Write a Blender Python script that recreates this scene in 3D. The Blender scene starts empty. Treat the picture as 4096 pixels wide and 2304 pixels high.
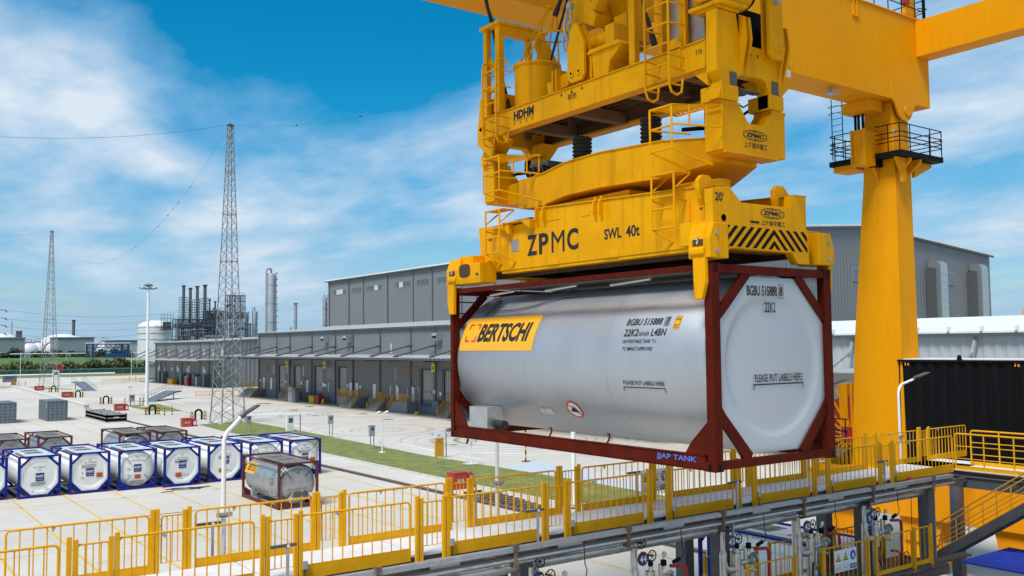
import bpy, bmesh, math, random
from mathutils import Vector, Matrix
random.seed(7)
S = bpy.context.scene
COL = S.collection
PI = math.pi
R = math.radians

# ------------------------------------------------------------------ camera
CAMP = Vector((-8.73845, -7.82153, 9.15))
def make_camera():
    yaw, pit, rol = R(53.96486), R(3.53943), R(-0.54757)
    f = Vector((math.cos(yaw)*math.cos(pit), math.sin(yaw)*math.cos(pit), math.sin(pit)))
    r = Vector((math.sin(yaw), -math.cos(yaw), 0)); u = r.cross(f)
    c, s = math.cos(rol), math.sin(rol)
    r2 = c*r + s*u; u2 = -s*r + c*u
    cam = bpy.data.cameras.new('camera'); o = bpy.data.objects.new('camera', cam); COL.objects.link(o)
    m = Matrix.Identity(4)
    for i in range(3):
        m[i][0] = r2[i]; m[i][1] = u2[i]; m[i][2] = -f[i]; m[i][3] = CAMP[i]
    o.matrix_world = m
    cam.sensor_width = 36; cam.lens = 3720.33/4096*36
    cam.clip_start = 0.1; cam.clip_end = 20000
    S.camera = o
make_camera()
S.view_settings.view_transform = 'Standard'; S.view_settings.look = 'None'
S.view_settings.exposure = EXPOSURE = 0.80
S.view_settings.gamma = 1
S.render.engine = 'CYCLES'
try:
    S.cycles.use_denoising = True
    S.cycles.max_bounces = 8
except Exception: pass

# ------------------------------------------------------------------ sun and sky
SUN_AZ, SUN_EL = R(204), R(58)          # azimuth measured from +X towards +Y: where the sun stands
sl = bpy.data.lights.new('sun', 'SUN'); sl.energy = 2.4; sl.angle = R(18); sl.color = (1, .95, .88)
so = bpy.data.objects.new('sun', sl); COL.objects.link(so)
sd = Vector((math.cos(SUN_AZ)*math.cos(SUN_EL), math.sin(SUN_AZ)*math.cos(SUN_EL), math.sin(SUN_EL)))
so.rotation_euler = sd.to_track_quat('Z', 'Y').to_euler()
so.location = (0, 0, 60)

def dirv(px, py):                        # bearing of a point of the sky (degrees right of the view axis / above horizon already resolved)
    return None
def make_world():
    w = bpy.data.worlds.new('World'); S.world = w; w.use_nodes = True
    nt = w.node_tree; N = nt.nodes; L = nt.links; N.clear()
    out = N.new('ShaderNodeOutputWorld'); bg = N.new('ShaderNodeBackground'); bg.inputs[1].default_value = 0.10
    L.new(bg.outputs[0], out.inputs[0])
    sky = N.new('ShaderNodeTexSky'); sky.sky_type = 'NISHITA'; sky.sun_disc = False
    sky.sun_elevation = SUN_EL; sky.sun_rotation = PI/2 - SUN_AZ
    sky.air_density = 1.0; sky.dust_density = 0.6; sky.ozone_density = 2.5
    hs = N.new('ShaderNodeHueSaturation'); hs.inputs['Saturation'].default_value = 1.75; hs.inputs['Value'].default_value = 0.72
    hs.inputs['Hue'].default_value = 0.485
    L.new(sky.outputs[0], hs.inputs['Color'])
    tc = N.new('ShaderNodeTexCoord')
    def math_(op, a, b=None, c=None, clamp=False):
        n = N.new('ShaderNodeMath'); n.operation = op; n.use_clamp = clamp
        for i, v in enumerate((a, b, c)):
            if v is None: continue
            if isinstance(v, (int, float)): n.inputs[i].default_value = v
            else: L.new(v, n.inputs[i])
        return n.outputs[0]
    sep = N.new('ShaderNodeSeparateXYZ'); L.new(tc.outputs['Generated'], sep.inputs[0])
    # a cloud deck: project the view direction on a plane overhead
    zz = math_('ADD', math_('MAXIMUM', sep.outputs[2], 0.0), 0.16)
    px = math_('DIVIDE', sep.outputs[0], zz); py = math_('DIVIDE', sep.outputs[1], zz)
    cmb = N.new('ShaderNodeCombineXYZ'); L.new(px, cmb.inputs[0]); L.new(py, cmb.inputs[1])
    mp = N.new('ShaderNodeMapping'); L.new(cmb.outputs[0], mp.inputs[0])
    mp.inputs['Rotation'].default_value = (0, 0, R(-52)); mp.inputs['Scale'].default_value = (1.2, 0.85, 1)
    mp.inputs['Location'].default_value = (3.1, 1.7, 0)
    no = N.new('ShaderNodeTexNoise'); no.inputs['Scale'].default_value = 1.0; no.inputs['Detail'].default_value = 8
    no.inputs['Roughness'].default_value = 0.52; no.inputs['Distortion'].default_value = 0.35
    L.new(mp.outputs[0], no.inputs['Vector'])
    no2 = N.new('ShaderNodeTexNoise'); no2.inputs['Scale'].default_value = 3.2; no2.inputs['Detail'].default_value = 6
    no2.inputs['Roughness'].default_value = 0.55
    L.new(mp.outputs[0], no2.inputs['Vector'])
    acc = math_('MULTIPLY_ADD', math_('SUBTRACT', no.outputs[0], 0.5), 1.9, 0.60)
    acc = math_('MULTIPLY_ADD', math_('SUBTRACT', no2.outputs[0], 0.5), 0.95, acc)
    # broad cloud banks and clear gaps, each a patch of sky at its own bearing: (direction, angular size, amount)
    for d, size, amt in SKY_PATCHES:
        vm = N.new('ShaderNodeVectorMath'); vm.operation = 'DISTANCE'; vm.inputs[1].default_value = d
        L.new(tc.outputs['Generated'], vm.inputs[0])
        q = math_('DIVIDE', vm.outputs['Value'], size)
        g = math_('POWER', 2.718, math_('MULTIPLY', math_('MULTIPLY', q, q), -1.0))
        acc = math_('MULTIPLY_ADD', g, amt, acc)
    # low on the horizon the deck closes to a pale veil
    veil = math_('POWER', 2.718, math_('MULTIPLY', math_('MAXIMUM', sep.outputs[2], 0.0), -7.0))
    acc = math_('MULTIPLY_ADD', veil, 0.10, acc)
    rmp = N.new('ShaderNodeValToRGB'); L.new(acc, rmp.inputs[0])
    e = rmp.color_ramp.elements
    e[0].position = 0.18; e[0].color = (0, 0, 0, 1); e[1].position = 1.05; e[1].color = (1, 1, 1, 1)
    m = e.new(0.52); m.color = (0.62, 0.62, 0.62, 1)
    rmp2 = N.new('ShaderNodeValToRGB'); L.new(acc, rmp2.inputs[0])
    e = rmp2.color_ramp.elements
    e[0].position = 0.45; e[0].color = (1.45, 2.95, 4.6, 1); e[1].position = 1.0; e[1].color = (4.2, 4.75, 5.3, 1)
    mx = N.new('ShaderNodeMix'); mx.data_type = 'RGBA'
    L.new(rmp.outputs[0], mx.inputs[0]); L.new(hs.outputs[0], mx.inputs[6]); L.new(rmp2.outputs[0], mx.inputs[7])
    hz = N.new('ShaderNodeMix'); hz.data_type = 'RGBA'; hz.inputs[7].default_value = (1.9, 3.1, 4.25, 1)
    v2 = math_('MULTIPLY', math_('POWER', 2.718, math_('MULTIPLY', math_('MAXIMUM', sep.outputs[2], 0.0), -13.0)), .85)
    L.new(v2, hz.inputs[0]); L.new(mx.outputs[2], hz.inputs[6])
    L.new(hz.outputs[2], bg.inputs[0])
SKY_PATCHES = [
    ((0.4075, 0.8590, 0.3099), 0.150, -0.50),
    ((0.4768, 0.8171, 0.3239), 0.150, -0.50),
    ((0.3017, 0.8978, 0.3208), 0.100, -0.30),
    ((0.1607, 0.9342, 0.3185), 0.080, -0.35),
    ((0.2440, 0.9109, 0.3328), 0.100, -0.35),
    ((0.1536, 0.9478, 0.2793), 0.100, 0.30),
    ((0.2007, 0.9394, 0.2778), 0.080, 0.30),
    ((0.3087, 0.9166, 0.2542), 0.100, 0.22),
    ((0.4349, 0.8687, 0.2373), 0.070, 0.25),
    ((0.5295, 0.8248, 0.1985), 0.090, 0.25),
    ((0.1531, 0.9734, 0.1703), 0.050, 0.25),
    ((0.3292, 0.9057, 0.2671), 0.050, 0.20),
    ((0.1322, 0.9845, 0.1149), 0.050, -0.30),
    ((0.2350, 0.9653, 0.1137), 0.050, -0.15),
    ((0.2158, 0.9409, 0.2612), 0.050, 0.10),
    ((0.4438, 0.8864, 0.1314), 0.100, 0.12),
    ((0.1718, 0.9767, 0.1282), 0.050, 0.25),
    ((0.8696, 0.4466, 0.2105), 0.200, -0.12),
    ((0.8752, 0.4735, 0.0995), 0.200, 0.05),

]
make_world()

# ------------------------------------------------------------------ materials
MATS = {}
def mat(name, col, rough=0.55, metal=0.0, var=0.12, scale=3.0, bump=0.0, bscale=40.0, spec=0.5, streak=0.0, streakcol=(.08, .05, .03), coat=0.0):
    if name in MATS: return MATS[name]
    m = bpy.data.materials.new(name); m.use_nodes = True; MATS[name] = m
    nt = m.node_tree; N = nt.nodes; L = nt.links
    p = N['Principled BSDF']
    p.inputs['Roughness'].default_value = rough; p.inputs['Metallic'].default_value = metal
    p.inputs['Specular IOR Level'].default_value = spec
    if coat: p.inputs['Coat Weight'].default_value = coat; p.inputs['Coat Roughness'].default_value = .15
    tc = N.new('ShaderNodeTexCoord')
    no = N.new('ShaderNodeTexNoise'); no.inputs['Scale'].default_value = scale; no.inputs['Detail'].default_value = 7; no.inputs['Roughness'].default_value = .62
    L.new(tc.outputs['Object'], no.inputs['Vector'])
    rp = N.new('ShaderNodeValToRGB'); L.new(no.outputs[0], rp.inputs[0])
    lo = tuple(max(0, c*(1-var)) for c in col[:3]); hi = tuple(min(1, c*(1+var*.8)) for c in col[:3])
    rp.color_ramp.elements[0].position = .3; rp.color_ramp.elements[1].position = .7
    rp.color_ramp.elements[0].color = (*lo, 1); rp.color_ramp.elements[1].color = (*hi, 1)
    last = rp.outputs[0]
    if streak:
        mp = N.new('ShaderNodeMapping'); mp.inputs['Scale'].default_value = (7, 7, .55); L.new(tc.outputs['Object'], mp.inputs[0])
        n2 = N.new('ShaderNodeTexNoise'); n2.inputs['Scale'].default_value = 1.0; n2.inputs['Detail'].default_value = 6; L.new(mp.outputs[0], n2.inputs['Vector'])
        r2 = N.new('ShaderNodeValToRGB'); L.new(n2.outputs[0], r2.inputs[0])
        r2.color_ramp.elements[0].position = .54; r2.color_ramp.elements[0].color = (0, 0, 0, 1)
        r2.color_ramp.elements[1].position = .78; r2.color_ramp.elements[1].color = (streak,)*3 + (1,)
        mx = N.new('ShaderNodeMix'); mx.data_type = 'RGBA'; L.new(r2.outputs[0], mx.inputs[0]); L.new(last, mx.inputs[6]); mx.inputs[7].default_value = (*streakcol, 1)
        last = mx.outputs[2]
    L.new(last, p.inputs['Base Color'])
    rr = N.new('ShaderNodeMapRange'); L.new(no.outputs[0], rr.inputs[0]); rr.inputs[3].default_value = max(0, rough-.08); rr.inputs[4].default_value = min(1, rough+.1)
    L.new(rr.outputs[0], p.inputs['Roughness'])
    if bump:
        nb = N.new('ShaderNodeTexNoise'); nb.inputs['Scale'].default_value = bscale; nb.inputs['Detail'].default_value = 4; L.new(tc.outputs['Object'], nb.inputs['Vector'])
        bp = N.new('ShaderNodeBump'); bp.inputs['Strength'].default_value = bump; bp.inputs['Distance'].default_value = .02
        L.new(nb.outputs[0], bp.inputs['Height']); L.new(bp.outputs[0], p.inputs['Normal'])
    return m

YEL = mat('yellow crane paint', (.76, .355, .0), .5, var=.14, scale=1.3, streak=.55, streakcol=(.36, .14, .0), spec=.10)
YELG = mat('yellow girder paint', (.74, .295, .0), .55, var=.08, scale=.25, streak=.30, streakcol=(.48, .20, .0), spec=.10)
YEL2 = mat('yellow rail paint', (.74, .37, .008), .5, var=.12, scale=3., streak=.25, streakcol=(.40, .18, .01), spec=.15)
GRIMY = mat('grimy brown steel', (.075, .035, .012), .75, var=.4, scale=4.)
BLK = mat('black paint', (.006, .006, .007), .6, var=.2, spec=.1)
INK = mat('black lettering', (.012, .012, .013), .6, var=.05)
RUB = mat('black rubber', (.018, .018, .018), .7, var=.3, scale=12.)
RED = mat('oxide red container paint', (.088, .010, .004), .5, spec=.06, var=.3, scale=3.5, bump=.12, bscale=60., streak=.3, streakcol=(.05, .012, .01))
STEEL = mat('brushed stainless cladding', (.44, .47, .505), .42, .6, var=.07, scale=1.3)
ENDW = mat('satin end cladding', (.47, .51, .55), .40, .25, var=.03, scale=1.)
ALU = mat('bare aluminium', (.58, .59, .58), .38, .9, var=.12, scale=5.)
GALV = mat('galvanised steel', (.40, .42, .43), .48, .55, var=.2, scale=4.)
GREYB = mat('dark grey steel paint', (.085, .088, .10), .5, var=.2, scale=2., streak=.2, streakcol=(.03, .03, .035))
BELLOW = mat('dusty bellows', (.035, .034, .032), .8, var=.35, scale=15.)
WHITE = mat('white paint', (.78, .78, .77), .5, var=.05)
WHITET = mat('white tank paint', (.80, .80, .77), .42, var=.08, scale=1.2, streak=.28, streakcol=(.38, .35, .30))
BLUE = mat('blue container paint', (.006, .02, .23), .5, spec=.15, var=.35, scale=3.)
NAVY = mat('navy badge', (.012, .02, .17), .5, var=.05)
REDC = mat('red paint', (.36, .018, .016), .5, var=.2, scale=4.)
YELLIT = mat('crane yellow with ground light', (.82, .30, .004), .5, spec=.1, var=.08, scale=.7, streak=.1, streakcol=(.35, .1, .01))  # crane yellow, brighter: light thrown up from the ground is mixed into it
DOOR = mat('cream door', (.52, .52, .42), .5, var=.05)
GREYW = mat('grey cladding', (.165, .175, .178), .5, var=.06, scale=.25, streak=.12, streakcol=(.13, .13, .125))
GREYD = mat('dark grey trim', (.075, .08, .082), .55, var=.1)
ROOF = mat('pale metal roof', (.36, .37, .36), .5, var=.2, scale=.6)
ROOFW = mat('white metal roof', (.72, .73, .73), .5, var=.08, scale=.4)
CONC = mat('grey dock concrete', (.17, .175, .19), .8, var=.12, scale=1.)
CONL = mat('pale concrete', (.58, .56, .52), .85, var=.16, scale=1.5)
GLASS = mat('window glass', (.12, .14, .15), .08, 0, var=.15, spec=.9)
PANEW = mat('white window blind', (.75, .78, .76), .4, var=.05)
GREYC = mat('grey container paint', (.125, .15, .175), .5, var=.2, scale=2., streak=.25, streakcol=(.06, .06, .06))
FLAT = mat('worn flat rack', (.26, .26, .265), .65, var=.35, scale=4.)
BOXR = mat('red box paint', (.42, .05, .02), .5, var=.15, scale=3.)
SILVER = mat('pipe cladding', (.56, .55, .52), .33, .8, var=.15, scale=4.)
PLNT = mat('refinery steel', (.10, .115, .135), .6, .2, var=.3, scale=.2)
PLNTL = mat('refinery vessel', (.33, .36, .40), .5, .3, var=.2, scale=.15)
TANKW = mat('far tank white', (.68, .69, .68), .5, var=.08, scale=.1)
BLDG = mat('far grey building', (.26, .29, .31), .7, var=.12, scale=.06)
BLDW = mat('far pale building', (.42, .44, .45), .7, var=.1, scale=.06)
TRIMR = mat('far red trim', (.26, .05, .05), .6, var=.2, scale=.3)
BLUEP = mat('far blue steel', (.03, .08, .17), .6, var=.25, scale=.2)
LEAFD = mat('dark shrub leaves', (.030, .042, .016), .8, var=.6, scale=.6)
LEAFM = mat('olive shrub leaves', (.085, .10, .028), .8, var=.5, scale=.5)
LEAFL = mat('bright field green', (.075, .14, .022), .85, var=.35, scale=.15, bump=.5, bscale=1.5)
GRASS = mat('mown grass', (.175, .19, .045), .9, var=.4, scale=.9, bump=.6, bscale=14.)
GREENP = mat('green screen', (.035, .12, .075), .7, var=.3, scale=.4)
MASTG = mat('tower galvanised', (.22, .23, .235), .55, .4, var=.25, scale=2.)
MASTR = mat('tower faded red', (.26, .20, .19), .6, .1, var=.3, scale=1.)
YLINE = mat('yellow road paint', (.62, .42, .10), .7, var=.25, scale=6.)
WLINE = mat('white road paint', (.75, .75, .73), .7, var=.15, scale=4.)
ORNG = mat('orange placard', (.55, .12, .015), .5, var=.05)
SIGNY = mat('yellow sign', (.75, .62, .03), .5, var=.04)
SIGNB = mat('blue sign', (.012, .12, .42), .5, var=.04)
SIGNO = mat('yellow totem panel', (.62, .29, .005), .45, var=.03)
DISC = mat('navy disc', (.01, .016, .09), .35, var=.04)
LBLUE = mat('bright blue roof', (.012, .05, .45), .5, var=.3, scale=3.)
BERT = mat('amber panel', (.80, .40, .012), .4, var=.03)
LOGOR = mat('red bracket mark', (.60, .06, .02), .4, var=.03)
BLUET = mat('blue lettering', (.06, .17, .60), .5, var=.15)
WET = mat('wet oil patch', (.07, .068, .066), .12, var=.4, scale=1.5)
DARKST = mat('dark floor stain', (.12, .11, .10), .75, var=.5, scale=1.2)
PATHB = mat('pale blue paving', (.45, .50, .56), .85, var=.08)
SOIL = mat('brown timber', (.16, .11, .075), .85, var=.4, scale=3.)
BROWNT = mat('tarnished tank cladding', (.40, .41, .41), .38, .55, var=.22, scale=2.2, streak=.35, streakcol=(.22, .20, .17))
TOPG = mat('dirty walkway plate', (.20, .19, .17), .7, .2, var=.4, scale=4.)
TOPW = mat('bright walkway plate', (.62, .64, .65), .55, .3, var=.2, scale=4.)

# ------------------------------------------------------------------ mesh helper
SPLIT = {k: (k, .004) for k in ('portal_foot', 'bearing_bracket', 'cross_beam', 'wheel_bogie', 'platform_bracket', 'lifting_eye', 'stiffener_rib', 'beam_flange', 'girder_flange', 'mud_flap', 'portal_rib', 'box_trim', 'beam_rim', 'end_beam',
    'stop_lug', 'tie_hook', 'cable_conduit', 'tray_clamp', 'drain_pipe', 'corner_pin', 'pin', 'pin_hole', 'bolt', 'aperture', 'dock_bumper', 'door_light', 'cabinet_post', 'cabinet_leg', 'hatch', 'footing', 'door_plate', 'guard_post', 'wheel', 'white_label', 'dark_placard', 'pilaster', 'column_base', 'roof_clip', 'bearing_bracket')}
SPLIT.update({'gusset_plates': ('gusset_plate', .004), 'grab_rails': ('grab_rail', .01), 'bracket_plates': ('bracket_plate', .004), 'beam_lettering': ('lettering', .10), 'frame_lettering': ('lettering', .075), 'deck_beam': ('deck_beam', .0), 'lock_rods': ('lock_rod', .01), 'load_marking': ('load_marking', .2), 'roundel_picture': ('roundel_picture', .01), 'underside_conduits': ('underside_conduits', 5.)})
class MB:
    def __init__(s): s.v = []; s.f = []; s.m = []; s.M = None
    def add(s, vs, fs, m=0):
        b = len(s.v)
        if s.M is not None: vs = [tuple(s.M @ Vector(v)) for v in vs]
        s.v += [tuple(v) for v in vs]; s.f += [tuple(b+i for i in f) for f in fs]; s.m += [m]*len(fs); return s
    def box(s, x0, x1, y0, y1, z0, z1, m=0):
        return s.add([(x0,y0,z0),(x1,y0,z0),(x1,y1,z0),(x0,y1,z0),(x0,y0,z1),(x1,y0,z1),(x1,y1,z1),(x0,y1,z1)],
              [(0,3,2,1),(4,5,6,7),(0,1,5,4),(1,2,6,5),(2,3,7,6),(3,0,4,7)], m)
    def bar(s, p, q, w, h, m=0, up=(0,0,1)):
        p = Vector(p); q = Vector(q); d = (q-p).normalized(); u = Vector(up)
        if abs(d.dot(u)) > .98: u = Vector((1,0,0))
        a = d.cross(u).normalized()*(w/2); b = a.cross(d).normalized()*(h/2)
        vs = [p-a-b, p+a-b, p+a+b, p-a+b, q-a-b, q+a-b, q+a+b, q-a+b]
        return s.add(vs, [(0,3,2,1),(4,5,6,7),(0,1,5,4),(1,2,6,5),(2,3,7,6),(3,0,4,7)], m)
    def cyl(s, p, q, r, n=12, r2=None, m=0, caps=True):
        r2 = r if r2 is None else r2
        p = Vector(p); q = Vector(q); d = (q-p).normalized(); u = Vector((0,0,1)) if abs(d.z) < .95 else Vector((1,0,0))
        a = d.cross(u).normalized(); b = d.cross(a)
        vs = []
        for c, rr in ((p, r), (q, r2)):
            for i in range(n):
                t = 2*PI*i/n; vs.append(c + a*(rr*math.cos(t)) + b*(rr*math.sin(t)))
        fs = [(i, (i+1) % n, n+(i+1) % n, n+i) for i in range(n)]
        if caps: fs += [tuple(range(n-1, -1, -1)), tuple(range(n, 2*n))]
        return s.add(vs, fs, m)
    def tube(s, pts, r, n=8, closed=False, m=0):
        P = [Vector(p) for p in pts]; k = len(P); vs = []; prev = None
        for i in range(k):
            if closed: d = (P[(i+1) % k]-P[i-1])
            else: d = P[min(i+1, k-1)]-P[max(i-1, 0)]
            d.normalize()
            if prev is None:
                u = Vector((0,0,1)) if abs(d.z) < .9 else Vector((1,0,0)); a = d.cross(u).normalized()
            else:
                a = prev - d*prev.dot(d)
                if a.length < 1e-6: a = d.orthogonal()
                a.normalize()
            prev = a; b = d.cross(a)
            for j in range(n):
                t = 2*PI*j/n; vs.append(P[i] + a*(r*math.cos(t)) + b*(r*math.sin(t)))
        fs = []
        for i in range(k if closed else k-1):
            i2 = (i+1) % k
            fs += [(i*n+j, i*n+(j+1) % n, i2*n+(j+1) % n, i2*n+j) for j in range(n)]
        if not closed: fs += [tuple(range(n-1, -1, -1)), tuple((k-1)*n+j for j in range(n))]
        return s.add(vs, fs, m)
    def prism(s, poly, axis, a, b, m=0):
        def P(t, c): return {'x': (c, t[0], t[1]), 'y': (t[0], c, t[1]), 'z': (t[0], t[1], c)}[axis]
        n = len(poly); vs = [P(t, a) for t in poly] + [P(t, b) for t in poly]
        fs = [(i, (i+1) % n, n+(i+1) % n, n+i) for i in range(n)] + [tuple(range(n-1, -1, -1)), tuple(range(n, 2*n))]
        return s.add(vs, fs, m)
    def lathe(s, prof, c, axis='z', n=24, m=0):
        c = Vector(c); vs = []
        for r, h in prof:
            for i in range(n):
                t = 2*PI*i/n; x, y = r*math.cos(t), r*math.sin(t)
                vs.append(c + Vector({'z': (x, y, h), 'y': (x, h, y), 'x': (h, x, y)}[axis]))
        k = len(prof); fs = []
        for i in range(k-1):
            fs += [(i*n+j, i*n+(j+1) % n, (i+1)*n+(j+1) % n, (i+1)*n+j) for j in range(n)]
        if prof[0][0] > 1e-4: fs.append(tuple(range(n)))
        if prof[-1][0] > 1e-4: fs.append(tuple((k-1)*n+j for j in range(n)))
        return s.add(vs, fs, m)
    def quad(s, a, b, c, d, m=0): return s.add([a, b, c, d], [(0,1,2,3)], m)
    def build(s, name, mats, parent=None, smooth=None, bevel=0, recalc=True, loc=None):
        me = bpy.data.meshes.new(name)
        off = Vector(loc) if loc is not None else Vector((0,0,0))
        me.from_pydata([tuple(Vector(v)-off) for v in s.v] if loc is not None else s.v, [], s.f)
        if not isinstance(mats, (list, tuple)): mats = [mats]
        if name in SPLIT and loc is None:
            one, tol = SPLIT[name]; parts = s.pieces(tol)
            if len(parts) > 1 or one != name:
                bpy.data.meshes.remove(me); first = None
                for q in parts:
                    o = q.build(one, mats, parent, smooth, bevel, recalc) if one not in SPLIT or one != name else q._single(one, mats, parent, smooth, bevel, recalc)
                    first = first or o
                return first
        return s._single(name, mats, parent, smooth, bevel, recalc, loc, me)
    def pieces(s, tol):
        """groups of touching shapes, each a mesh of its own"""
        n = len(s.v); par = list(range(n))
        def find(i):
            while par[i] != i: par[i] = par[par[i]]; i = par[i]
            return i
        for f in s.f:
            a = find(f[0])
            for i in f[1:]: par[find(i)] = a
        isl = {}
        for i, f in enumerate(s.f): isl.setdefault(find(f[0]), []).append(i)
        L = []
        for fs in isl.values():
            vi = sorted({i for k in fs for i in s.f[k]}); P = [s.v[i] for i in vi]
            L.append([fs, [min(p[k] for p in P)-tol for k in range(3)], [max(p[k] for p in P)+tol for k in range(3)]])
        merged = True
        while merged:
            merged = False; out = []
            for fs, lo, hi in L:
                for o in out:
                    if all(lo[k] <= o[2][k] and hi[k] >= o[1][k] for k in range(3)):
                        o[0] += fs; o[1] = [min(o[1][k], lo[k]) for k in range(3)]; o[2] = [max(o[2][k], hi[k]) for k in range(3)]; merged = True; break
                else: out.append([fs, lo, hi])
            L = out
        res = []
        for fs, lo, hi in L:
            q = MB(); vi = sorted({i for k in fs for i in s.f[k]}); mp = {v: j for j, v in enumerate(vi)}
            q.v = [s.v[i] for i in vi]; q.f = [tuple(mp[i] for i in s.f[k]) for k in fs]; q.m = [s.m[k] for k in fs]; res.append(q)
        return res
    def _single(s, name, mats, parent=None, smooth=None, bevel=0, recalc=True, loc=None, me=None):
        off = Vector(loc) if loc is not None else Vector((0,0,0))
        if me is None: me = bpy.data.meshes.new(name); me.from_pydata(s.v, [], s.f)
        for m in mats: me.materials.append(m)
        if len(mats) > 1: me.polygons.foreach_set('material_index', s.m)
        if recalc:
            bm = bmesh.new(); bm.from_mesh(me)
            bmesh.ops.remove_doubles(bm, verts=bm.verts, dist=1e-6)
            bmesh.ops.recalc_face_normals(bm, faces=bm.faces); bm.to_mesh(me); bm.free()
        if smooth:
            me.polygons.foreach_set('use_smooth', [True]*len(me.polygons)); me.set_sharp_from_angle(angle=R(smooth))
        me.update()
        o = bpy.data.objects.new(name, me); COL.objects.link(o); o.location = off
        if parent is not None:
            o.parent = parent
            o.location = off - (Vector(parent['_base']) if '_base' in parent else Vector((0,0,0))) if loc is not None else -(Vector(parent['_base']) if '_base' in parent else Vector((0,0,0)))
        if bevel:
            b = o.modifiers.new('bevel', 'BEVEL'); b.width = bevel; b.segments = 2; b.limit_method = 'ANGLE'; b.angle_limit = R(40); b.harden_normals = False
        return o

def tag(o, label=None, cat=None, group=None, kind=None):
    if label: o['label'] = label
    if cat: o['category'] = cat
    if group: o['group'] = group
    if kind: o['kind'] = kind
    return o
def thing(name, label, cat, base=(0,0,0), group=None, rz=0):
    """An Empty at the thing's base; parts are modelled in world coordinates and hung on it."""
    o = bpy.data.objects.new(name, None); COL.objects.link(o); o.empty_display_size = .3
    o.location = base; o['_base'] = tuple(base)
    return tag(o, label, cat, group)
def localthing(name, label, cat, base=(0,0,0), group=None, rz=0):
    """An Empty whose parts are modelled round their own origin."""
    o = bpy.data.objects.new(name, None); COL.objects.link(o); o.empty_display_size = .3
    o.location = base; o.rotation_euler = (0,0,rz)
    return tag(o, label, cat, group)
def struct(mb, name, m, **k): return tag(mb.build(name, m, **k), kind='structure')
def kids(o): return [c for c in COL.objects if c.parent == o]
CH = {}
def dup(root, loc, rz=0, label=None, group=None, skip=()):
    r = root.copy(); COL.objects.link(r); r.location = loc; r.rotation_euler = (0,0,rz)
    if label: r['label'] = label
    if group: r['group'] = group
    if root.name not in CH:
        top = list(root.children); CH[root.name] = [(c, list(c.children)) for c in top]
    for c, gs in CH[root.name]:
        if c.name.split('.')[0] in skip: continue
        d = c.copy(); COL.objects.link(d); d.parent = r
        for g in gs:
            h = g.copy(); COL.objects.link(h); h.parent = d
    return r

# ------------------------------------------------------------------ lettering
TXT = {}
def glyphs(s, bold=0.0):
    k = (s, bold)
    if k in TXT: return TXT[k]
    cu = bpy.data.curves.new('t', 'FONT'); cu.body = s; cu.size = 1; cu.offset = bold; cu.resolution_u = 3; cu.fill_mode = 'BOTH'
    o = bpy.data.objects.new('t', cu); COL.objects.link(o)
    dg = bpy.context.evaluated_depsgraph_get(); me = bpy.data.meshes.new_from_object(o.evaluated_get(dg))
    vs = [tuple(v.co[:2]) for v in me.vertices]; fs = [tuple(p.vertices) for p in me.polygons]
    bpy.data.objects.remove(o); bpy.data.curves.remove(cu); bpy.data.meshes.remove(me)
    TXT[k] = (vs, fs); return TXT[k]
def text(mb, s, o, u, v, w, h, bold=0.0, shear=0.0, m=0, fn=None):
    """Letter s into the box w x h whose lower left corner is o, along u and v. fn maps (a, b) to space instead."""
    vs, fs = glyphs(s, bold)
    if not vs: return
    x0 = min(p[0] for p in vs); x1 = max(p[0] for p in vs); y0 = min(p[1] for p in vs); y1 = max(p[1] for p in vs)
    o = Vector(o) if o is not None else None; u = Vector(u) if u is not None else None; v = Vector(v) if v is not None else None
    pts = []
    for x, y in vs:
        b = (y-y0)/(y1-y0)*h; pts.append(((x-x0)/(x1-x0)*w + shear*b, b))
    if fn and h > .05:                      # cut the letters into bands so that they follow the curved shell
        bm = bmesh.new(); bv = [bm.verts.new((a, b, 0)) for a, b in pts]
        for f in fs:
            try: bm.faces.new([bv[i] for i in f])
            except Exception: pass
        k = max(2, int(h/.035))
        for i in range(1, k):
            bmesh.ops.bisect_plane(bm, geom=bm.verts[:]+bm.edges[:]+bm.faces[:], plane_co=(0, h*i/k, 0), plane_no=(0, 1, 0))
        bm.verts.index_update(); pts = [(q.co.x, q.co.y) for q in bm.verts]; fs = [tuple(q.index for q in f.verts) for f in bm.faces]; bm.free()
    mb.add([fn(a, b) if fn else o + u*a + v*b for a, b in pts], fs, m)

# ------------------------------------------------------------------ tank containers
CW, CL, CH_ = 2.438, 6.058, 2.591
TCX, TCZ, TR = 1.219, 1.315, 1.165
def wrapside(z0, y0, rr=TR+.006):
    """lettering coordinates on the -X flank: a runs towards -Y from y0, b runs up the shell from height z0"""
    t0 = math.asin(max(-1, min(1, (z0-TCZ)/rr)))
    def fn(a, b):
        t = t0 + b/rr
        return (TCX - rr*math.cos(t), y0 - a, TCZ + rr*math.sin(t))
    return fn
def shellpatch(mb, y0, y1, z0, h, rr, n=8, m=0, shear=0.0):
    fn = wrapside(z0, 0, rr); vs = []; fs = []
    for i in range(n+1):
        b = h*i/n
        vs += [fn(-y1-shear*b if False else -y1 + shear*b, b), fn(-y0 + shear*b, b)]
    for i in range(n): fs.append((2*i, 2*i+1, 2*i+3, 2*i+2))
    mb.add(vs, fs, m)
OCT = [(.70, .17), (1.74, .17), (2.30, .80), (2.30, 1.83), (1.78, 2.44), (.66, 2.44), (.14, 1.83), (.14, .80)]
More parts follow.
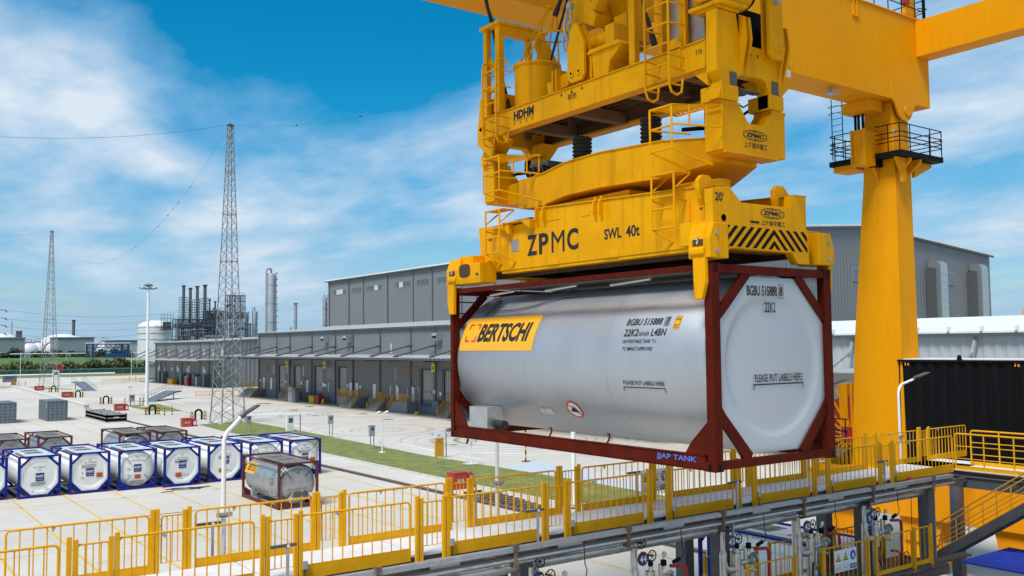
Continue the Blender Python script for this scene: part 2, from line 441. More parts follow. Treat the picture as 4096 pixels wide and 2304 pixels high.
def octdish(mb, y=0.06, m=0):
    """eight-sided end cladding with a shallow round dish pressed in it"""
    angs = sorted([math.atan2(z-TCZ, x-TCX) % (2*PI) for x, z in OCT] + [2*PI*i/56 for i in range(56)]); n = len(angs); rings = []
    def octr(t):
        c, s = math.cos(t), math.sin(t); best = 9
        for i in range(8):
            (x0, z0), (x1, z1) = OCT[i], OCT[(i+1) % 8]
            x0 -= TCX; x1 -= TCX; z0 -= TCZ; z1 -= TCZ
            ex, ez = x1-x0, z1-z0; den = c*ez - s*ex
            if abs(den) < 1e-9: continue
            r = (x0*ez - z0*ex)/den; q = (x0*s - z0*c)/den if False else None
            if r > 1e-6:
                px, pz = r*c-x0, r*s-z0; k = (px*ex+pz*ez)/(ex*ex+ez*ez)
                if -1e-6 <= k <= 1+1e-6: best = min(best, r)
        return best
    prof = [('o', 1.0, .10), ('o', 1.0, .006), ('o', .992, 0.0), ('m', .5, 0.0), ('r', .965, .0), ('r', .95, .003), ('r', .93, .012), ('r', .90, .026), ('r', .86, .033), ('r', .78, .030), ('r', .6, .018), ('r', .4, .010), ('r', .2, .006), ('r', .03, .005)]
    vs = []
    for k, a, dy in prof:
        for i in range(n):
            t = angs[i]; ro = octr(t); r = {'o': ro*a, 'm': .5*ro*.985+.5*.985, 'r': a}[k]
            vs.append((TCX + r*math.cos(t), y + dy, TCZ + r*math.sin(t)))
    fs = []
    for j in range(len(prof)-1):
        fs += [(j*n+i, j*n+(i+1) % n, (j+1)*n+(i+1) % n, (j+1)*n+i) for i in range(n)]
    fs.append(tuple((len(prof)-1)*n+i for i in range(n)))
    mb.add(vs, fs, m)
def casting(x, y, z, root, m):
    b = MB(); w, l, h = .162, .178, .118
    x0, x1 = (x, x+w) if x < 1 else (x-w, x); y0, y1 = (y, y+l) if y < 1 else (y-l, y); z0, z1 = (z, z+h) if z < 1 else (z-h, z)
    b.box(x0, x1, y0, y1, z0, z1)
    o = b.build('corner_casting', m, root, bevel=.012)
    a = MB(); n = 14
    cx, cy, cz = (x0+x1)/2, (y0+y1)/2, (z0+z1)/2
    def oval(f):
        pts = []
        for i in range(n):
            t = 2*PI*i/n; pts.append(f(.030*math.cos(t), .026*(1 if math.sin(t) > 0 else -1)*(abs(math.sin(t)) > .02) + .022*math.sin(t)))
        return pts
    ye = y-.003 if y < 1 else y+.003; xe = x-.003 if x < 1 else x+.003
    a.add(oval(lambda p, q: (cx+p, ye, cz+q)), [tuple(range(n))]); a.add(oval(lambda p, q: (xe, cy+p, cz+q)), [tuple(range(n))])
    a.build('aperture', BLK, o, recalc=False)
def tank_container(name, label, cat, base, frame, shell, endm, castm, style='oct', fine=False, top=TOPW, group=None):
    t = localthing(name, label, cat, base, group)
    f = MB(); P = .15
    # end frames, posts, rails
    for y0, y1 in ((0, .10), (CL-.10, CL)):
        for x0, x1 in ((.004, P), (CW-P, CW-.004)): f.box(x0, x1, y0+.004, y1+(.03 if y0 == 0 else -.004), .118, CH_-.118)
        f.box(.162, CW-.162, y0+.012, y1-.004, .02, .125); f.box(.162, CW-.162, y0+.008, y1-.008, CH_-.125, CH_-.015)
    for x0, x1 in ((.012, .085), (CW-.085, CW-.012)):
        f.box(x0, x1, .178, CL-.178, CH_-.095, CH_-.018)
        f.box(x0, x1, .178, CL-.178, .022, .185)
        f.box(x0-.008, x1+.008, .18, CL-.18, .186, .20); f.box(x0-.008, x1+.008, .18, CL-.18, .008, .021)
    f.build('frame', frame, t, bevel=.006 if fine else 0)
    g = MB()
    def gus(y0, y1):
        for sx in (0, 1):
            X = (lambda x: x) if sx == 0 else (lambda x: CW-x)
            if style == 'oct':
                g.prism([(X(.15), 1.86), (X(.26), 1.95), (X(.76), CH_-.16), (X(.74), CH_-.126), (X(.60), CH_-.126), (X(.50), 2.36), (X(.15), 2.02)], 'y', y0, y1)
                g.prism([(X(.15), .82), (X(.24), .70), (X(.74), .18), (X(.71), .126), (X(.56), .126), (X(.46), .26), (X(.15), .60)], 'y', y0, y1)
            else:
                g.prism([(X(.15), CH_-.126), (X(.34), CH_-.126), (X(.15), CH_-.32)], 'y', y0, y1)
                g.prism([(X(.15), .126), (X(.80), .126), (X(.15), .62)], 'y', y0, y1)
    gus(.03, .075); gus(CL-.075, CL-.03)
    for x0, x1 in ((.02, .05), (CW-.05, CW-.02)):
        for s in (0, 1):
            Y = (lambda y: y) if s == 0 else (lambda y: CL-y)
            g.prism([(Y(.13), .2), (Y(.52), .2), (Y(.42), .34), (Y(.13), .62)], 'x', x0, x1)
    g.build('gusset_plates', frame, t)
    for x in (0, CW):
        for y in (0, CL):
            for z in (0, CH_): casting(x, y, z, t, castm)
    s = MB(); n = 64 if fine else 32
    if fine: prof = [(TR-.03, .12), (TR, .16), (TR, CL-.16), (TR-.02, CL-.13), (TR-.10, CL-.10), (.86, CL-.07), (.5, CL-.05), (.01, CL-.045)]
    elif style == 'oct': prof = [(TR-.03, .12), (TR, .16), (TR, CL-.42), (TR-.03, CL-.36), (TR-.12, CL-.24), (.86, CL-.15), (.5, CL-.09), (.01, CL-.075)]
    else: prof = [(.01, .075), (.5, .085), (.80, .115), (.98, .17), (TR-.09, .26), (TR-.02, .38), (TR, .48), (TR, CL-.48), (TR-.02, CL-.38), (TR-.09, CL-.26), (.98, CL-.17), (.5, CL-.085), (.01, CL-.075)]
    s.lathe([(r, y) for r, y in prof], (TCX, 0, TCZ), 'y', n)
    so_ = s.build('tank_shell', shell, t, smooth=40)
    b = MB()
    for y in (2.05, 3.98) if fine else (2.0, 4.0): b.lathe([(TR, y-.012), (TR+.004, y-.010), (TR+.004, y+.010), (TR, y+.012)], (TCX, 0, TCZ), 'y', n)
    b.build('shell_seam', shell, so_, smooth=30)
    if style == 'oct':
        e = MB(); octdish(e, .055); e.build('end_panel', endm, t, smooth=35)
    else:
        e = MB()
        for sx in (-1, 1):
            for sz in (-1, 1): e.bar((TCX+sx*.42, .03, TCZ+sz*.40), (TCX+sx*1.0, .03, TCZ+sz*1.05), .05, .03)
        e.build('cross_brace', GREYD if style == 'dish' else frame, t)
    w = MB()
    w.box(.45, CW-.30, .14, CL-.9, CH_-.055, CH_-.04)
    w.build('walkway_plate', top, t)
    w = MB()
    for y in (1.9, 3.4):
        w.box(.75, 1.75, y, y+.75, CH_-.036, CH_-.02); w.box(.9, 1.6, y+.2, y+.55, CH_-.02, CH_+.01)
    w.build('hatch', TOPG, t)
    return t

CZ = 7.572
def hanging_container():
    t = tank_container('tank_container', 'steel tank container in a dark red frame hanging from the yellow lifting spreader', 'tank container', (0, 0, CZ), RED, STEEL, ENDW, RED, 'oct', True, TOPG)
    # brand panel and lettering on the flank
    p = MB(); shellpatch(p, 3.77, 5.86, 1.495, .625, TR+.004, 14, shear=.0)
    po = p.build('logo_panel', BERT, t, smooth=60)
    l = MB(); text(l, 'BERTSCHI', None, None, None, 1.40, .335, .035, .12, fn=wrapside(1.645, 5.36, TR+.009)); l.build('logo_lettering', INK, po, recalc=False)
    l = MB()
    for a in (0, 1):
        for b in (0, 1):
            y0 = 5.73 - a*.20 - b*.02; z0 = (1.645, 1.865)[b]; z1 = (1.645, 1.925)[b]
            shellpatch(l, y0-.12, y0, z1, .032, TR+.009, 2)
            shellpatch(l, (y0-.035 if a == 0 else y0-.12), (y0 if a == 0 else y0-.085), z0, .10, TR+.0095, 3)
    l.build('logo_bracket', LOGOR, po, recalc=False)
    k = MB(); rr = TR+.006
    def side(s, y0, z0, w, h, bold=.0, sh=0.0): text(k, s, None, None, None, w, h, bold, sh, fn=wrapside(z0, y0, rr))
    side('BGBU 515888', 1.735, 1.84, .68, .105, .012, .12); side('8', .985, 1.84, .05, .105, .012, .12)
    for a in (0, .088): side('I', 1.005-a, 1.825, .007, .135)
    shellpatch(k, .905, .992, 1.935, .008, rr, 1); shellpatch(k, .915, 1.005, 1.825, .008, rr, 1)
    side('22K2', 1.725, 1.692, .275, .105, .014, .08); side('RID/ADR', 1.43, 1.695, .195, .055, .002, .08); side('L4BN', 1.195, 1.692, .265, .105, .014, .08)
    side('UN PORTABLE TANK T11', 1.72, 1.597, .645, .05, .008); side('TC IMPACT APPROVED', 1.705, 1.494, .585, .05, .008)
    side('PLEASE PUT LABELS HERE', 1.71, 1.028, .79, .058, .008)
    shellpatch(k, .92, 1.727, .985, .012, rr, 1); shellpatch(k, 1.715, 1.727, .945, .04, rr, 1); shellpatch(k, .92, .932, .935, .05, rr, 1)
    k.build('flank_lettering', INK, t, recalc=False)
    q = MB(); shellpatch(q, .71, .82, 1.775, .19, rr, 4); qo = q.build('height_sticker', BERT, t, recalc=False)
    q = MB(); text(q, '2,6m', None, None, None, .08, .05, .01, fn=wrapside(1.885, .805, rr+.003)); text(q, '8\'6"', None, None, None, .06, .045, .01, fn=wrapside(1.80, .795, rr+.003))
    for y0, y1, z, h in ((.72, .81, 1.942, .006), (.72, .81, 1.787, .006), (.72, .725, 1.787, .17), (.805, .81, 1.787, .17)): shellpatch(q, y0, y1, z, h, rr+.003, 3)
    q.build('sticker_print', INK, qo, recalc=False)
    # pictogram: no-climbing roundel and pull-cable note
    def disc(mb, y, z, r0, r1, n=28, rad=rr):
        fn = wrapside(z, y, rad); vs = [fn(r1*math.cos(2*PI*i/n), r1*math.sin(2*PI*i/n)) for i in range(n)]
        if r0: vs += [fn(r0*math.cos(2*PI*i/n), r0*math.sin(2*PI*i/n)) for i in range(n)]; fs = [(i, (i+1) % n, n+(i+1) % n, n+i) for i in range(n)]
        else: fs = [tuple(range(n))]
        mb.add(vs, fs)
    d = MB(); disc(d, 3.02, .60, 0, .155); do = d.build('warning_roundel', WHITE, t, recalc=False)
    d = MB(); disc(d, 3.02, .60, .135, .165, rad=rr+.003); fn = wrapside(.60, 3.02, rr+.003); d.add([fn(-.10, .09), fn(-.085, .105), fn(.105, -.085), fn(.09, -.10)], [(0,1,2,3)]); d.build('roundel_ring', LOGOR, do, recalc=False)
    d = MB(); fn = wrapside(.60, 3.02, rr+.002); d.add([fn(a, b) for a, b in ((-.10, -.02), (-.05, .01), (-.02, .045), (.03, .02), (.09, -.03), (.07, -.055), (0, -.04), (-.06, -.035))], [tuple(range(8))]); d.build('roundel_picture', INK, do, recalc=False)
    d = MB(); shellpatch(d, 3.60, 3.90, .50, .125, rr, 3); do = d.build('cable_note', WHITE, t, recalc=False)
    d = MB(); text(d, 'EMERGENCY-PULL', None, None, None, .27, .04, .0, fn=wrapside(.557, 3.885, rr+.003)); text(d, 'CABLE TO CLOSE', None, None, None, .25, .04, .0, fn=wrapside(.512, 3.875, rr+.003)); d.build('note_print', LOGOR, do, recalc=False)
    # end panel lettering
    e = MB(); y = .049
    def end(s, x, z, w, h, bold=.012, sh=0): text(e, s, (x, y, z), (1,0,0), (0,0,1), w, h, bold, sh)
    end('BGBU 515888', .72, 2.19, .60, .135, .016); end('8', 1.375, 2.19, .06, .135, .016); end('22K2', 1.06, 1.98, .22, .135, .016)
    for x0, x1, z0, z1 in ((1.355, 1.455, 2.165, 2.172), (1.355, 1.455, 2.345, 2.352), (1.355, 1.361, 2.165, 2.352), (1.449, 1.455, 2.165, 2.352)): e.quad((x0, y, z0), (x1, y, z0), (x1, y, z1), (x0, y, z1))
    end('PLEASE PUT LABELS HERE', .83, 1.075, .98, .10, .010)
    for x0, x1, z0, z1 in ((.81, 1.83, 1.035, 1.052), (.81, .825, .975, 1.05), (1.815, 1.83, .975, 1.05)): e.quad((x0, y+.004, z0), (x1, y+.004, z0), (x1, y+.004, z1), (x0, y+.004, z1))
    e.build('end_lettering', INK, t, recalc=False)
    e = MB(); text(e, 'JJAP TANK', (.0085, 1.02, .08), (0,-1,0), (0,0,1), .70, .085, .02); e.build('maker_lettering', BLUET, t, recalc=False)
    # outlet box, top light tubes, rope line, hooks, ladder at the far end
    b = MB(); b.box(.03, .36, 4.97, 5.50, .205, .56); b.build('document_box', ALU, t, bevel=.008)
    b = MB(); b.cyl((.22, 4.94, .27), (.22, 4.72, .27), .075, 14); b.build('hose_cap', RUB, t, smooth=40)
    b = MB()
    for y0, y1 in ((5.0, 4.3), (3.5, 2.75), (2.0, 1.2)): b.cyl((.14, y0, CH_-.17), (.14, y1, CH_-.13), .022, 8)
    b.build('grab_rails', ALU, t, smooth=40)
    b = MB(); b.tube([wrapside(2.17, y, TR+.03)(0, 0) if y > 4.4 else wrapside(2.17+(4.4-y)*.22 if y > 3.6 else 2.345, y, TR+.03)(0, 0) for y in (5.75, 5.4, 5.0, 4.6, 4.2, 3.9, 3.6, 3.3)], .012, 6); b.build('release_cable', GREYD, t, smooth=40)
    b = MB(); b.tube([wrapside(2.10+.05*i, 5.45-.03*i, TR+.05)(0, 0) for i in range(6)], .035, 8); b.build('hose_stub', GREYD, t, smooth=40)
    b = MB()
    for y in (3.3, 2.0): b.tube([(.02, y, .2), (.05, y-.02, .27), (.03, y-.05, .33), (.0, y-.03, .34)], .014, 6)
    b.build('tie_hook', RED, t)
    b = MB()
    for z in (1.9, 2.15, 2.35): b.cyl((.17, CL-.04, z), (.55, CL-.04, z), .014, 6)
    b.cyl((.55, CL-.04, 1.8), (.55, CL-.04, 2.46), .014, 6); b.build('end_ladder', GREYD, t)
    b = MB(); b.lathe([(TR+.006, .13), (TR+.010, .17), (TR+.006, .21)], (TCX, 0, TCZ), 'y', 64); b.build('edge_band', ALU, t, smooth=40)
    return t
hanging_container()

# ------------------------------------------------------------------ lifting spreader and head block
def zpmc_badge(mb, x0, x1, z0, z1, y, zt0, zt1, xt0, xt1):
    """oval globe badge with the maker's letters, Chinese line below"""
    cx, cz, a, b = (x0+x1)/2, (z0+z1)/2, (x1-x0)/2, (z1-z0)/2
    out = [(-1, .42), (-.55, .92), (0, 1.0), (.55, .92), (1, .42), (1, -.42), (.55, -.92), (0, -1.0), (-.55, -.92), (-1, -.42)]
    n = len(out); s = .90
    vs = [(cx+p*a, y, cz+q*b) for p, q in out] + [(cx+p*a*(s+.03), y, cz+q*b*(s-.04)) for p, q in out]
    mb.add(vs, [(i, (i+1) % n, n+(i+1) % n, n+i) for i in range(n)])
    text(mb, 'ZPMC', (cx-a*.80, y, cz-b*.40), (1,0,0), (0,0,1), a*1.55, b*.8, .045, .10)
    for sg in (1, -1):
        P = [(-.5, .52), (0, .68), (.5, .52)]
        mb.add([(cx+p*a, y, cz+sg*q*b) for p, q in P] + [(cx+p*a, y, cz+sg*(q+.10)*b) for p, q in P], [(0,1,4,3), (1,2,5,4)])
        mb.quad((cx-.02*a, y, cz+sg*.5*b), (cx+.03*a, y, cz+sg*.5*b), (cx+.03*a, y, cz+sg*.93*b), (cx-.02*a, y, cz+sg*.93*b))
    text(mb, '上海振华重工', (xt0, y, zt0), (1,0,0), (0,0,1), xt1-xt0, zt1-zt0, .012)

def ladder_loop(mb, x, ya, yb, z0, z1, out, r=.016, hoopz=None):
    """hoop ladder standing off a -X face: two stiles and rungs"""
    pass

def spreader():
    t = thing('spreader', 'yellow telescopic lifting spreader with SWL 40t lettering and black chevrons', 'spreader', (1.22, 3.03, 10.18))
    XF = .30
    side = [(5.60, 10.42), (5.52, 10.80), (5.56, 11.02), (5.58, 11.20), (4.62, 11.17), (4.60, 11.13), (4.02, 11.16), (3.92, 11.33), (.16, 11.17), (.16, 10.42), (.62, 10.405), (4.95, 10.40)]
    for x0, x1 in ((XF, .52), (1.92, 2.14)):
        b = MB(); b.prism(side, 'x', x0, x1)
        b.build('side_beam', YEL, t, bevel=.006)
    b = MB()
    for x in (XF, 1.92):
        b.box(x-.025, x+.245, .2, 3.92, 11.175, 11.19) if False else None
        b.prism([(.16, 11.171), (3.92, 11.331), (3.92, 11.349), (.16, 11.189)], 'x', x-.02, x+.24)
        b.prism([(.66, 10.36), (4.9, 10.355), (4.9, 10.399), (.66, 10.404)], 'x', x+.012, x+.2)
    b.build('beam_flange', YEL, t)
    b = MB()
    b.box(.53, 1.91, .4, 5.5, 10.44, 10.50); b.box(.53, .62, .3, 5.6, 10.30, 10.44); b.box(1.80, 1.91, .3, 5.6, 10.30, 10.44)
    for y in (.9, 2.0, 3.0, 4.0, 5.1): b.box(.62, 1.8, y, y+.12, 10.34, 10.44)
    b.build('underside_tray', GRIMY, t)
    # end beams
    front = [(.055, 10.21), (.25, 10.21), (.30, 10.29), (.36, 10.34), (.44, 10.355), (1.60, 10.35), (1.72, 10.21), (1.97, 10.21), (1.95, 10.66), (1.90, 10.72), (1.80, 10.96), (1.70, 11.13), (1.63, 11.13), (1.60, 10.96), (.60, 10.95), (.37, 11.135), (.05, 11.09)]
    for y0, y1 in ((0.0, .13), (CL-.13, CL)):
        b = MB(); b.prism(front if y0 < 1 else front[:9] + [(1.95, 10.62), (.06, 10.62)], 'y', y0, y1); b.build('end_plate', YEL, t, bevel=.008)
    b = MB()
    for y in (.131, 5.40): b.box(.53, 1.91, y, y+.42, 10.37, 10.72)
    for y in (.132, 5.40): b.box(.06, .29, y, y+.44, 10.40, 10.70); b.box(2.15, 2.38, y, y+.44, 10.40, 10.70)
    b.build('end_beam', YEL, t, bevel=.006)
    # twistlock housings and corner flippers
    for xs in (0, 1):
        for ys in (0, 1):
            h = MB(); X = (lambda x: x) if xs == 0 else (lambda x: CW-x); Y = (lambda y: y) if ys == 0 else (lambda y: CL-y)
            lo = 10.215
            pr = [(-.05, lo), (-.05, 10.46), (.03, 10.66), (.44 if ys else .30, 10.66), (.44 if ys else .30, lo)]
            h.prism([(X(a), z) for a, z in pr], 'y', Y(-.03), Y(.33))
            h.prism([(X(a), z) for a, z in ((-.052, 10.25), (-.085, 10.27), (-.085, 10.33), (-.052, 10.36))], 'y', Y(.05), Y(.30))
            if ys == 1: h.prism([(X(a), z) for a, z in ((-.045, 10.30), (-.03, 10.21), (.30, 10.21), (.30, 10.60), (-.045, 10.55))], 'y', Y(.33), Y(1.02))
            ho = h.build('twistlock_housing', YEL, t, bevel=.012)
            a = MB(); a.box(min(X(-.056), X(-.05)), max(X(-.056), X(-.05)), min(Y(.08), Y(.25)), max(Y(.08), Y(.25)), 10.37, 10.45)
            a.build('recess', GRIMY, ho)
            a = MB(); n = 4
            for i in range(n): a.lathe([(.012, -.01), (.020, 0), (.012, .01)], (X(-.062), Y(.165), 10.40+.024*i), 'x' if i % 2 else 'y', 8)
            a.build('chain', GALV, ho)
            a = MB()
            for z in (10.30, 10.52): a.cyl((X(.07), Y(-.03), z), (X(.07), Y(-.05), z), .026, 10)
            a.build('bolt', GALV, ho, smooth=40)
            fl = MB()
            poly = [(Y(.04), lo), (Y(.24), lo), (Y(.235), 9.96), (Y(.225), 9.70), (Y(.10), 9.70), (Y(.035), 9.90)]
            fl.prism(poly, 'x', X(-.075), X(-.005))
            fl.build('corner_guide', YEL, t, bevel=.012)
    a = MB(); ring = [(5.70+.0*i, 0) for i in range(1)]
    n = 20; pts = []
    for i in range(n):
        tt = 2*PI*i/n; c, s_ = math.cos(tt), math.sin(tt)
        pts.append((-.053, 5.50 + .17*(abs(c)**.6)*(1 if c > 0 else -1), 10.435 + .115*(abs(s_)**.6)*(1 if s_ > 0 else -1)))
    a.add(pts, [tuple(range(n))]); a.build('housing_window', GRIMY, t, recalc=False)
    a = MB(); text(a, '10t', (-.052, 5.16, 10.33), (0,-1,0), (0,0,1), .085, .05, .04); a.build('load_marking', INK, t, recalc=False)
    # chevrons on both end plates
    a = MB(); y = -.0035
    def clip(poly, lo, hi, axis=0):
        for lim, sg in ((lo, 1), (hi, -1)):
            out = []
            for i in range(len(poly)):
                p, q = poly[i-1], poly[i]; dp, dq = sg*(p[axis]-lim), sg*(q[axis]-lim)
                if (dp >= 0) != (dq >= 0):
                    k = dp/(dp-dq); out.append(tuple(p[j]+(q[j]-p[j])*k for j in (0, 1)))
                if dq >= 0: out.append(q)
            poly = out
            if not poly: return []
        return poly
    zc0, zc1 = 10.375, 10.645; sl_ = 1.05
    for i in range(-1, 13):
        for sg in (-1, 1):
            base = 1.03 + sg*(i*.142) if False else None
            d0 = i*.155 - .02; d1 = d0 + .072
            # left family leans right (rising towards the apex), right family mirrored
            poly = [(1.23 - sg*d0*1.0 , 10.30), (1.23 - sg*d1, 10.30), (1.23 - sg*d1 + sg*.42, 10.70), (1.23 - sg*d0 + sg*.42, 10.70)]
            lo, hi = (.085, 1.23) if sg == 1 else (1.23, 1.925)
            zlo = zc0
            if i >= 5 and sg == 1: zlo = 10.235 if i >= 6 else 10.375
            ext = [(1.23 - sg*d0 - sg*.105, 10.20), (1.23 - sg*d1 - sg*.105, 10.20), (1.23 - sg*d1 + sg*.42, 10.70), (1.23 - sg*d0 + sg*.42, 10.70)]
            for zl, zh, xl, xh in ((zc0, zc1, lo, hi), (10.235, zc0, lo, .275)):
                p = clip(ext, xl, xh, 0) if xl < xh else []; p = clip(p, zl, zh, 1) if p else []
                if len(p) >= 3: a.add([(q[0], y, q[1]) for q in p], [tuple(range(len(p)))])
    a.build('chevron_stripes', BLK, t, recalc=False)
    a = MB(); zpmc_badge(a, .97, 1.45, 10.78, 10.92, y, 10.685, 10.755, .97, 1.46)
    text(a, "20'", (.10, y, 10.935), (1,0,0), (0,0,1), .155, .115, .02)
    a.box(.76, .93, -.006, .0, 10.70, 10.73)
    text(a, 'SWL', (XF-.004, 2.30, 10.675), (0,-1,0), (0,0,1), .37, .155, .025); text(a, '40t', (XF-.004, 1.84, 10.665), (0,-1,0), (0,0,1), .28, .165, .025)
    for ch, ya, yb in (('Z', 4.17, 3.905), ('P', 3.857, 3.612), ('M', 3.535, 3.215), ('C', 3.155, 2.883)): text(a, ch, (XF-.004, ya, 10.593), (0,-1,0), (0,0,1), ya-yb, .333, .03 if ch != 'M' else .0)
    for i, s_ in enumerate(('ISO', "20' 5852", "40' 11584")): text(a, s_, (XF-.004, .44, 11.0-.06*i), (0,-1,0), (0,0,1), (.07, .16, .18)[i], .038, .03)
    text(a, 'SIDE', (XF-.004, 5.27, 10.94), (0,-1,0), (0,0,1), .10, .045, .03)
    a.build('beam_lettering', INK, t, recalc=False)
    a = MB(); a.lathe([(.01, -.004), (.045, -.004)], (.25, 0, 10.73), 'y', 16); a.build('drain_hole', GRIMY, t, recalc=False)
    a = MB(); a.box(XF-.006, XF-.001, 4.40, 4.61, 10.70, 10.90); a.build('data_plate', GALV, t)
    # stiffener ribs, cover patches
    a = MB()
    for y in (3.86, 3.68, 2.46, 2.33):
        z = 11.33-(3.92-y)*.043
        a.prism([(XF-.001, z-.30), (XF-.02, z-.28), (XF-.075, z-.17), (XF-.075, z-.03), (XF-.03, z+.06), (XF-.001, z+.06)], 'y', y-.012, y+.012)
    a.build('stiffener_rib', YEL, t)
    a = MB()
    a.box(XF-.008, XF, 3.30, 3.66, 11.10, 11.20); a.box(XF-.008, XF, 2.62, 2.80, 11.08, 11.16); a.box(XF-.012, XF, 3.35, 3.62, 10.405, 10.49); a.box(XF-.012, XF, 2.0, 2.3, 10.405, 10.47)
    a.prism([(4.55, 10.98), (4.75, 11.10), (4.92, 11.17), (4.55, 11.17)], 'x', XF-.10, XF-.002); a.prism([(3.95, 11.02), (4.18, 11.16), (3.95, 11.16)], 'x', XF-.12, XF-.002)
    a.box(XF-.12, XF+.3, 4.02, 4.70, 11.165, 11.185); a.box(XF-.02, XF+.06, .60, .62, 10.75, 11.02)
    a.build('bracket_plates', YEL, t, bevel=.003)
    a = MB(); a.box(XF-.02, 1.0, 4.05, 4.5, 11.187, 11.215); a.build('rubber_pad', RUB, t)
    # lifting lugs on the end beam tops
    a = MB()
    for x in (.02, 1.50): 
        a.prism([(x, 11.10), (x, 11.22), (x+.07, 11.29), (x+.20, 11.29), (x+.32, 11.18), (x+.36, 11.12), (x+.20, 11.14), (x+.10, 11.12), (x+.09, 10.90), (x+.03, 10.98)], 'y', .19, .26)
    a.build('stop_lug', YEL, t, bevel=.006)
    a = MB(); a.prism([(.42, 10.72), (.42, 11.30), (.80, 11.36), (.98, 11.36), (1.0, 11.05), (1.12, 10.72)], 'y', .50, .95); a.box(.53, 1.91, .55, 5.4, 10.51, 10.95)
    a.box(.62, 1.82, 2.1, 3.96, 10.951, 11.42)
    a.build('slewing_base', YEL, t, bevel=.004)
    # two access hoops on the flank
    for ya, yb, zt, zb in ((5.04, 4.64, 11.40, 10.69), (1.09, .68, 11.40, 10.68)):
        a = MB(); xo = XF-.22; q = .02
        for y in (ya, yb):
            a.tube([(XF-.004, y-.16, zb-.17), (xo, y, zb), (xo, y, zt-.03), (xo+.01, y, zt), (xo+.05, y, zt+.01), (xo+.28, y-.02, zt+.01)], .016, 8)
            a.tube([(xo+.28, y-.02, zt), (xo, y, zt-.22)], .013, 8)
            a.cyl((xo, y, zt-.33), (XF, y, zt-.36), .015, 8)
        for z in (zb, zb+.26, zt-.30, zt): a.cyl((xo, ya, z), (xo, yb, z), .015, 8)
        a.box(xo, xo+.26, yb, ya, zt, zt+.006)
        a.build('access_ladder', YEL, t, smooth=40)
    return t
spreader()

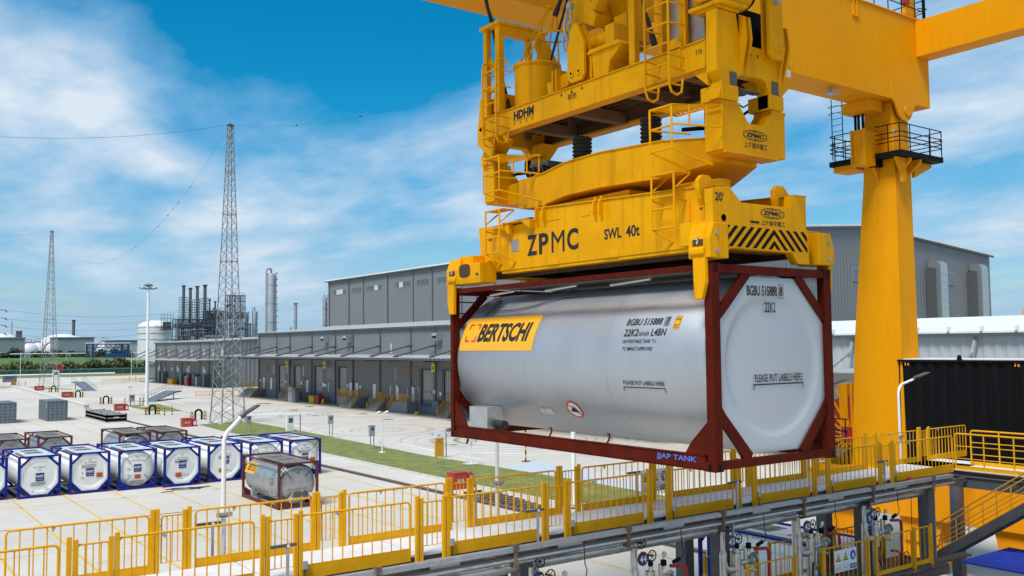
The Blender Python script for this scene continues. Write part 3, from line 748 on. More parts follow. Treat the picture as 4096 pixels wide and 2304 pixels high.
def rotator():
    """middle beam that carries the spreader's slewing ring"""
    t = thing('rotator_beam', 'cranked yellow slewing beam between the upper hoist frame and the spreader', 'crane beam', (1.22, 3.03, 11.45))
    prof_top = [(5.50, 11.98), (5.1, 11.99), (4.7, 11.94), (4.2, 11.93), (3.95, 11.935), (3.42, 12.02), (2.6, 12.035), (1.3, 11.97), (.57, 11.92)]
    prof_bot = [(5.50, 11.66), (5.1, 11.60), (4.7, 11.45), (4.2, 11.41), (3.95, 11.43), (3.42, 11.50), (2.6, 11.51), (1.3, 11.455), (.57, 11.60)]
    half = [.36, .40, .68, .72, .72, .72, .72, .72, .40]
    b = MB(); vs = []; n = len(half)
    for (y, zt), (_, zb), h in zip(prof_top, prof_bot, half):
        vs += [(1.22-h, y, zb), (1.22+h, y, zb), (1.22+h, y, zt), (1.22-h, y, zt)]
    fs = []
    for i in range(n-1):
        for k in range(4): fs.append((4*i+k, 4*i+(k+1) % 4, 4*i+4+(k+1) % 4, 4*i+4+k))
    fs += [(0,1,2,3), tuple(4*(n-1)+k for k in range(4))]
    b.add(vs, fs); b.build('beam_body', YEL, t, bevel=.004)
    b = MB()
    for sg in (-1, 1):
        for i in range(3, n-1):
            (y0, z0), (y1, z1) = prof_top[i], prof_top[i+1]
            x0, x1 = 1.22+sg*(half[i]+.02), 1.22+sg*(half[i+1]+.02); xi0, xi1 = 1.22+sg*(half[i]-.10), 1.22+sg*(half[i+1]-.10)
            b.add([(x0,y0,z0+.001),(x1,y1,z1+.001),(xi1,y1,z1+.001),(xi0,y0,z0+.001),(x0,y0,z0+.016),(x1,y1,z1+.016),(xi1,y1,z1+.016),(xi0,y0,z0+.016)], [(0,1,2,3),(4,5,6,7),(0,1,5,4),(1,2,6,5),(2,3,7,6),(3,0,4,7)])
    b.build('beam_rim', YEL, t)
    # end boxes with two horns each
    for y0, y1 in ((.27, .57), (5.48, 5.78)):
        b = MB()
        b.prism([(.57, 11.69), (1.87, 11.69), (1.87, 12.33), (1.60, 12.33), (1.42, 12.10), (1.10, 12.10), (.92, 12.33), (.57, 12.33)], 'y', y0, y1)
        b.build('end_box', YEL, t, bevel=.006)
        b = MB()
        for xa, xb in ((.56, .93), (1.59, 1.88)): b.box(xa, xb, y0-.008, y1+.008, 12.295, 12.345)
        b.box(.60, 1.70, y0-.03, y1-.01, 11.655, 11.688); b.build('box_trim', YEL, t)
    a = MB(); zpmc_badge(a, .99, 1.47, 11.87, 12.015, .266, 11.765, 11.845, 1.0, 1.48); a.build('maker_badge', INK, t, recalc=False)
    # bellows
    for y in (3.82, 2.21):
        b = MB(); prof = []
        for i in range(9):
            z = 12.0 + .065*i; prof += [(.135, z), (.165, z+.018), (.165, z+.04), (.135, z+.062)]
        b.lathe(prof, (1.2, y, 0), 'z', 24); b.build('bellows', BELLOW, t, smooth=30)
    b = MB(); b.box(.80, 1.15, 4.25, 4.75, 12.0, 12.24); b.box(.75, 1.2, 4.1, 4.9, 11.98, 12.0); b.build('motor_box', GREYD, t, bevel=.01)
    b = MB()
    for i in range(5): b.cyl((.72, 4.2+.12*i, 12.02), (.72, 4.26+.12*i, 12.14), .03, 8)
    b.cyl((.6, 4.1, 12.1), (1.5, 4.7, 12.15), .02, 8); b.cyl((1.0, 5.5, 12.2), (1.3, 4.6, 12.2), .025, 8); b.cyl((1.2, 1.0, 12.05), (1.6, .6, 12.45), .02, 8); b.box(.95, 1.1, .62, .8, 12.0, 12.28)
    b.cyl((.7, 1.1, 12.12), (1.5, .6, 12.2), .03, 8)
    b.build('hydraulic_fittings', BLK, t)
    # caged service platforms hung on the flank
    for k, (ya, yb, yc) in enumerate(((4.98, 4.52, 3.62), (1.02, .62, .08))):
        a = MB(); zo, zi, zb = 12.27, 12.05, 11.70; xo = 0.0; xi = .52
        for y in (ya, yb): a.tube([(xi, y-.22 if k else y-.5, zb-.21), (xo, y, zb), (xo, y, zo-.02), (xo+.02, y, zo)], .016, 8)
        top = [(xo, ya, zo), (xo, yb, zo), (xi, yb-.45 if not k else yb-.40, zo-.0), (xi, ya-.0, zo)]
        a.tube(top, .015, 8, closed=True)
        for i in range(1, 9):
            f_ = i/9; y = ya+(yb-ya)*f_; a.cyl((xo, y, zo), (xi, y-.40*f_, zo), .008, 6)
        for z in (12.0, zb): a.cyl((xo, ya, z), (xo, yb, z), .014, 8)
        a.cyl((xo, ya, 12.0), (xi, ya-.25, 11.97), .014, 8); a.cyl((xo, yb, 12.02), (xi, yb-.40, 11.96), .014, 8)
        for f_ in (.35, .7, 1.0): 
            a.cyl((xo+(xi-xo)*f_, yb-.40*f_, zo), (xo+(xi-xo)*f_, yb-.40*f_, 11.99), .013, 8)
        a.build('service_cage', YEL, t, smooth=40)
    return t
rotator()

def upper_frame():
    t = thing('hoist_head_frame', 'yellow upper hoist frame with ladders, drum and rope anchors above the slewing beam', 'crane frame', (1.22, 3.03, 12.4))
    XF = .47
    for x0, x1 in ((XF, .66), (1.80, 1.99)):
        b = MB(); b.box(x0, x1, .44, 5.62, 12.83, 13.17); b.build('side_girder', YEL, t, bevel=.004)
        b = MB(); b.box(x0-.02, x1+.02, .44, 5.62, 13.171, 13.185); b.box(x0-.01, x1+.02, .44, 5.62, 12.80, 12.829); b.build('girder_flange', YEL, t)
    b = MB()
    for y in (.9, 2.0, 3.35, 4.6): b.box(.67, 1.79, y, y+.16, 12.80, 12.98)
    b.box(.66, 1.79, 2.17, 3.34, 12.90, 12.95) if False else None
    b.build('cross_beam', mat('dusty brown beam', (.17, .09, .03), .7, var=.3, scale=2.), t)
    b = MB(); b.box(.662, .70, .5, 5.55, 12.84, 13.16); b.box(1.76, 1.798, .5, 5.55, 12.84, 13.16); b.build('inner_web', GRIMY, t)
    b = MB()
    for x in (.75, .9, 1.05, 1.3, 1.45, 1.6): b.box(x, x+.06, .5, 5.55, 13.0, 13.06)
    b.box(.67, 1.79, .5, 2.0, 13.08, 13.10); b.box(.67, 1.2, 2.2, 3.3, 13.08, 13.10); b.box(.67, 1.79, 3.5, 5.5, 13.08, 13.10)
    for x, y in ((.9, 4.9), (1.3, 4.2), (1.1, 1.4)): b.cyl((x, y, 12.7), (x, y, 13.0), .07, 10)
    b.cyl((1.15, 1.05, 12.1), (1.15, 1.05, 13.0), .035, 10)
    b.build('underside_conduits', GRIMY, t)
    # end portals
    por = [(.50, 12.36), (.57, 12.62), (.47, 12.72), (.47, 13.14), (.49, 13.55), (.88, 13.55), (.95, 13.16), (1.66, 13.16), (1.70, 13.55), (1.86, 13.55), (1.88, 13.15), (2.03, 12.98), (2.03, 12.76), (1.79, 12.55), (1.79, 12.36), (1.50, 12.36), (1.50, 12.62), (1.47, 12.70), (1.40, 12.74), (.96, 12.74), (.89, 12.70), (.86, 12.62), (.86, 12.36)]
    for y0, y1 in ((.25, .43), (5.62, 5.80)):
        b = MB(); b.prism(por, 'y', y0, y1); b.build('end_portal', YEL, t, bevel=.005)
    b = MB()
    for xa, xb in ((.54, .86), (1.50, 1.80)): b.box(xa, xb, .225, .60, 12.35, 12.55) ; b.box(xa, xb, 5.46, 5.83, 12.35, 12.55)
    for y0, y1 in ((.44, .72), (5.30, 5.61)):
        b.prism([(y0 if y0 < 1 else y1, 12.56), (y1 if y0 < 1 else y0, 12.80), (y0 if y0 < 1 else y1, 12.80)], 'x', .50, .92); b.prism([(y0 if y0 < 1 else y1, 12.56), (y1 if y0 < 1 else y0, 12.80), (y0 if y0 < 1 else y1, 12.80)], 'x', 1.5, 1.92)
    b.build('portal_foot', YEL, t, bevel=.004)
    b = MB()
    for x in (.93, 1.72): b.prism([(.25, 12.72), (.25, 13.55), (.16, 13.50), (.13, 13.2), (.2, 12.9)], 'x', x, x+.03); b.prism([(.25, 12.72), (.25, 13.55), (.16, 13.50), (.13, 13.2), (.2, 12.9)], 'x', x+.10, x+.13)
    b.build('portal_rib', YEL, t)
    b = MB()
    for x in (.72, 1.58): b.box(x, x+.13, .235, .249, 12.52, 12.74)
    b.build('mud_flap', GREYD, t, bevel=.004)
    b = MB(); b.box(1.86, 2.0, .243, .249, 12.86, 12.97); b.build('rating_plate', WHITE, t)
    b = MB(); b.box(.98, 1.40, .30, .42, 12.55, 12.57); b.cyl((1.05, .5, 12.55), (1.3, .5, 12.6), .05, 10); b.tube([(1.0, .4, 12.40), (1.1, .35, 12.33), (1.25, .4, 12.40)], .012, 6); b.build('portal_cable', GREYD, t)
    b = MB()
    for y in (5.63, ): b.prism([(y, 13.05), (y+.17, 12.98), (y+.17, 12.72), (y-.25, 12.42), (y-.33, 12.62), (y-.05, 12.80)], 'x', XF-.03, XF+.02); b.prism([(y-.05, 13.18), (y+.03, 13.26), (y+.12, 13.22), (y+.17, 13.0), (y-.02, 12.9)], 'x', XF-.03, XF+.02)
    for y in (.98, ): b.prism([(y-.10, 12.9), (y-.12, 13.22), (y-.05, 13.33), (y+.06, 13.33), (y+.12, 13.24), (y-.02, 12.9)], 'x', XF-.02, XF+.03)
    b.prism([(5.0, 12.79), (4.86, 12.66), (4.95, 12.6), (5.1, 12.79)], 'x', XF, XF+.05)
    b.build('lifting_eye', YEL, t, bevel=.006)
    a = MB(); xx = XF-.0035
    text(a, 'HDHM', (xx, 4.74, 12.955), (0,-1,0), (0,0,1), .56, .15, .05, .06)
    a.quad((xx, 4.74, 12.935), (xx, 4.16, 12.935), (xx, 4.16, 12.941), (xx, 4.74, 12.941))
    for i, c in enumerate('华东重机'): text(a, c, (xx, 4.74-.165*i, 12.87), (0,-1,0), (0,0,1), .055, .05, .0)
    text(a, '梯侧', (xx, 3.30, 12.98), (0,-1,0), (0,0,1), .21, .10, .0)
    for y in (3.45, 3.20, 2.95): a.add([(xx, y+.028, 13.085), (xx, y-.028, 13.085), (xx, y, 13.14)], [(0,1,2)])
    text(a, '11t', (xx, .60, 13.0), (0,-1,0), (0,0,1), .11, .075, .02)
    for x in (1.15, 1.30, 1.45): a.add([(x-.022, .246, 13.02), (x+.022, .246, 13.02), (x, .246, 13.075)], [(0,1,2)])
    a.build('frame_lettering', INK, t, recalc=False)
    # ladders
    for k, (ya, yb, zt, zb) in enumerate(((5.28, 4.88, 14.05, 12.70), (1.29, .84, 14.9, 12.62))):
        a = MB(); xo = .20
        for y in (ya, yb):
            if k == 0: a.tube([(XF, y-.02, zt-.12), (XF-.04, y, zt-.03), (XF-.12, y, zt), (xo+.02, y, zt-.04), (xo, y, zt-.12), (xo, y, zb), (xo+.04, y, zb-.09), (xo+.14, y, zb-.12), (xo+.23, y, zb-.07), (XF-.01, y, zb+.12)], .017, 8)
            else: a.tube([(xo, y, zt), (xo, y, zb), (xo+.04, y, zb-.09), (xo+.14, y, zb-.12), (xo+.23, y, zb-.07), (XF-.01, y, zb+.12)], .017, 8); a.cyl((XF+.05, y, 13.2), (XF+.05, y, zt), .017, 8)
            for z in (12.88, 13.05): a.cyl((xo, y, z), (XF, y-.02, z-.03), .015, 8)
            a.cyl((xo, y, zb+.02), (XF-.02, y, zb+.02), .014, 8)
        for i in range(5 if k == 0 else 8):
            z = zb + .02 + .28*i
            if z < zt-.1: a.cyl((xo, ya, z), (xo, yb, z), .014, 8)
            if z > 13.3: 
                for y in (ya, yb): a.cyl((xo, y, z), (XF+.05, y, z+.01), .013, 6)
        a.build('access_ladder', YEL, t, smooth=40)
    # rope frame at the far end, drum with guide cone, link plates, cylinder, box
    b = MB()
    for x, y, w in ((.50, 5.56, .05), (.50, 5.18, .06), (1.42, 5.56, .05), (1.42, 5.18, .06)): b.box(x-w, x+w, y-w, y+w, 13.186, 14.74)
    b.box(.40, 1.52, 5.08, 5.66, 14.741, 14.80); b.box(.45, 1.47, 5.11, 5.14, 14.60, 14.74); b.bar((1.35, 5.16, 14.62), (1.98, 5.16, 13.75), .05, .30)
    b.bar((.52, 5.52, 14.2), (.52, 5.2, 13.85), .05, .10); b.bar((.52, 5.5, 13.65), (.52, 5.2, 13.62), .05, .07); b.bar((.52, 5.3, 13.4), (1.4, 5.3, 13.4), .2, .3)
    b.build('rope_frame', YEL, t, bevel=.004)
    b = MB(); b.lathe([(.38, 13.20), (.39, 13.21), (.39, 13.90), (.42, 13.92), (.42, 13.96), (.37, 13.96), (.37, 13.27), (.01, 13.26)], (.95, 4.70, 0), 'z', 40); bo = b.build('cable_basket', YEL, t, smooth=40)
    b = MB()
    for i in range(4):
        tt = 2*PI*i/4+.5; b.cyl((.95+.41*math.cos(tt), 4.70+.41*math.sin(tt), 13.94), (1.08+.08*math.cos(tt), 4.42+.08*math.sin(tt), 14.95), .016, 8)
    for r_, z, cy in ((.30, 14.42, 4.35), (.22, 15.2, 4.40), (.10, 14.95, 4.42)): b.tube([(1.08+r_*math.cos(2*PI*i/20), cy+r_*math.sin(2*PI*i/20), z) for i in range(20)], .016, 8, closed=True)
    b.build('guide_cone', YEL, bo, smooth=40)
    def link(x, y, z0, z1):
        b = MB(); w = .20
        pts = [(y-w, z0+.09), (y-w+.07, z0), (y+w-.07, z0), (y+w, z0+.09), (y+w, z1-.32), (y+.10, z1), (y-.02, z1+.05), (y-w, z1-.30)]
        b.prism(pts, 'x', x, x+.06); b.prism(pts, 'x', x+.14, x+.20); lo = b.build('link_plate', YEL, t, bevel=.006)
        b = MB()
        for dy in (-.09, .09): b.lathe([(.022, -.02), (.055, -.02), (.055, .0), (.022, .0)], (x, y+dy, z0+.14), 'x', 16)
        b.build('pin', YEL, lo, smooth=40); b = MB()
        for dy in (-.09, .09): b.lathe([(.001, -.022), (.022, -.022)], (x, y+dy, z0+.14), 'x', 12)
        b.build('pin_hole', BLK, lo, recalc=False)
    link(XF-.01, 3.09, 13.24, 14.12)
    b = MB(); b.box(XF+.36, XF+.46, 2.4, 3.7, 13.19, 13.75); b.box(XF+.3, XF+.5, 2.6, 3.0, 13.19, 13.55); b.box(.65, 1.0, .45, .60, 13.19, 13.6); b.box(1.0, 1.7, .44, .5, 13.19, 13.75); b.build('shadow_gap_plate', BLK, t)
    b = MB()
    b.bar((XF+.22, 3.46, 13.40), (XF+.22, 3.98, 13.33), .16, .22)
    for y in (3.75, 3.66, 2.80, 2.70): b.box(XF+.05, XF+.30, y-.015, y+.015, 13.186, 13.58)
    b.prism([(2.78, 13.60), (2.10, 13.60), (2.22, 13.50), (2.38, 13.40), (2.42, 13.19), (2.74, 13.19)], 'x', XF+.06, XF+.50)
    b.prism([(2.86, 13.60), (2.10, 13.60), (2.16, 13.66), (2.80, 13.66)], 'x', XF+.02, XF+.60)
    b.build('bearing_bracket', YEL, t, bevel=.005)
    b = MB(); b.cyl((XF+.3, 3.05, 13.86), (XF+.3, 2.4, 13.84), .13, 24); b.box(XF+.10, XF+.5, 2.32, 2.52, 13.68, 13.98); b.build('hoist_cylinder', YEL, t, smooth=40, bevel=.006)
    b = MB(); b.box(XF+.38, XF+.9, 2.34, 2.62, 13.80, 14.2); b.cyl((XF+.7, 3.0, 14.1), (XF+.7, 2.6, 14.1), .2, 20); b.prism([(3.30, 14.31), (2.66, 14.28), (2.56, 14.26), (2.56, 14.9), (2.92, 15.0), (3.1, 14.75)], 'x', XF+.63, XF+1.2); b.build('gearbox_cover', YEL, t, bevel=.01)
    b = MB(); b.prism([(3.42, 14.20), (3.10, 14.20), (2.86, 14.08), (2.80, 14.25), (2.96, 14.62), (3.32, 14.70), (3.46, 14.52)], 'x', XF+.17, XF+.5); b.bar((XF+.25, 2.86, 14.35), (XF+.25, 2.3, 15.3), .2, .14); b.build('sheave_block', YEL, t, bevel=.01)
    # chain of three links
    b = MB()
    for i in range(3):
        z = 14.36-.20*i; pts = []
        for j in range(18):
            tt = 2*PI*j/18; a_, c_ = .055*math.cos(tt), .14*math.sin(tt); 
            pts.append((XF+.0+(a_ if i % 2 else 0), 3.24+(0 if i % 2 else a_)+.05*i, z-.02+c_))
        b.tube(pts, .022, 8, closed=True)
    b.lathe([(.01, -.05), (.06, -.05), (.06, .03)], (XF+.02, 3.22, 14.48), 'x', 12)
    b.build('shackle_chain', GALV, t, smooth=40)
    b = MB()
    for y0, y1 in ((2.02, 1.92), (1.42, 1.34), (1.02, .95)): b.box(XF+.12, XF+.22, y1-.02, y0, 13.19, 15.2)
    b.build('cabinet_post', YEL, t)
    b = MB(); b.box(XF+.25, XF+.7, .62, 1.36, 13.19, 15.2); b.build('steel_cabinet', ALU, t, bevel=.01)
    b = MB(); b.prism([(.58, 13.80), (.58, 14.05), (.40, 14.15), (-.02, 14.15), (-.06, 13.85), (.10, 13.72), (.40, 13.72)], 'x', .30, 1.05) if False else None
    b.box(.50, .92, .22, .62, 13.56, 13.60); b.box(.46, .98, .14, .72, 13.60, 13.66); b.cyl((.42, .42, 13.92), (1.20, .42, 13.92), .24, 24); b.box(.5, 1.0, .2, .66, 13.66, 14.2)
    b.build('hoist_motor', YEL, t, bevel=.01, smooth=40)
    b = MB(); b.box(.48, .96, .16, .70, 13.655, 13.672); b.cyl((1.21, .42, 13.92), (1.28, .42, 13.92), .2, 20); b.build('motor_gasket', BLK, t)
    pts = [(1.38, 13.07), (1.45, 13.0), (1.62, 13.0), (1.68, 13.07), (1.66, 13.9), (1.60, 14.3), (1.42, 14.3), (1.38, 13.9)]
    b = MB(); b.prism(pts, 'y', .10, .16); b.prism(pts, 'y', .225, .249); lo = b.build('link_plate', YEL, t, bevel=.006)
    b = MB()
    for dx in (1.465, 1.60): b.lathe([(.02, -.02), (.045, -.02), (.045, .0)], (dx, .10, 13.16), 'y', 14)
    b.build('pin', YEL, lo, smooth=40)
    b = MB(); b.cyl((1.5, .02, 13.80), (1.5, .12, 13.80), .05, 12); b.build('pin_nut', GALV, lo, smooth=40)
    # ropes with dark sockets
    for i, (x, y, z, x2, y2) in enumerate(((.60, 5.5, 14.82, .2, 5.75), (.9, 4.12, 14.68, 1.35, 3.75), (.7, 5.2, 13.3, .55, 5.5), (.95, 4.55, 13.5, 1.25, 4.2), (1.1, 3.6, 14.2, .9, 3.9), (.75, 3.05, 14.6, .6, 3.3), (.95, 2.75, 14.65, 1.05, 2.55), (.9, 1.80, 13.55, .6, 2.05), (.85, 1.30, 13.55, .98, 1.2))):
        b = MB(); d = Vector((x2-x, y2-y, 1.6)).normalized(); p = Vector((x, y, z)); q = p + d*9
        b.cyl(p + d*.3, q, .022, 8); ro = b.build('hoist_rope', RUB, t, smooth=40)
        b = MB(); b.cyl(p, p + d*.14, .05, 10, .045); b.cyl(p + d*.14, p + d*.42, .038, 10, .03); b.build('rope_socket', RUB, ro, smooth=40)
    return t
upper_frame()

# ------------------------------------------------------------------ gantry crane
def gantry():
    t = thing('gantry_crane', 'huge yellow gantry crane with a tapered leg and box girder over the yard', 'crane', (27, 14.4, 2))
    b = MB(); b.box(-22, 29.0, 13.42, 14.92, 19.13, 22.80); b.box(-22, 29.03, 13.36, 14.98, 22.80, 22.86)
    b.build('main_girder', YELG, t, bevel=.012)
    b = MB(); b.box(-22, 29.0, -10.5, -9.0, 19.13, 22.80); b.box(-22, 29.03, -10.56, -8.94, 22.80, 22.86); b.build('main_girder', YELG, t)  # near girder, unseen above the camera, added for its slight shade and reflection
    b = MB(); b.box(28.04, 29.0, -9, 13.415, 21.2, 22.76); b.build('end_tie', YELG, t, bevel=.012)
    b = MB()
    for x in (17.2, 24.0): b.box(x, x+.30, 13.405, 13.42, 20.2, 22.8) if x < 20 else None
    b.box(23.55, 23.62, 13.37, 13.42, 22.15, 22.8); b.box(23.80, 23.87, 13.37, 13.42, 22.10, 22.8); b.box(23.5, 23.95, 13.36, 13.42, 22.08, 22.13)
    b.build('girder_bracket', YELG, t)
    # leg: wide at the foot, narrow at the head
    b = MB()
    def ring(z, x0, x1, y0, y1): return [(x0,y0,z),(x1,y0,z),(x1,y1,z),(x0,y1,z)]
    vs = ring(3.4, 26.25, 27.6, 13.40, 15.95) + ring(9.0, 26.3, 27.55, 13.50, 15.66) + ring(16.0, 26.38, 27.55, 13.55, 15.02) + ring(19.12, 26.4, 27.55, 13.62, 14.88)
    fs = []
    for k in range(3):
        for i in range(4): fs.append((4*k+i, 4*k+(i+1) % 4, 4*k+4+(i+1) % 4, 4*k+4+i))
    fs += [(3,2,1,0), (12,13,14,15)]
    b.add(vs, fs); b.build('leg', YELG, t, bevel=.02)
    b = MB(); b.prism([(25.9, 20.2), (26.1, 19.13), (26.28, 18.95), (26.55, 18.50), (26.80, 18.33), (27.12, 18.31), (27.40, 18.45), (27.57, 18.70), (27.75, 19.02), (28.0, 19.13), (27.95, 19.6), (27.8, 20.2)], 'y', 13.385, 13.47)
    b.build('knee_plate', YELG, t, bevel=.01)
    b = MB(); b.lathe([(.13, -.03), (.22, -.03), (.22, .02), (.13, .02)], (27.15, 13.37, 18.75), 'y', 20); b.build('knee_pin', YELG, t, smooth=40)
    # electrical trunking boxes on the leg head
    b = MB(); b.box(25.2, 26.1, 13.88, 15.15, 18.67, 19.125); b.build('junction_box', YELG, t, bevel=.01)
    b = MB()
    for y in (14.9, 14.75, 14.55): b.cyl((25.75, y, 17.8), (25.75, y, 18.67), .055, 10)
    b.build('cable_conduit', BLK, t, smooth=40)
    b = MB(); b.box(25.2, 26.4, 14.18, 14.72, 16.45, 17.88); b.box(25.15, 25.25, 14.12, 14.20, 16.4, 17.93); b.box(25.15, 25.25, 14.70, 14.78, 16.4, 17.93); b.box(25.17, 25.25, 14.2, 14.7, 17.1, 17.18); b.box(25.17, 25.25, 14.2, 14.7, 17.82, 17.9); b.box(25.17, 25.25, 14.2, 14.7, 16.42, 16.5)
    b.build('cable_cabinet', YELG, t, bevel=.008)
    # service platform round the leg head
    b = MB(); zt = 16.92; X0, X1, Y0, Y1 = 25.85, 29.05, 12.95, 16.3
    b.box(X0, 26.3, Y0, 14.1, zt-.22, zt); b.box(X0, 26.3, 14.85, Y1, zt-.22, zt); b.box(26.3, 27.62, Y0, 13.5, zt-.22, zt); b.box(26.3, 27.62, 15.1, Y1, zt-.22, zt); b.box(27.62, X1, Y0, Y1, zt-.22, zt); b.box(26.0, 26.4, 14.1, 14.5, zt-.5, zt-.1)
    b.build('platform_deck', BLK, t)
    b = MB()
    for z in (.38, .55, .75, 1.1):
        e = .03; P = [(X0, 14.05), (X0-.0, Y0+.1), (X0+.1, Y0), (X1-.1, Y0), (X1, Y0+.1), (X1, Y1-.1), (X1-.1, Y1), (X0+.1, Y1), (X0, Y1-.1), (X0, 14.9)]
        b.tube([(x, y, zt+z) for x, y in P], .022, 6)
    for x, y in ((X0, 13.5), (X0+.02, Y0+.05), (X0+.7, Y0), (X1-1.0, Y0), (X1-.12, Y0), (X1, Y0+.6), (X1, Y1-.6), (X1-.3, Y1), (X0+1.2, Y1), (X0, Y1-.3), (X0, 15.0)): b.cyl((x, y, zt-.15), (x, y, zt+1.1), .026, 6)
    b.build('platform_railing', BLK, t)
    b = MB()
    for y in (13.2, 14.3): b.prism([(25.95, 16.68), (26.35, 16.0), (26.35, 15.7), (26.6, 15.7), (26.6, 16.68)], 'y', y, y+.14)
    for x in (26.6, 27.35): b.prism([(13.02, 16.68), (13.02, 16.56), (13.55, 16.1), (13.55, 16.68)], 'x', x, x+.14)
    b.prism([(27.6, 16.68), (28.9, 16.68), (28.9, 16.55), (27.6, 16.0)], 'y', 13.4, 13.55); b.box(26.0, 27.0, 15.1, 16.2, 16.45, 16.69)
    b.build('platform_bracket', YELG, t)
    b = MB()
    for y in (16.04, 15.52): b.cyl((25.75, y, 16.95), (25.75, y, 19.6), .022, 6)
    for i in range(9): b.cyl((25.75, 16.04, 17.1+.27*i), (25.75, 15.52, 17.1+.27*i), .012, 6)
    for z in (18.9, 19.2): b.tube([(25.75, 16.04, z), (25.45, 16.0, z), (25.35, 15.78, z), (25.45, 15.56, z), (25.75, 15.52, z)], .012, 6)
    b.build('cat_ladder', BLK, t)
    for (x, y) in ((25.9, 13.25), (29.0, 13.0), (25.9, 16.1)):
        b = MB(); b.cyl((x, y, zt+.7), (x-.1, y-.05, zt+.82), .07, 10, .03); b.cyl((x, y, zt+.55), (x, y, zt+.7), .02, 6); b.build('floodlight', GALV, t, smooth=40)
    b = MB(); b.box(22.35, 22.75, 13.6, 14.0, 18.86, 18.92); b.cyl((22.55, 13.85, 18.9), (22.55, 13.85, 19.12), .08, 10); b.build('girder_floodlight', GALV, t)
    # railing and red lamp post on the girder top
    b = MB()
    for z in (23.35, 23.9): b.cyl((25.0, 13.5, z), (29.0, 13.5, z), .022, 6); b.cyl((29.0, 13.5, z), (29.0, 16.0, z), .022, 6)
    for x in (25.2, 26.2, 27.2, 28.2, 29.0): b.cyl((x, 13.5, 22.86), (x, 13.5, 23.9), .025, 6)
    b.tube([(28.6, 13.6, 23.0), (29.3, 13.6, 23.1), (29.3, 14.2, 23.1)], .02, 6); b.tube([(28.6, 13.6, 23.5), (29.35, 13.6, 23.6), (29.35, 14.2, 23.6)], .02, 6); b.cyl((29.05, 13.6, 22.9), (29.05, 13.6, 24.2), .05, 8)
    b.build('girder_railing', BLK, t)
    b = MB(); b.prism([(27.6, 22.87), (28.6, 22.87), (28.2, 24.3), (27.9, 24.3)], 'y', 13.6, 13.75); b.build('portal_bracket', YELG, t)
    b = MB(); b.box(27.6, 27.95, 13.55, 13.8, 23.5, 23.9); b.build('warning_lamp', REDC, t, bevel=.03)
    # sill beam and cable reel
    b = MB(); b.prism([(4.0, 2.15), (17.8, 2.15), (18.6, 2.5), (18.6, 3.3), (17.6, 3.9), (4.0, 4.2)], 'x', 26.2, 27.6); b.build('sill_beam', YELLIT, t, bevel=.02)
    b = MB()
    for y in (5.2, 9.2, 13.0, 16.6): 
        b.prism([(y-.9, 2.15), (y+.9, 2.15), (y+.7, 1.2), (y-.7, 1.2)], 'x', 26.4, 27.4)
        for dy in (-.5, .5): b.cyl((26.75, y+dy, .62), (27.05, y+dy, .62), .42, 20)
        b.prism([(y-1.0, .55), (y+1.0, .55), (y+.8, 1.3), (y-.8, 1.3)], 'x', 26.5, 26.72)
    b.build('wheel_bogie', YELLIT, t)
    b = MB(); rx, ry, rz = 27.2, 16.3, 5.05
    for i in range(24):
        tt = 2*PI*i/24; b.bar((rx-.28, ry, rz), (rx-.28, ry+2.35*math.cos(tt), rz+2.35*math.sin(tt)), .10, .05); b.bar((rx+.28, ry, rz), (rx+.28, ry+2.35*math.cos(tt), rz+2.35*math.sin(tt)), .10, .05)
    b.cyl((rx-.34, ry, rz), (rx+.34, ry, rz), .35, 20)
    b.box(rx-.3, rx+.3, ry+.2, ry+.6, 3.5, rz+2.3)
    ro = b.build('reel_spokes', YELG, t)
    b = MB(); b.lathe([(.85, -.24), (1.80, -.24), (1.80, .24), (.85, .24), (.85, -.24)], (rx, ry, rz), 'x', 40); b.build('reel_cable', REDC, ro, smooth=40)
    b = MB(); b.box(26.0, 26.8, 16.2, 18.5, 4.3, 4.6); b.build('reel_deck', GREYD, t)
    b = MB()
    for z in (5.4, 5.9): b.cyl((25.98, 15.9, z), (25.98, 18.5, z), .03, 6)
    for y in (16.0, 17.2, 18.4): b.cyl((25.98, y, 4.9), (25.98, y, 5.9), .03, 6)
    b.build('reel_railing', BLK, t)
    b = MB(); b.cyl((26.2, 16.1, 4.9), (26.2, 16.1, 5.55), .22, 14); b.build('red_drum', REDC, t, smooth=40)
    return t
gantry()
def trolley():  # out of view; deck added and widened to shade the hoist frame below
    t = thing('shading_trolley', 'yellow crane trolley added unseen above the hoist frame to shade it', 'crane trolley', (1.2, 2.2, 22.9))
    b = MB(); b.box(-5.6, 8.2, -10.6, 15, 23.2, 23.9); b.build('deck', YELG, t)
    b = MB(); b.box(-2.6, 5.2, -4, 9, 23.91, 26.5); b.build('machine_house', YELG, t)
    b = MB()
    for x in (-3, 5.6):
        for y in (-9.75, 14.2): b.cyl((x, y-.1, 23.05), (x, y+.1, 23.05), .19, 16)
    b.build('wheel', GREYD, t)
trolley()

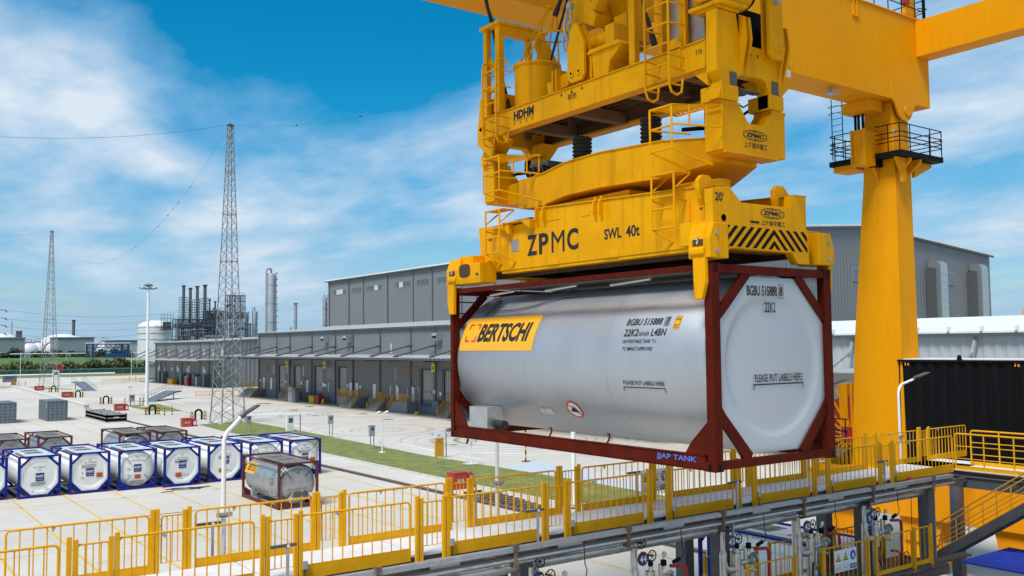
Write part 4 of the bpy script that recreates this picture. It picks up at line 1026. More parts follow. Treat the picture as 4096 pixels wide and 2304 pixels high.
def black_house():
    t = thing('machinery_house', 'black corrugated electrical house with pale roof edge standing on the crane sill', 'cabin', (27, 10, 4.3))
    b = MB(); pts = []; y = 13.62; x = 26.25
    n = 0
    while y > 4.0:
        for dy, dx in ((0, 0), (.06, .07), (.22, .07), (.28, 0)): pts.append((x+dx, y-dy))
        y -= .50
    pts = pts + [(28.6, pts[-1][1]), (28.6, 13.62)]
    b.prism(pts, 'z', 4.35, 8.34); b.build('wall', BLK, t)
    b = MB(); b.box(26.2, 28.65, 3.9, 13.66, 8.341, 8.43); b.build('roof_edge', BLK, t, bevel=.01)
    b = MB(); b.box(26.35, 28.5, 4.0, 13.5, 8.431, 8.47); b.build('roof', ROOFW, t)
    for y in (11.1, 6.5):
        b = MB(); b.prism([(y-.1, 8.43), (y+.1, 8.43), (y+.05, 8.62), (y-.05, 8.62)], 'x', 26.25, 26.31); b.build('lifting_eye', BLK, t)
    b = MB()
    for y in (13.35, 9.02): text(b, '1t', (26.196, y, 8.36-.0), (0,-1,0), (0,0,1), .18, .065, .03) if False else text(b, '1t', (26.2465, y, 8.20), (0,-1,0), (0,0,1), .20, .13, .03)
    b.build('load_marking', BERT, t, recalc=False)
    return t
black_house()

# ------------------------------------------------------------------ loading gangway
YF, YR, ZF = 8.7, 10.5, 4.95
def gangway():
    t = thing('gangway', 'long elevated loading gangway with a pale deck on dark grey steel columns', 'gangway', (7, 9.5, 0))
    b = MB()
    for i in range(12):
        x0 = -11.9 + 3.22*i; b.box(x0+.01, min(x0+3.20, 21.2), YF+.03, YR-.03, ZF-.03, ZF)
    b.box(21.21, 22.75, 3.0, YR-.03, ZF-.03, ZF)
    b.build('deck', WHITE if False else PATHW, t)
    b = MB()
    for y in (YF+.12, YR-.14): b.box(-12, 21.2, y-.07, y+.07, ZF-.33, ZF-.045)
    i = 0
    for k in range(24): x = -11.5+1.4*k; b.box(x, x+.12, YF+.2, YR-.22, ZF-.25, ZF-.05)
    b.box(-12, 21.2, YF-.52, YF-.40, ZF-.34, ZF-.20)
    for k in range(24): x = -11.5+1.4*k; b.box(x, x+.08, YF-.40, YF+.05, ZF-.30, ZF-.22)
    b.box(21.1, 21.26, 3.0, YF+1.4, ZF-.52, ZF-.20); b.box(22.6, 22.76, 3.0, YR, ZF-.52, ZF-.20); b.box(21.05, 21.31, 3, YF+1.4, ZF-.2, ZF-.18); b.box(21.05, 21.31, 3, YF+1.4, ZF-.54, ZF-.52)
    b.box(21.3, 22.6, 3.0, 10, ZF-.12, ZF-.04)
    b.build('deck_beam', GREYB, t)
    b = MB(); b.box(-12, 20.2, 8.15, 8.30, ZF-.12, ZF-.02); b.build('cable_tray', GALV, t)
    b = MB()
    for x in [-10 + 3.22*i for i in range(10)]: b.box(x, x+.06, 8.12, 8.33, ZF-.45, ZF+.02); b.box(x-.03, x+.09, 8.10, 8.16, ZF-.08, ZF+.05)
    b.build('tray_clamp', SOIL, t)
    for cx, cy, cz in ((-2.9, 8.6, 4.5), (3.40, 8.6, 4.5), (9.70, 8.6, 4.5), (15.75, 8.5, 4.5), (19.15, 8.5, 4.6), (10.4, 10.5, 4.6), (16.7, 10.5, 4.6), (24.8, 10.6, 4.6), (4.1, 10.5, 4.6)):
        b = MB(); w, d = .34, .36
        b.box(cx-w/2, cx+w/2, cy-d/2, cy-d/2+.03, 0, cz); b.box(cx-w/2, cx+w/2, cy+d/2-.03, cy+d/2, 0, cz); b.box(cx-.015, cx+.015, cy-d/2+.03, cy+d/2-.03, 0, cz); b.box(cx-w/2, cx-w/2+.025, cy-d/2+.03, cy+d/2-.03, 0, cz)
        b.box(cx-.3, cx+.3, cy-.3, cy+.3, 0, .03)
        b.build('column', GREYB, t)
    b = MB()
    for x in (3.65, 9.95, 16.0, 19.4): b.cyl((x, 8.38, .5), (x, 8.38, 4.6), .035, 8)
    b.build('drain_pipe', GALV, t, smooth=40)
    return t
PATHW = mat('pale gangway deck', (.66, .68, .71), .6, var=.10, scale=2.)
gangway()

def pipeline(name, label, pts, r, m, n=16, flange=0):
    t = thing(name, label, 'pipe', pts[0]); b = MB(); b.tube(pts, r, n); b.build('pipe_run', m, t, smooth=40)
    if flange:
        b = MB(); p, q = Vector(pts[0]), Vector(pts[-1]); L_ = (q-p).length; d = (q-p).normalized()
        for i in range(int(L_/flange)): c = p + d*(flange*(i+.5)); b.cyl(c-d*.02, c+d*.02, r+.006, n)
        b.build('cladding_band', m, t, smooth=40)
    return t
pipeline('thin_pipe', 'thin bright silver pipe running under the gangway edge', [(-12, 8.2, 4.66), (20.3, 8.2, 4.66)], .042, SILVER, 12, 3.2)
pipeline('thick_pipe', 'thick silver clad pipe running below the gangway behind the thin pipe', [(-12, 8.6, 4.42), (19.5, 8.6, 4.42)], .13, SILVER, 20, 1.1)
pipeline('rear_pipe', 'clad pipe hidden deeper under the gangway deck', [(-12, 9.7, 4.35), (17.5, 9.7, 4.35)], .12, SILVER, 16, 1.6)

def rail_panel(x0, x1, y, label, group, front):
    """barred guard panel with a deep toe plate"""
    t = localthing('guard_rail', label, 'guard rail', (x0, y, ZF), group); L_ = x1-x0
    b = MB(); r = .021; h = 1.08; c = .07
    b.tube([(0, 0, 0), (0, 0, h-c), (c*.3, 0, h-c*.3), (c, 0, h), (L_-c, 0, h), (L_-c*.3, 0, h-c*.3), (L_, 0, h-c), (L_, 0, 0)], r, 8); b.build('frame', YEL2, t, smooth=40)
    b = MB(); n = int(round(L_/.21))
    for i in range(1, n): b.cyl((L_*i/n, 0, .14), (L_*i/n, 0, h), .0125, 6)
    b.build('infill_bars', YEL2, t)
    b = MB(); b.box(-.01, L_+.01, -.010, .0, -.09 if front else -.05, .155); b.box(-.01, L_+.01, -.012, .03, .155, .163); b.build('toe_plate', YEL2, t)
    b = MB(); b.box(.72, .78, -.03, .03, h-.05, h-.02) if not front else b.box(.70, .76, -.035, .03, h-.06, h-.03); b.cyl((.74, -.02, h-.09), (.74, -.02, h-.03), .018, 8); b.build('rail_clip', GALV, t)
    return t
def gate(x0, x1, y, label, group, front):
    t = localthing('swing_gate', label, 'gate', (x0, y, ZF), group); L_ = x1-x0
    for x in (0, .10) if front else (-.045, .045):
        b = MB(); b.box(x-.038, x+.038, -.06, .006, -.14, 1.19 if x < .05 else 1.14); b.build('post', YEL2, t, bevel=.006)
    for x in (L_-.02, L_+.075) if front else (L_-.03, L_+.06):
        b = MB(); b.box(x-.038, x+.038, -.06, .006, -.12, 1.13 if x <= L_ else 1.18); b.build('post', YEL2, t, bevel=.006)
    b = MB(); a0, a1 = .13, L_-.05
    b.tube([(a0, 0, .17), (a0, 0, 1.0), (a0+.03, 0, 1.04), (a1-.03, 0, 1.04), (a1, 0, 1.0), (a1, 0, .17)], .016, 8, closed=True)
    for i in (1, 2, 3): b.cyl((a0+(a1-a0)*i/4, 0, .17), (a0+(a1-a0)*i/4, 0, 1.04), .011, 6)
    lo = b.build('gate_leaf', YEL2, t, smooth=40)
    b = MB(); b.box(L_-.07, L_+.02, -.04, -.015, .17, .24); b.box(a0-.06, a0, -.03, -.01, .85, .88); b.build('latch', YEL2, lo)
    if front:
        b = MB(); b.box(.02, L_+.06, -.48, .0, -.15, -.11); b.box(.02, L_+.06, -.5, -.48, -.25, -.11); b.build('gate_step', GALV, t)
        b = MB(); b.box(L_+.10, L_+.20, -.09, -.02, .10, .24); bo = b.build('switch_box', GALV, t, bevel=.006)
        b = MB(); b.tube([(L_+.15, -.06, .1), (L_+.15, -.07, -.05), (L_+.13, -.06, -.2), (L_+.05, -.05, -.3)], .010, 6); b.build('switch_cable', RUB, bo)
    return t
GT = 'barred guard rails along the gangway'; GG = 'swing gates along the gangway'
fr = []; 
ORD = ['first', 'second', 'third', 'fourth', 'fifth', 'sixth', 'seventh', 'eighth', 'ninth', 'tenth', 'eleventh']
p0 = rail_panel(.84+3.22*0+.76, .84+3.07, YF, '', GT, True); g0 = gate(.84, 1.50, YF, '', GG, True)
q0 = rail_panel(.24, 2.62, YR, '', GT, False); h0 = gate(2.72, 3.30, YR, '', GG, False)
for i in range(-3, 7):
    k = i+3; x = .84+3.22*i
    lab = 'yellow barred rail on the near edge of the gangway, %s from the left' % ORD[k]
    if k == 9: break
    if i < 5: o = p0 if i == 0 else dup(p0, (x+.76, YF, ZF), 0, None, GT); o['label'] = lab
    if i > -3:
        k -= 1; o = g0 if i == 0 else dup(g0, (x, YF, ZF), 0, None, GG); o['label'] = 'narrow yellow gate on the near edge of the gangway, %s from the left' % ORD[k]
lastp = rail_panel(17.85, 21.18, YF, 'longest near side rail at the right end of the gangway by the red call point', GT, True)
o = dup(g0, (17.17, YF, ZF), 0, 'narrow yellow gate on the near edge just left of the red call point', GG) if False else None
for i in range(-2, 7):
    k = i+2; x = .24+3.25*i
    if x > 21: break
    o = q0 if i == 0 else dup(q0, (x, YR, ZF), 0, None, GT)
    o['label'] = 'yellow barred rail on the far edge of the gangway, %s from the left' % ORD[k]
    o = h0 if i == 0 else dup(h0, (x+2.48, YR, ZF), 0, None, GG)
    o['label'] = 'narrow yellow gate on the far edge of the gangway, %s from the left' % ORD[k]
rail_panel(22.75, 25.4, YR, 'yellow barred rail at the far right in front of the black house', GT, False)
def side_rail(name, x, ya, yb, label):
    t = thing(name, label, 'handrail', (x, ya, ZF)); b = MB()
    z = ZF
    b.tube([(x, ya, z), (x, ya, z+1.10), (x, ya-.03, z+1.15), (x, ya-.10, z+1.16), (x, yb, z+1.16)], .030, 8); b.build('top_rail', YEL2, t, smooth=40)
    for h in (.36, .76): b = MB(); b.cyl((x, ya, z+h), (x, yb, z+h), .015, 8); b.build('mid_rail', YEL2, t, smooth=40)
    y = ya-.95
    while y > yb: b = MB(); b.cyl((x, y, z-.02), (x, y, z+1.14), .024, 8); b.build('post', YEL2, t, smooth=40); y -= .95
    b = MB(); b.box(x-.008, x+.008, yb, ya, z-.06, z+.13); b.build('toe_plate', YEL2, t)
side_rail('pipe_handrail', 21.28, 8.66, 3.2, 'four bar yellow handrail on the near edge of the side platform')
side_rail('pipe_handrail', 22.65, 8.85, 3.2, 'four bar yellow handrail on the far edge of the side platform before the black house')

def stairs():
    t = thing('steel_stairs', 'dark steel stairs with orange yellow handrails dropping from the side platform', 'stairs', (20.6, 7, 2))
    A = Vector((0, 4.7, 5.0)); B_ = Vector((0, 9.2, 1.95))
    for x in (20.1, 21.0):
        b = MB(); b.bar((x, A.y, A.z), (x, B_.y, B_.z), .06, .26); b.build('stringer', GREYB, t)
    b = MB()
    for i in range(14): f = (i+.5)/14; y = A.y+(B_.y-A.y)*f; z = A.z+(B_.z-A.z)*f; b.box(20.12, 20.98, y-.13, y+.13, z+.02, z+.05)
    b.build('treads', GREYB, t)
    for x in (20.1, 21.0):
        b = MB()
        for h in (.32, .62, 1.02): b.cyl((x, A.y, A.z+h), (x, B_.y, B_.z+h), .022 if h > 1 else .014, 8)
        for i in range(5): f = (i+.3)/5; y = A.y+(B_.y-A.y)*f; z = A.z+(B_.z-A.z)*f; b.cyl((x, y, z), (x, y, z+1.02), .022, 8)
        b.build('handrail', ORGR, t, smooth=40)
ORGR = mat('orange rail paint', (.62, .30, .012), .5, var=.12, scale=3.)
stairs()

# ------------------------------------------------------------------ lower loading deck with valves
def lower_deck():
    t = thing('lower_platform', 'lower grating platform with valves behind yellow rails under the gangway', 'platform', (15, 9, 0))
    b = MB(); b.box(6.4, 20.0, 7.55, 7.9, 2.5, 2.56); b.box(10.9, 20.0, 8.3, 9.9, 2.08, 2.14); b.build('deck', GREYD, t)
    b = MB(); b.box(10.9, 20.0, 8.28, 8.42, 1.84, 2.07); b.box(10.9, 20.0, 9.8, 9.92, 1.84, 2.07)
    for x in (11.2, 15.4, 19.5): b.box(x, x+.15, 8.5, 8.65, 0, 1.84); b.box(x, x+.15, 9.65, 9.8, 0, 1.84)
    b.build('deck_beam', GREYB, t)
lower_deck()
def low_rail(x0, x1, y, z, label):
    t = localthing('guard_rail', label, 'guard rail', (x0, y, z), 'low guard rails round the valve deck'); L_ = x1-x0
    b = MB(); b.tube([(0,0,0), (0,0,1.0), (.02,0,1.05), (.06,0,1.06), (L_-.06,0,1.06), (L_-.02,0,1.05), (L_,0,1.0), (L_,0,0)], .022, 8); b.build('frame', YEL2, t, smooth=40)
    b = MB(); n = max(2, int(L_/.20))
    for i in range(1, n): b.cyl((L_*i/n, 0, .1), (L_*i/n, 0, 1.06), .012, 6)
    b.build('infill_bars', YEL2, t)
    b = MB(); b.box(0, L_, -.01, 0, 0, .12); b.build('toe_plate', YEL2, t)
    for x in (-.09, L_+.09): b = MB(); b.box(x-.035, x+.035, -.05, .01, -.15, 1.12); b.build('post', YEL2, t, bevel=.005)
for x0, x1, y, w in ((15.05, 16.75, 7.6, 'below the number 41 disc, at the front'), (16.98, 17.7, 7.6, 'short one at the front right by the stairs'), (12.65, 14.5, 7.6, 'carrying the white warning board'), (9.6, 11.3, 7.6, 'in front of the pipes marked 43'), (6.6, 7.9, 7.6, 'beside the pipes marked 44'),
     (16.4, 18.9, 9.9, 'at the back behind the number 41 disc'), (13.3, 15.6, 9.9, 'at the back between discs 42 and 41'), (10.6, 12.6, 9.9, 'at the back behind the number 43 pipes')):
    low_rail(x0, x1, y, 2.62 if y < 8 else 2.3, 'low yellow barred rail ' + w)
def valve_set(x, num, label):
    t = localthing('loading_valve', label, 'valve', (x, 8.0, 0), 'numbered loading valves under the gangway')
    b = MB(); b.cyl((0,.2,0), (0,.2,3.9), .095, 16); b.cyl((0,.2,3.9), (0,.2,4.02), .095, 16, .06); b.cyl((0,.2,4.02), (0,.2,4.45), .06, 14)
    b.tube([(.30,.55,0), (.30,.55,4.3)], .085, 14); b.cyl((.40,.12,0), (.40,.12,3.88), .115, 16)
    b.tube([(0,.2,3.7), (.03,.18,3.56), (.12,.16,3.5), (.40,.12,3.5)], .10, 12); b.build('riser_pipe', SILVER, t, smooth=40)
    b = MB(); b.cyl((-.05,-.13,4.27), (-.05,-.11,4.27), .16, 28); do = b.build('number_disc', DISC, t, smooth=40)
    b = MB(); text(b, num, (-.155, -.136, 4.19), (1,0,0), (0,0,1), .21, .155, .012); b.build('disc_number', WHITE, do, recalc=False)
    def wheel(c, ax, r):
        b = MB(); c = Vector(c); pts = []
        for i in range(20):
            tt = 2*PI*i/20; pts.append(c + (Vector((r*math.cos(tt), 0, r*math.sin(tt))) if ax == 'y' else Vector((0, r*math.cos(tt), r*math.sin(tt)))))
        b.tube(pts, .014, 6, closed=True)
        for i in range(6): tt = 2*PI*i/6; b.cyl(c, c + (Vector((r*math.cos(tt), 0, r*math.sin(tt))) if ax == 'y' else Vector((0, r*math.cos(tt), r*math.sin(tt)))), .008, 6)
        d = Vector((0, .18, 0)) if ax == 'y' else Vector((.18, 0, 0)); b.cyl(c-d*.2, c+d, .02, 8)
        b.build('hand_wheel', RUB, t, smooth=40)
    wheel((.36, .0, 4.26), 'y', .125); wheel((.32, .3, 4.50), 'y', .12); wheel((1.62, -.08, 2.80), 'y', .17)
    b = MB(); b.cyl((.40,.1,3.88), (.40,.1,4.0), .05, 10); b.cyl((.5,.1,3.62), (1.0,.1,3.66), .07, 12); b.cyl((.72,.1,3.45), (.72,.1,4.0), .055, 12); b.cyl((.84,.05,3.66),(.88,.05,3.66),.13,14); b.cyl((.98,.05,3.72),(1.02,.05,3.72),.12,14); b.cyl((.6,.0,3.5),(.9,-.05,3.42),.05,10)
    b.cyl((.74,.0,4.24), (.74,-.03,4.24), .07, 14); b.cyl((.74,.02,3.9), (.74,.02,4.2), .02, 8); b.build('gauge_manifold', ALU, t, smooth=40)
    b = MB(); b.box(.68, .78, -.05, .06, 3.98, 4.12); b.box(.36, .44, .05, .15, 4.0, 4.14); b.cyl((.95,-.1,4.05),(1.2,-.05,4.09),.05,10); b.build('actuator', BLK, t, bevel=.01)
    b = MB(); b.tube([(.85,-.1,3.98), (1.05,-.1,3.95), (1.28,-.1,3.93), (1.36,-.1,3.87), (1.38,-.1,3.75), (1.38,-.1,.2)], .042, 10); b.tube([(.72,-.15,3.14), (.95,-.15,3.10), (1.12,-.15,3.05), (1.2,-.15,2.95), (1.2,-.15,.2)], .036, 10); b.build('red_hose', REDC, t, smooth=40)
    b = MB(); b.tube([(1.22,-.1,4.8), (1.24,-.1,4.4), (1.30,-.1,4.25), (1.26,-.1,4.12), (1.15,-.1,4.08)], .012, 6); b.tube([(.2,-.1,3.3), (.1,-.15,3.0), (.25,-.18,2.7), (.42,-.15,2.3)], .03, 8); b.build('black_cable', RUB, t)
    return t
v0 = valve_set(6.35, '44', 'silver loading valve stack with the navy disc reading 44')
for x, n in ((3.35, '45'), (9.36, '43'), (12.36, '42'), (15.38, '41')):
    v = dup(v0, (x, 8.0, 0), 0, 'silver loading valve stack with the navy disc reading ' + n, skip=('number_disc',))
    b = MB(); b.cyl((-.05,-.13,4.27), (-.05,-.11,4.27), .16, 28); do = b.build('number_disc', DISC, v, smooth=40)
    b = MB(); text(b, n, (-.155, -.136, 4.19), (1,0,0), (0,0,1), .21, .155, .012); b.build('disc_number', WHITE, do, recalc=False)
def plate_sign(name, label, x, y, z, w, h, cols, sub, bw=True):
    t = localthing(name, label, 'sign', (x, y, z)); n = len(cols); cw = w/n
    b = MB(); b.box(0, w, 0, .012, 0, h); b.build('board', WHITE, t)
    for i, c in enumerate(cols):
        x0 = i*cw; cx = x0+cw/2; s = MB(); f = MB(); k = MB()
        if c == 'w':
            q = .38*cw; zc = h*.66
            s.add([(cx-q, -.003, zc-q*.8), (cx+q, -.003, zc-q*.8), (cx, -.003, zc+q*.95)], [(0,1,2)]); s.build('triangle_border', INK, t, recalc=False)
            q *= .76; f.add([(cx-q, -.006, zc-q*.72), (cx+q, -.006, zc-q*.72), (cx, -.006, zc+q*.92)], [(0,1,2)]); f.build('triangle', SIGNY, t, recalc=False)
            k.add([(cx-q*.4, -.009, zc-q*.5), (cx+q*.35, -.009, zc-q*.5), (cx+q*.35, -.009, zc-q*.4), (cx, -.009, zc+q*.25), (cx-q*.15, -.009, zc-.1*q), (cx-q*.4, -.009, zc-q*.4)], [(0,1,2,3,4,5)])
            text(k, sub[i], (x0+cw*.14, -.003, h*.13), (1,0,0), (0,0,1), cw*.72, h*.10, .0); k.quad((x0+cw*.06,-.003,h*.06),(x0+cw*.94,-.003,h*.06),(x0+cw*.94,-.003,h*.075),(x0+cw*.06,-.003,h*.075)); k.quad((x0+cw*.06,-.003,h*.30),(x0+cw*.94,-.003,h*.30),(x0+cw*.94,-.003,h*.315),(x0+cw*.06,-.003,h*.315)); k.build('pictogram', INK, t, recalc=False)
        else:
            r = cw*.40; s.add([(cx+r*math.cos(2*PI*j/24), -.003, h*.66+r*math.sin(2*PI*j/24)) for j in range(24)], [tuple(range(24))]); s.quad((x0+.01,-.003,h*.05),(x0+cw-.01,-.003,h*.05),(x0+cw-.01,-.003,h*.28),(x0+.01,-.003,h*.28)); s.build('blue_field', SIGNB, t, recalc=False)
            k.prism([(cx-r*.3, h*.66+r*.2), (cx-.05*r, h*.66-r*.6), (cx+.4*r, h*.66-.45*r), (cx+.15*r, h*.66+.45*r)], 'y', -.008, -.005); text(k, sub[i], (x0+cw*.12, -.006, h*.13), (1,0,0), (0,0,1), cw*.76, h*.09, .0); k.build('pictogram', WHITE, t, recalc=False)
plate_sign('warning_board', 'white board with two warning triangles and a blue circle on the front low rail', 13.02, 7.56, 3.0, .98, .58, 'wwb', ('当心烫伤', '当心坠落', '必须戴防护面罩'))
plate_sign('warning_board', 'white warning board on the far gangway rail below the hanging tank corner', 8.76, YR-.03, 5.18, 1.05, .60, 'wwb', ('当心烫伤', '当心坠落', '必须系安全带'))
plate_sign('blue_notice', 'small white and blue glove notice fixed to the steel column left of disc 41', 15.52, 8.28, 3.62, .46, .66, 'b', ('必须戴防护手套',))
def simple(name, label, cat, m, fn, bevel=0, smooth=None, group=None):
    b = MB(); fn(b); return tag(b.build(name, m, bevel=bevel, smooth=smooth), label, cat, group)
def callpt(b): b.cyl((17.95, 8.55, 4.92), (18.05, 8.45, 5.08), .11, 14, .09); b.box(17.92, 18.08, 8.42, 8.5, 4.78, 4.95); b.cyl((18.05, 8.5, 3.2), (18.05, 8.5, 4.8), .014, 6)
t = localthing('call_point', 'round red call point with a white eye below the right end rail', 'alarm', (18.3, 8.5, 4.7))
b = MB(); b.lathe([(.005, -.10), (.10, -.08), (.13, 0), (.10, .08), (.005, .10)], (0, 0, .15), 'x', 16); b.box(-.08, .08, -.05, .05, -.05, .1); b.build('housing', REDC, t, smooth=40)
b = MB(); b.box(.02, .09, -.12, -.09, .10, .17); b.build('eye', WHITE, t)
b = MB(); b.tube([(0, 0, -.05), (.02, 0, -.5), (0, 0, -1.6)], .012, 6); b.build('cable', RUB, t)
def tpost(x, y, z, h, label):
    t = localthing('sensor_stand', label, 'stand', (x, y, z), 'T shaped sensor stands on the gangway')
    b = MB(); b.box(-.025, .025, -.02, .02, 0, h); b.build('stem', GALV, t)
    b = MB(); b.box(-.32, .16, -.03, .03, h, h+.05); b.build('cross_bar', GREYD, t); b = MB(); b.cyl((0, -.04, h+.02), (0, -.03, h+.02), .028, 12); b.build('lens', WHITE, t)
for i, (x, w) in enumerate(((-2.05, 'by the left lamp post'), (3.62, 'left of the disc 44 bay'), (10.05, 'below the hanging tank corner'), (16.62, 'near the right end rail'))):
    tpost(x, 8.3, 4.6, .98, 'grey T shaped sensor stand on the near edge ' + w)
for x, w in ((-2.55, 'behind the left lamp post'), (3.75, 'behind the disc 44 bay'), (9.0, 'left of the far warning board')):
    tpost(x, 10.9, 4.6, 1.05, 'grey T shaped sensor stand on the far edge ' + w)
def lamp(x, y, z0, z1, label, arm=1.0):
    t = localthing('lamp_post', label, 'lamp post', (x, y, z0), 'white bent lamp posts along the gangway'); h = z1-z0
    b = MB(); b.cyl((0,0,0), (0,0,h-.3), .055, 14, .045); b.tube([(0,0,h-.32), (0,0,h-.15), (.06,0,h), (.20,0,h+.13), (.55*arm,0,h+.28)], .045, 12); b.build('pole', WHITE, t, smooth=40)
    b = MB(); b.box(-.16, .16, -.08, -.04, 1.22, 1.30); b.box(-.09, .09, -.08, .08, 1.20, 1.24); b.build('pole_clamp', GALV, t)
    b = MB(); b.cyl((.55*arm,0,h+.28), (.72*arm,0,h+.36), .055, 10, .04); b.prism([(.68*arm, h+.33), (1.15*arm, h+.50), (1.15*arm, h+.53), (.66*arm, h+.38)], 'y', -.10, .10); b.build('lamp_head', GREYD, t, smooth=40)
lamp(-2.30, 11.0, 4.55, 7.45, 'white bent lamp post above the left rails before the tank rows', .62)
lamp(21.9, 11.0, 4.55, 7.5, 'white bent lamp post in front of the black house', 1.7)
lamp(16.6, 11.0, 4.55, 7.4, 'white bent lamp post mostly hidden behind the hanging tank', 1.9)
lamp(4.45, 11.0, 4.55, 7.4, 'white lamp post rising behind the hanging tank middle', .8)
def shelter():
    t = thing('tank_truck_shelter', 'low white cabin with a bright blue ribbed roof at the stairs foot', 'cabin', (20, 6, 0))
    b = MB()
    for i in range(14): x = 18.35+.2*i; b.prism([(x, 2.67), (x+.07, 2.72), (x+.13, 2.72), (x+.2, 2.67), (x+.2, 2.62), (x, 2.62)], 'y', 3.6, 6.95)
    b.build('roof', LBLUE, t)
    b = MB(); b.box(18.7, 21.0, 3.8, 6.7, 0, 2.6); b.build('wall', WHITE, t)
shelter()
def truck_tank():
    t = thing('blue_tank_frame', 'blue framed white tank container parked below the gangway', 'tank container', (13, 15, 0))
tank2 = None

# ------------------------------------------------------------------ ground
def ground_mat():
    m = bpy.data.materials.new('yard concrete'); m.use_nodes = True; nt = m.node_tree; N = nt.nodes; L = nt.links; p = N['Principled BSDF']
    p.inputs['Roughness'].default_value = .85; p.inputs['Specular IOR Level'].default_value = .2
    tc = N.new('ShaderNodeTexCoord')
    def noise(sc, det=6, ro=.6, vec=None, dist=0):
        n = N.new('ShaderNodeTexNoise'); n.inputs['Scale'].default_value = sc; n.inputs['Detail'].default_value = det; n.inputs['Roughness'].default_value = ro; n.inputs['Distortion'].default_value = dist
        L.new(vec or tc.outputs['Object'], n.inputs['Vector']); return n.outputs[0]
    def ramp(x, a, b, ca, cb):
        r = N.new('ShaderNodeValToRGB'); L.new(x, r.inputs[0]); r.color_ramp.elements[0].position = a; r.color_ramp.elements[1].position = b
        r.color_ramp.elements[0].color = (*ca, 1); r.color_ramp.elements[1].color = (*cb, 1); return r.outputs[0]
    def mixc(f, a, b, mode='MIX'):
        x = N.new('ShaderNodeMix'); x.data_type = 'RGBA'; x.blend_type = mode
        for i, v in ((0, f), (6, a), (7, b)):
            if isinstance(v, (int, float)): x.inputs[i].default_value = v
            elif isinstance(v, tuple): x.inputs[i].default_value = (*v, 1)
            else: L.new(v, x.inputs[i])
        return x.outputs[2]
    base = ramp(noise(.05, 8, .6), .35, .68, (.52, .475, .415), (.64, .605, .55))
    fine = ramp(noise(.9, 8, .7), .3, .75, (.86, .85, .83), (1, 1, 1))
    base = mixc(.8, base, fine, 'MULTIPLY')
    # slab joints every six metres, slightly darker
    br = N.new('ShaderNodeTexBrick'); br.inputs['Scale'].default_value = 1; br.offset = 0; br.inputs['Brick Width'].default_value = 5.76; br.inputs['Row Height'].default_value = 5.76
    br.inputs['Mortar Size'].default_value = .022; br.inputs['Mortar Smooth'].default_value = .2
    br.inputs['Color1'].default_value = (1,1,1,1); br.inputs['Color2'].default_value = (.95,.945,.93,1); br.inputs['Mortar'].default_value = (.70,.68,.65,1)
    L.new(tc.outputs['Object'], br.inputs['Vector'])
    base = mixc(.55, base, br.outputs[0], 'MULTIPLY')
    # tyre rubber: rings about the turning place and streaks along the road by the docks
    def arcs(cx, cy, r0, r1, sc):
        mp = N.new('ShaderNodeMapping'); mp.inputs['Location'].default_value = (-cx, -cy, 0); L.new(tc.outputs['Object'], mp.inputs[0])
        ln = N.new('ShaderNodeVectorMath'); ln.operation = 'LENGTH'; L.new(mp.outputs[0], ln.inputs[0])
        cb = N.new('ShaderNodeCombineXYZ'); ml = N.new('ShaderNodeMath'); ml.operation = 'MULTIPLY'; ml.inputs[1].default_value = sc; L.new(ln.outputs['Value'], ml.inputs[0]); L.new(ml.outputs[0], cb.inputs[0])
        sp = N.new('ShaderNodeVectorMath'); sp.operation = 'SCALE'; sp.inputs['Scale'].default_value = .035; L.new(tc.outputs['Object'], sp.inputs[0])
        ad = N.new('ShaderNodeVectorMath'); L.new(cb.outputs[0], ad.inputs[0]); L.new(sp.outputs[0], ad.inputs[1])
        n = noise(1.0, 3, .5, ad.outputs[0])
        k = ramp(n, .52, .62, (0,0,0), (1,1,1))
        mr = N.new('ShaderNodeMapRange'); mr.interpolation_type = 'SMOOTHSTEP'; L.new(ln.outputs['Value'], mr.inputs[0]); mr.inputs[1].default_value = r1; mr.inputs[2].default_value = r0
        g = N.new('ShaderNodeMath'); g.operation = 'MULTIPLY'; L.new(k, g.inputs[0]); L.new(mr.outputs[0], g.inputs[1]); return g.outputs[0]
    for cx, cy, r0, r1, sc, amt in ((46, 66, 5, 19, 2.0, .75), (52, 108, 8, 34, 1.1, .35), (60, 170, 10, 60, .8, .35), (40, 84, 3, 14, 2.2, .5)):
        f = N.new('ShaderNodeMath'); f.operation = 'MULTIPLY'; f.inputs[1].default_value = amt; L.new(arcs(cx, cy, r0, r1, sc), f.inputs[0])
        base = mixc(f.outputs[0], base, (.13, .125, .125))
    st = ramp(noise(.22, 5, .55), .60, .72, (0,0,0), (.30,)*3)
    base = mixc(st, base, (.26, .245, .22))
    L.new(base, p.inputs['Base Color']); return m
g = MB(); g.quad((-3000, -300, 0), (4000, -300, 0), (4000, 6000, 0), (-3000, 6000, 0)); struct(g, 'ground', mat('far plain', (.16, .17, .11), .9, var=.3, scale=.01))
g = MB(); g.quad((-160, -80, .004), (260, -80, .004), (260, 334, .004), (-160, 334, .004)); struct(g, 'yard_pavement', ground_mat())
def sheet(name, polys, m, z=.008):
    b = MB()
    for p in polys: b.add([(x, y, z) for x, y in p], [tuple(range(len(p)))])
    return struct(b, name, m)
def strip(p, q, w):
    d = Vector((q[0]-p[0], q[1]-p[1])).normalized(); n = Vector((-d.y, d.x))*(w/2)
    return [(p[0]-n.x, p[1]-n.y), (q[0]-n.x, q[1]-n.y), (q[0]+n.x, q[1]+n.y), (p[0]+n.x, p[1]+n.y)]
sheet('yellow_lines', [strip((.35+2.87*i, 20), (.15+2.87*i if i < 6 else .1+2.87*i, 134), .13) for i in range(-4, 8)] + [strip((-14, y), (21.5, y-.3), .10) for y in (39, 53.5, 64, 77)], YLINE)
sheet('drain_line', [strip((-16, 46.6), (21.5, 45.4), .12)], BLK, .010)
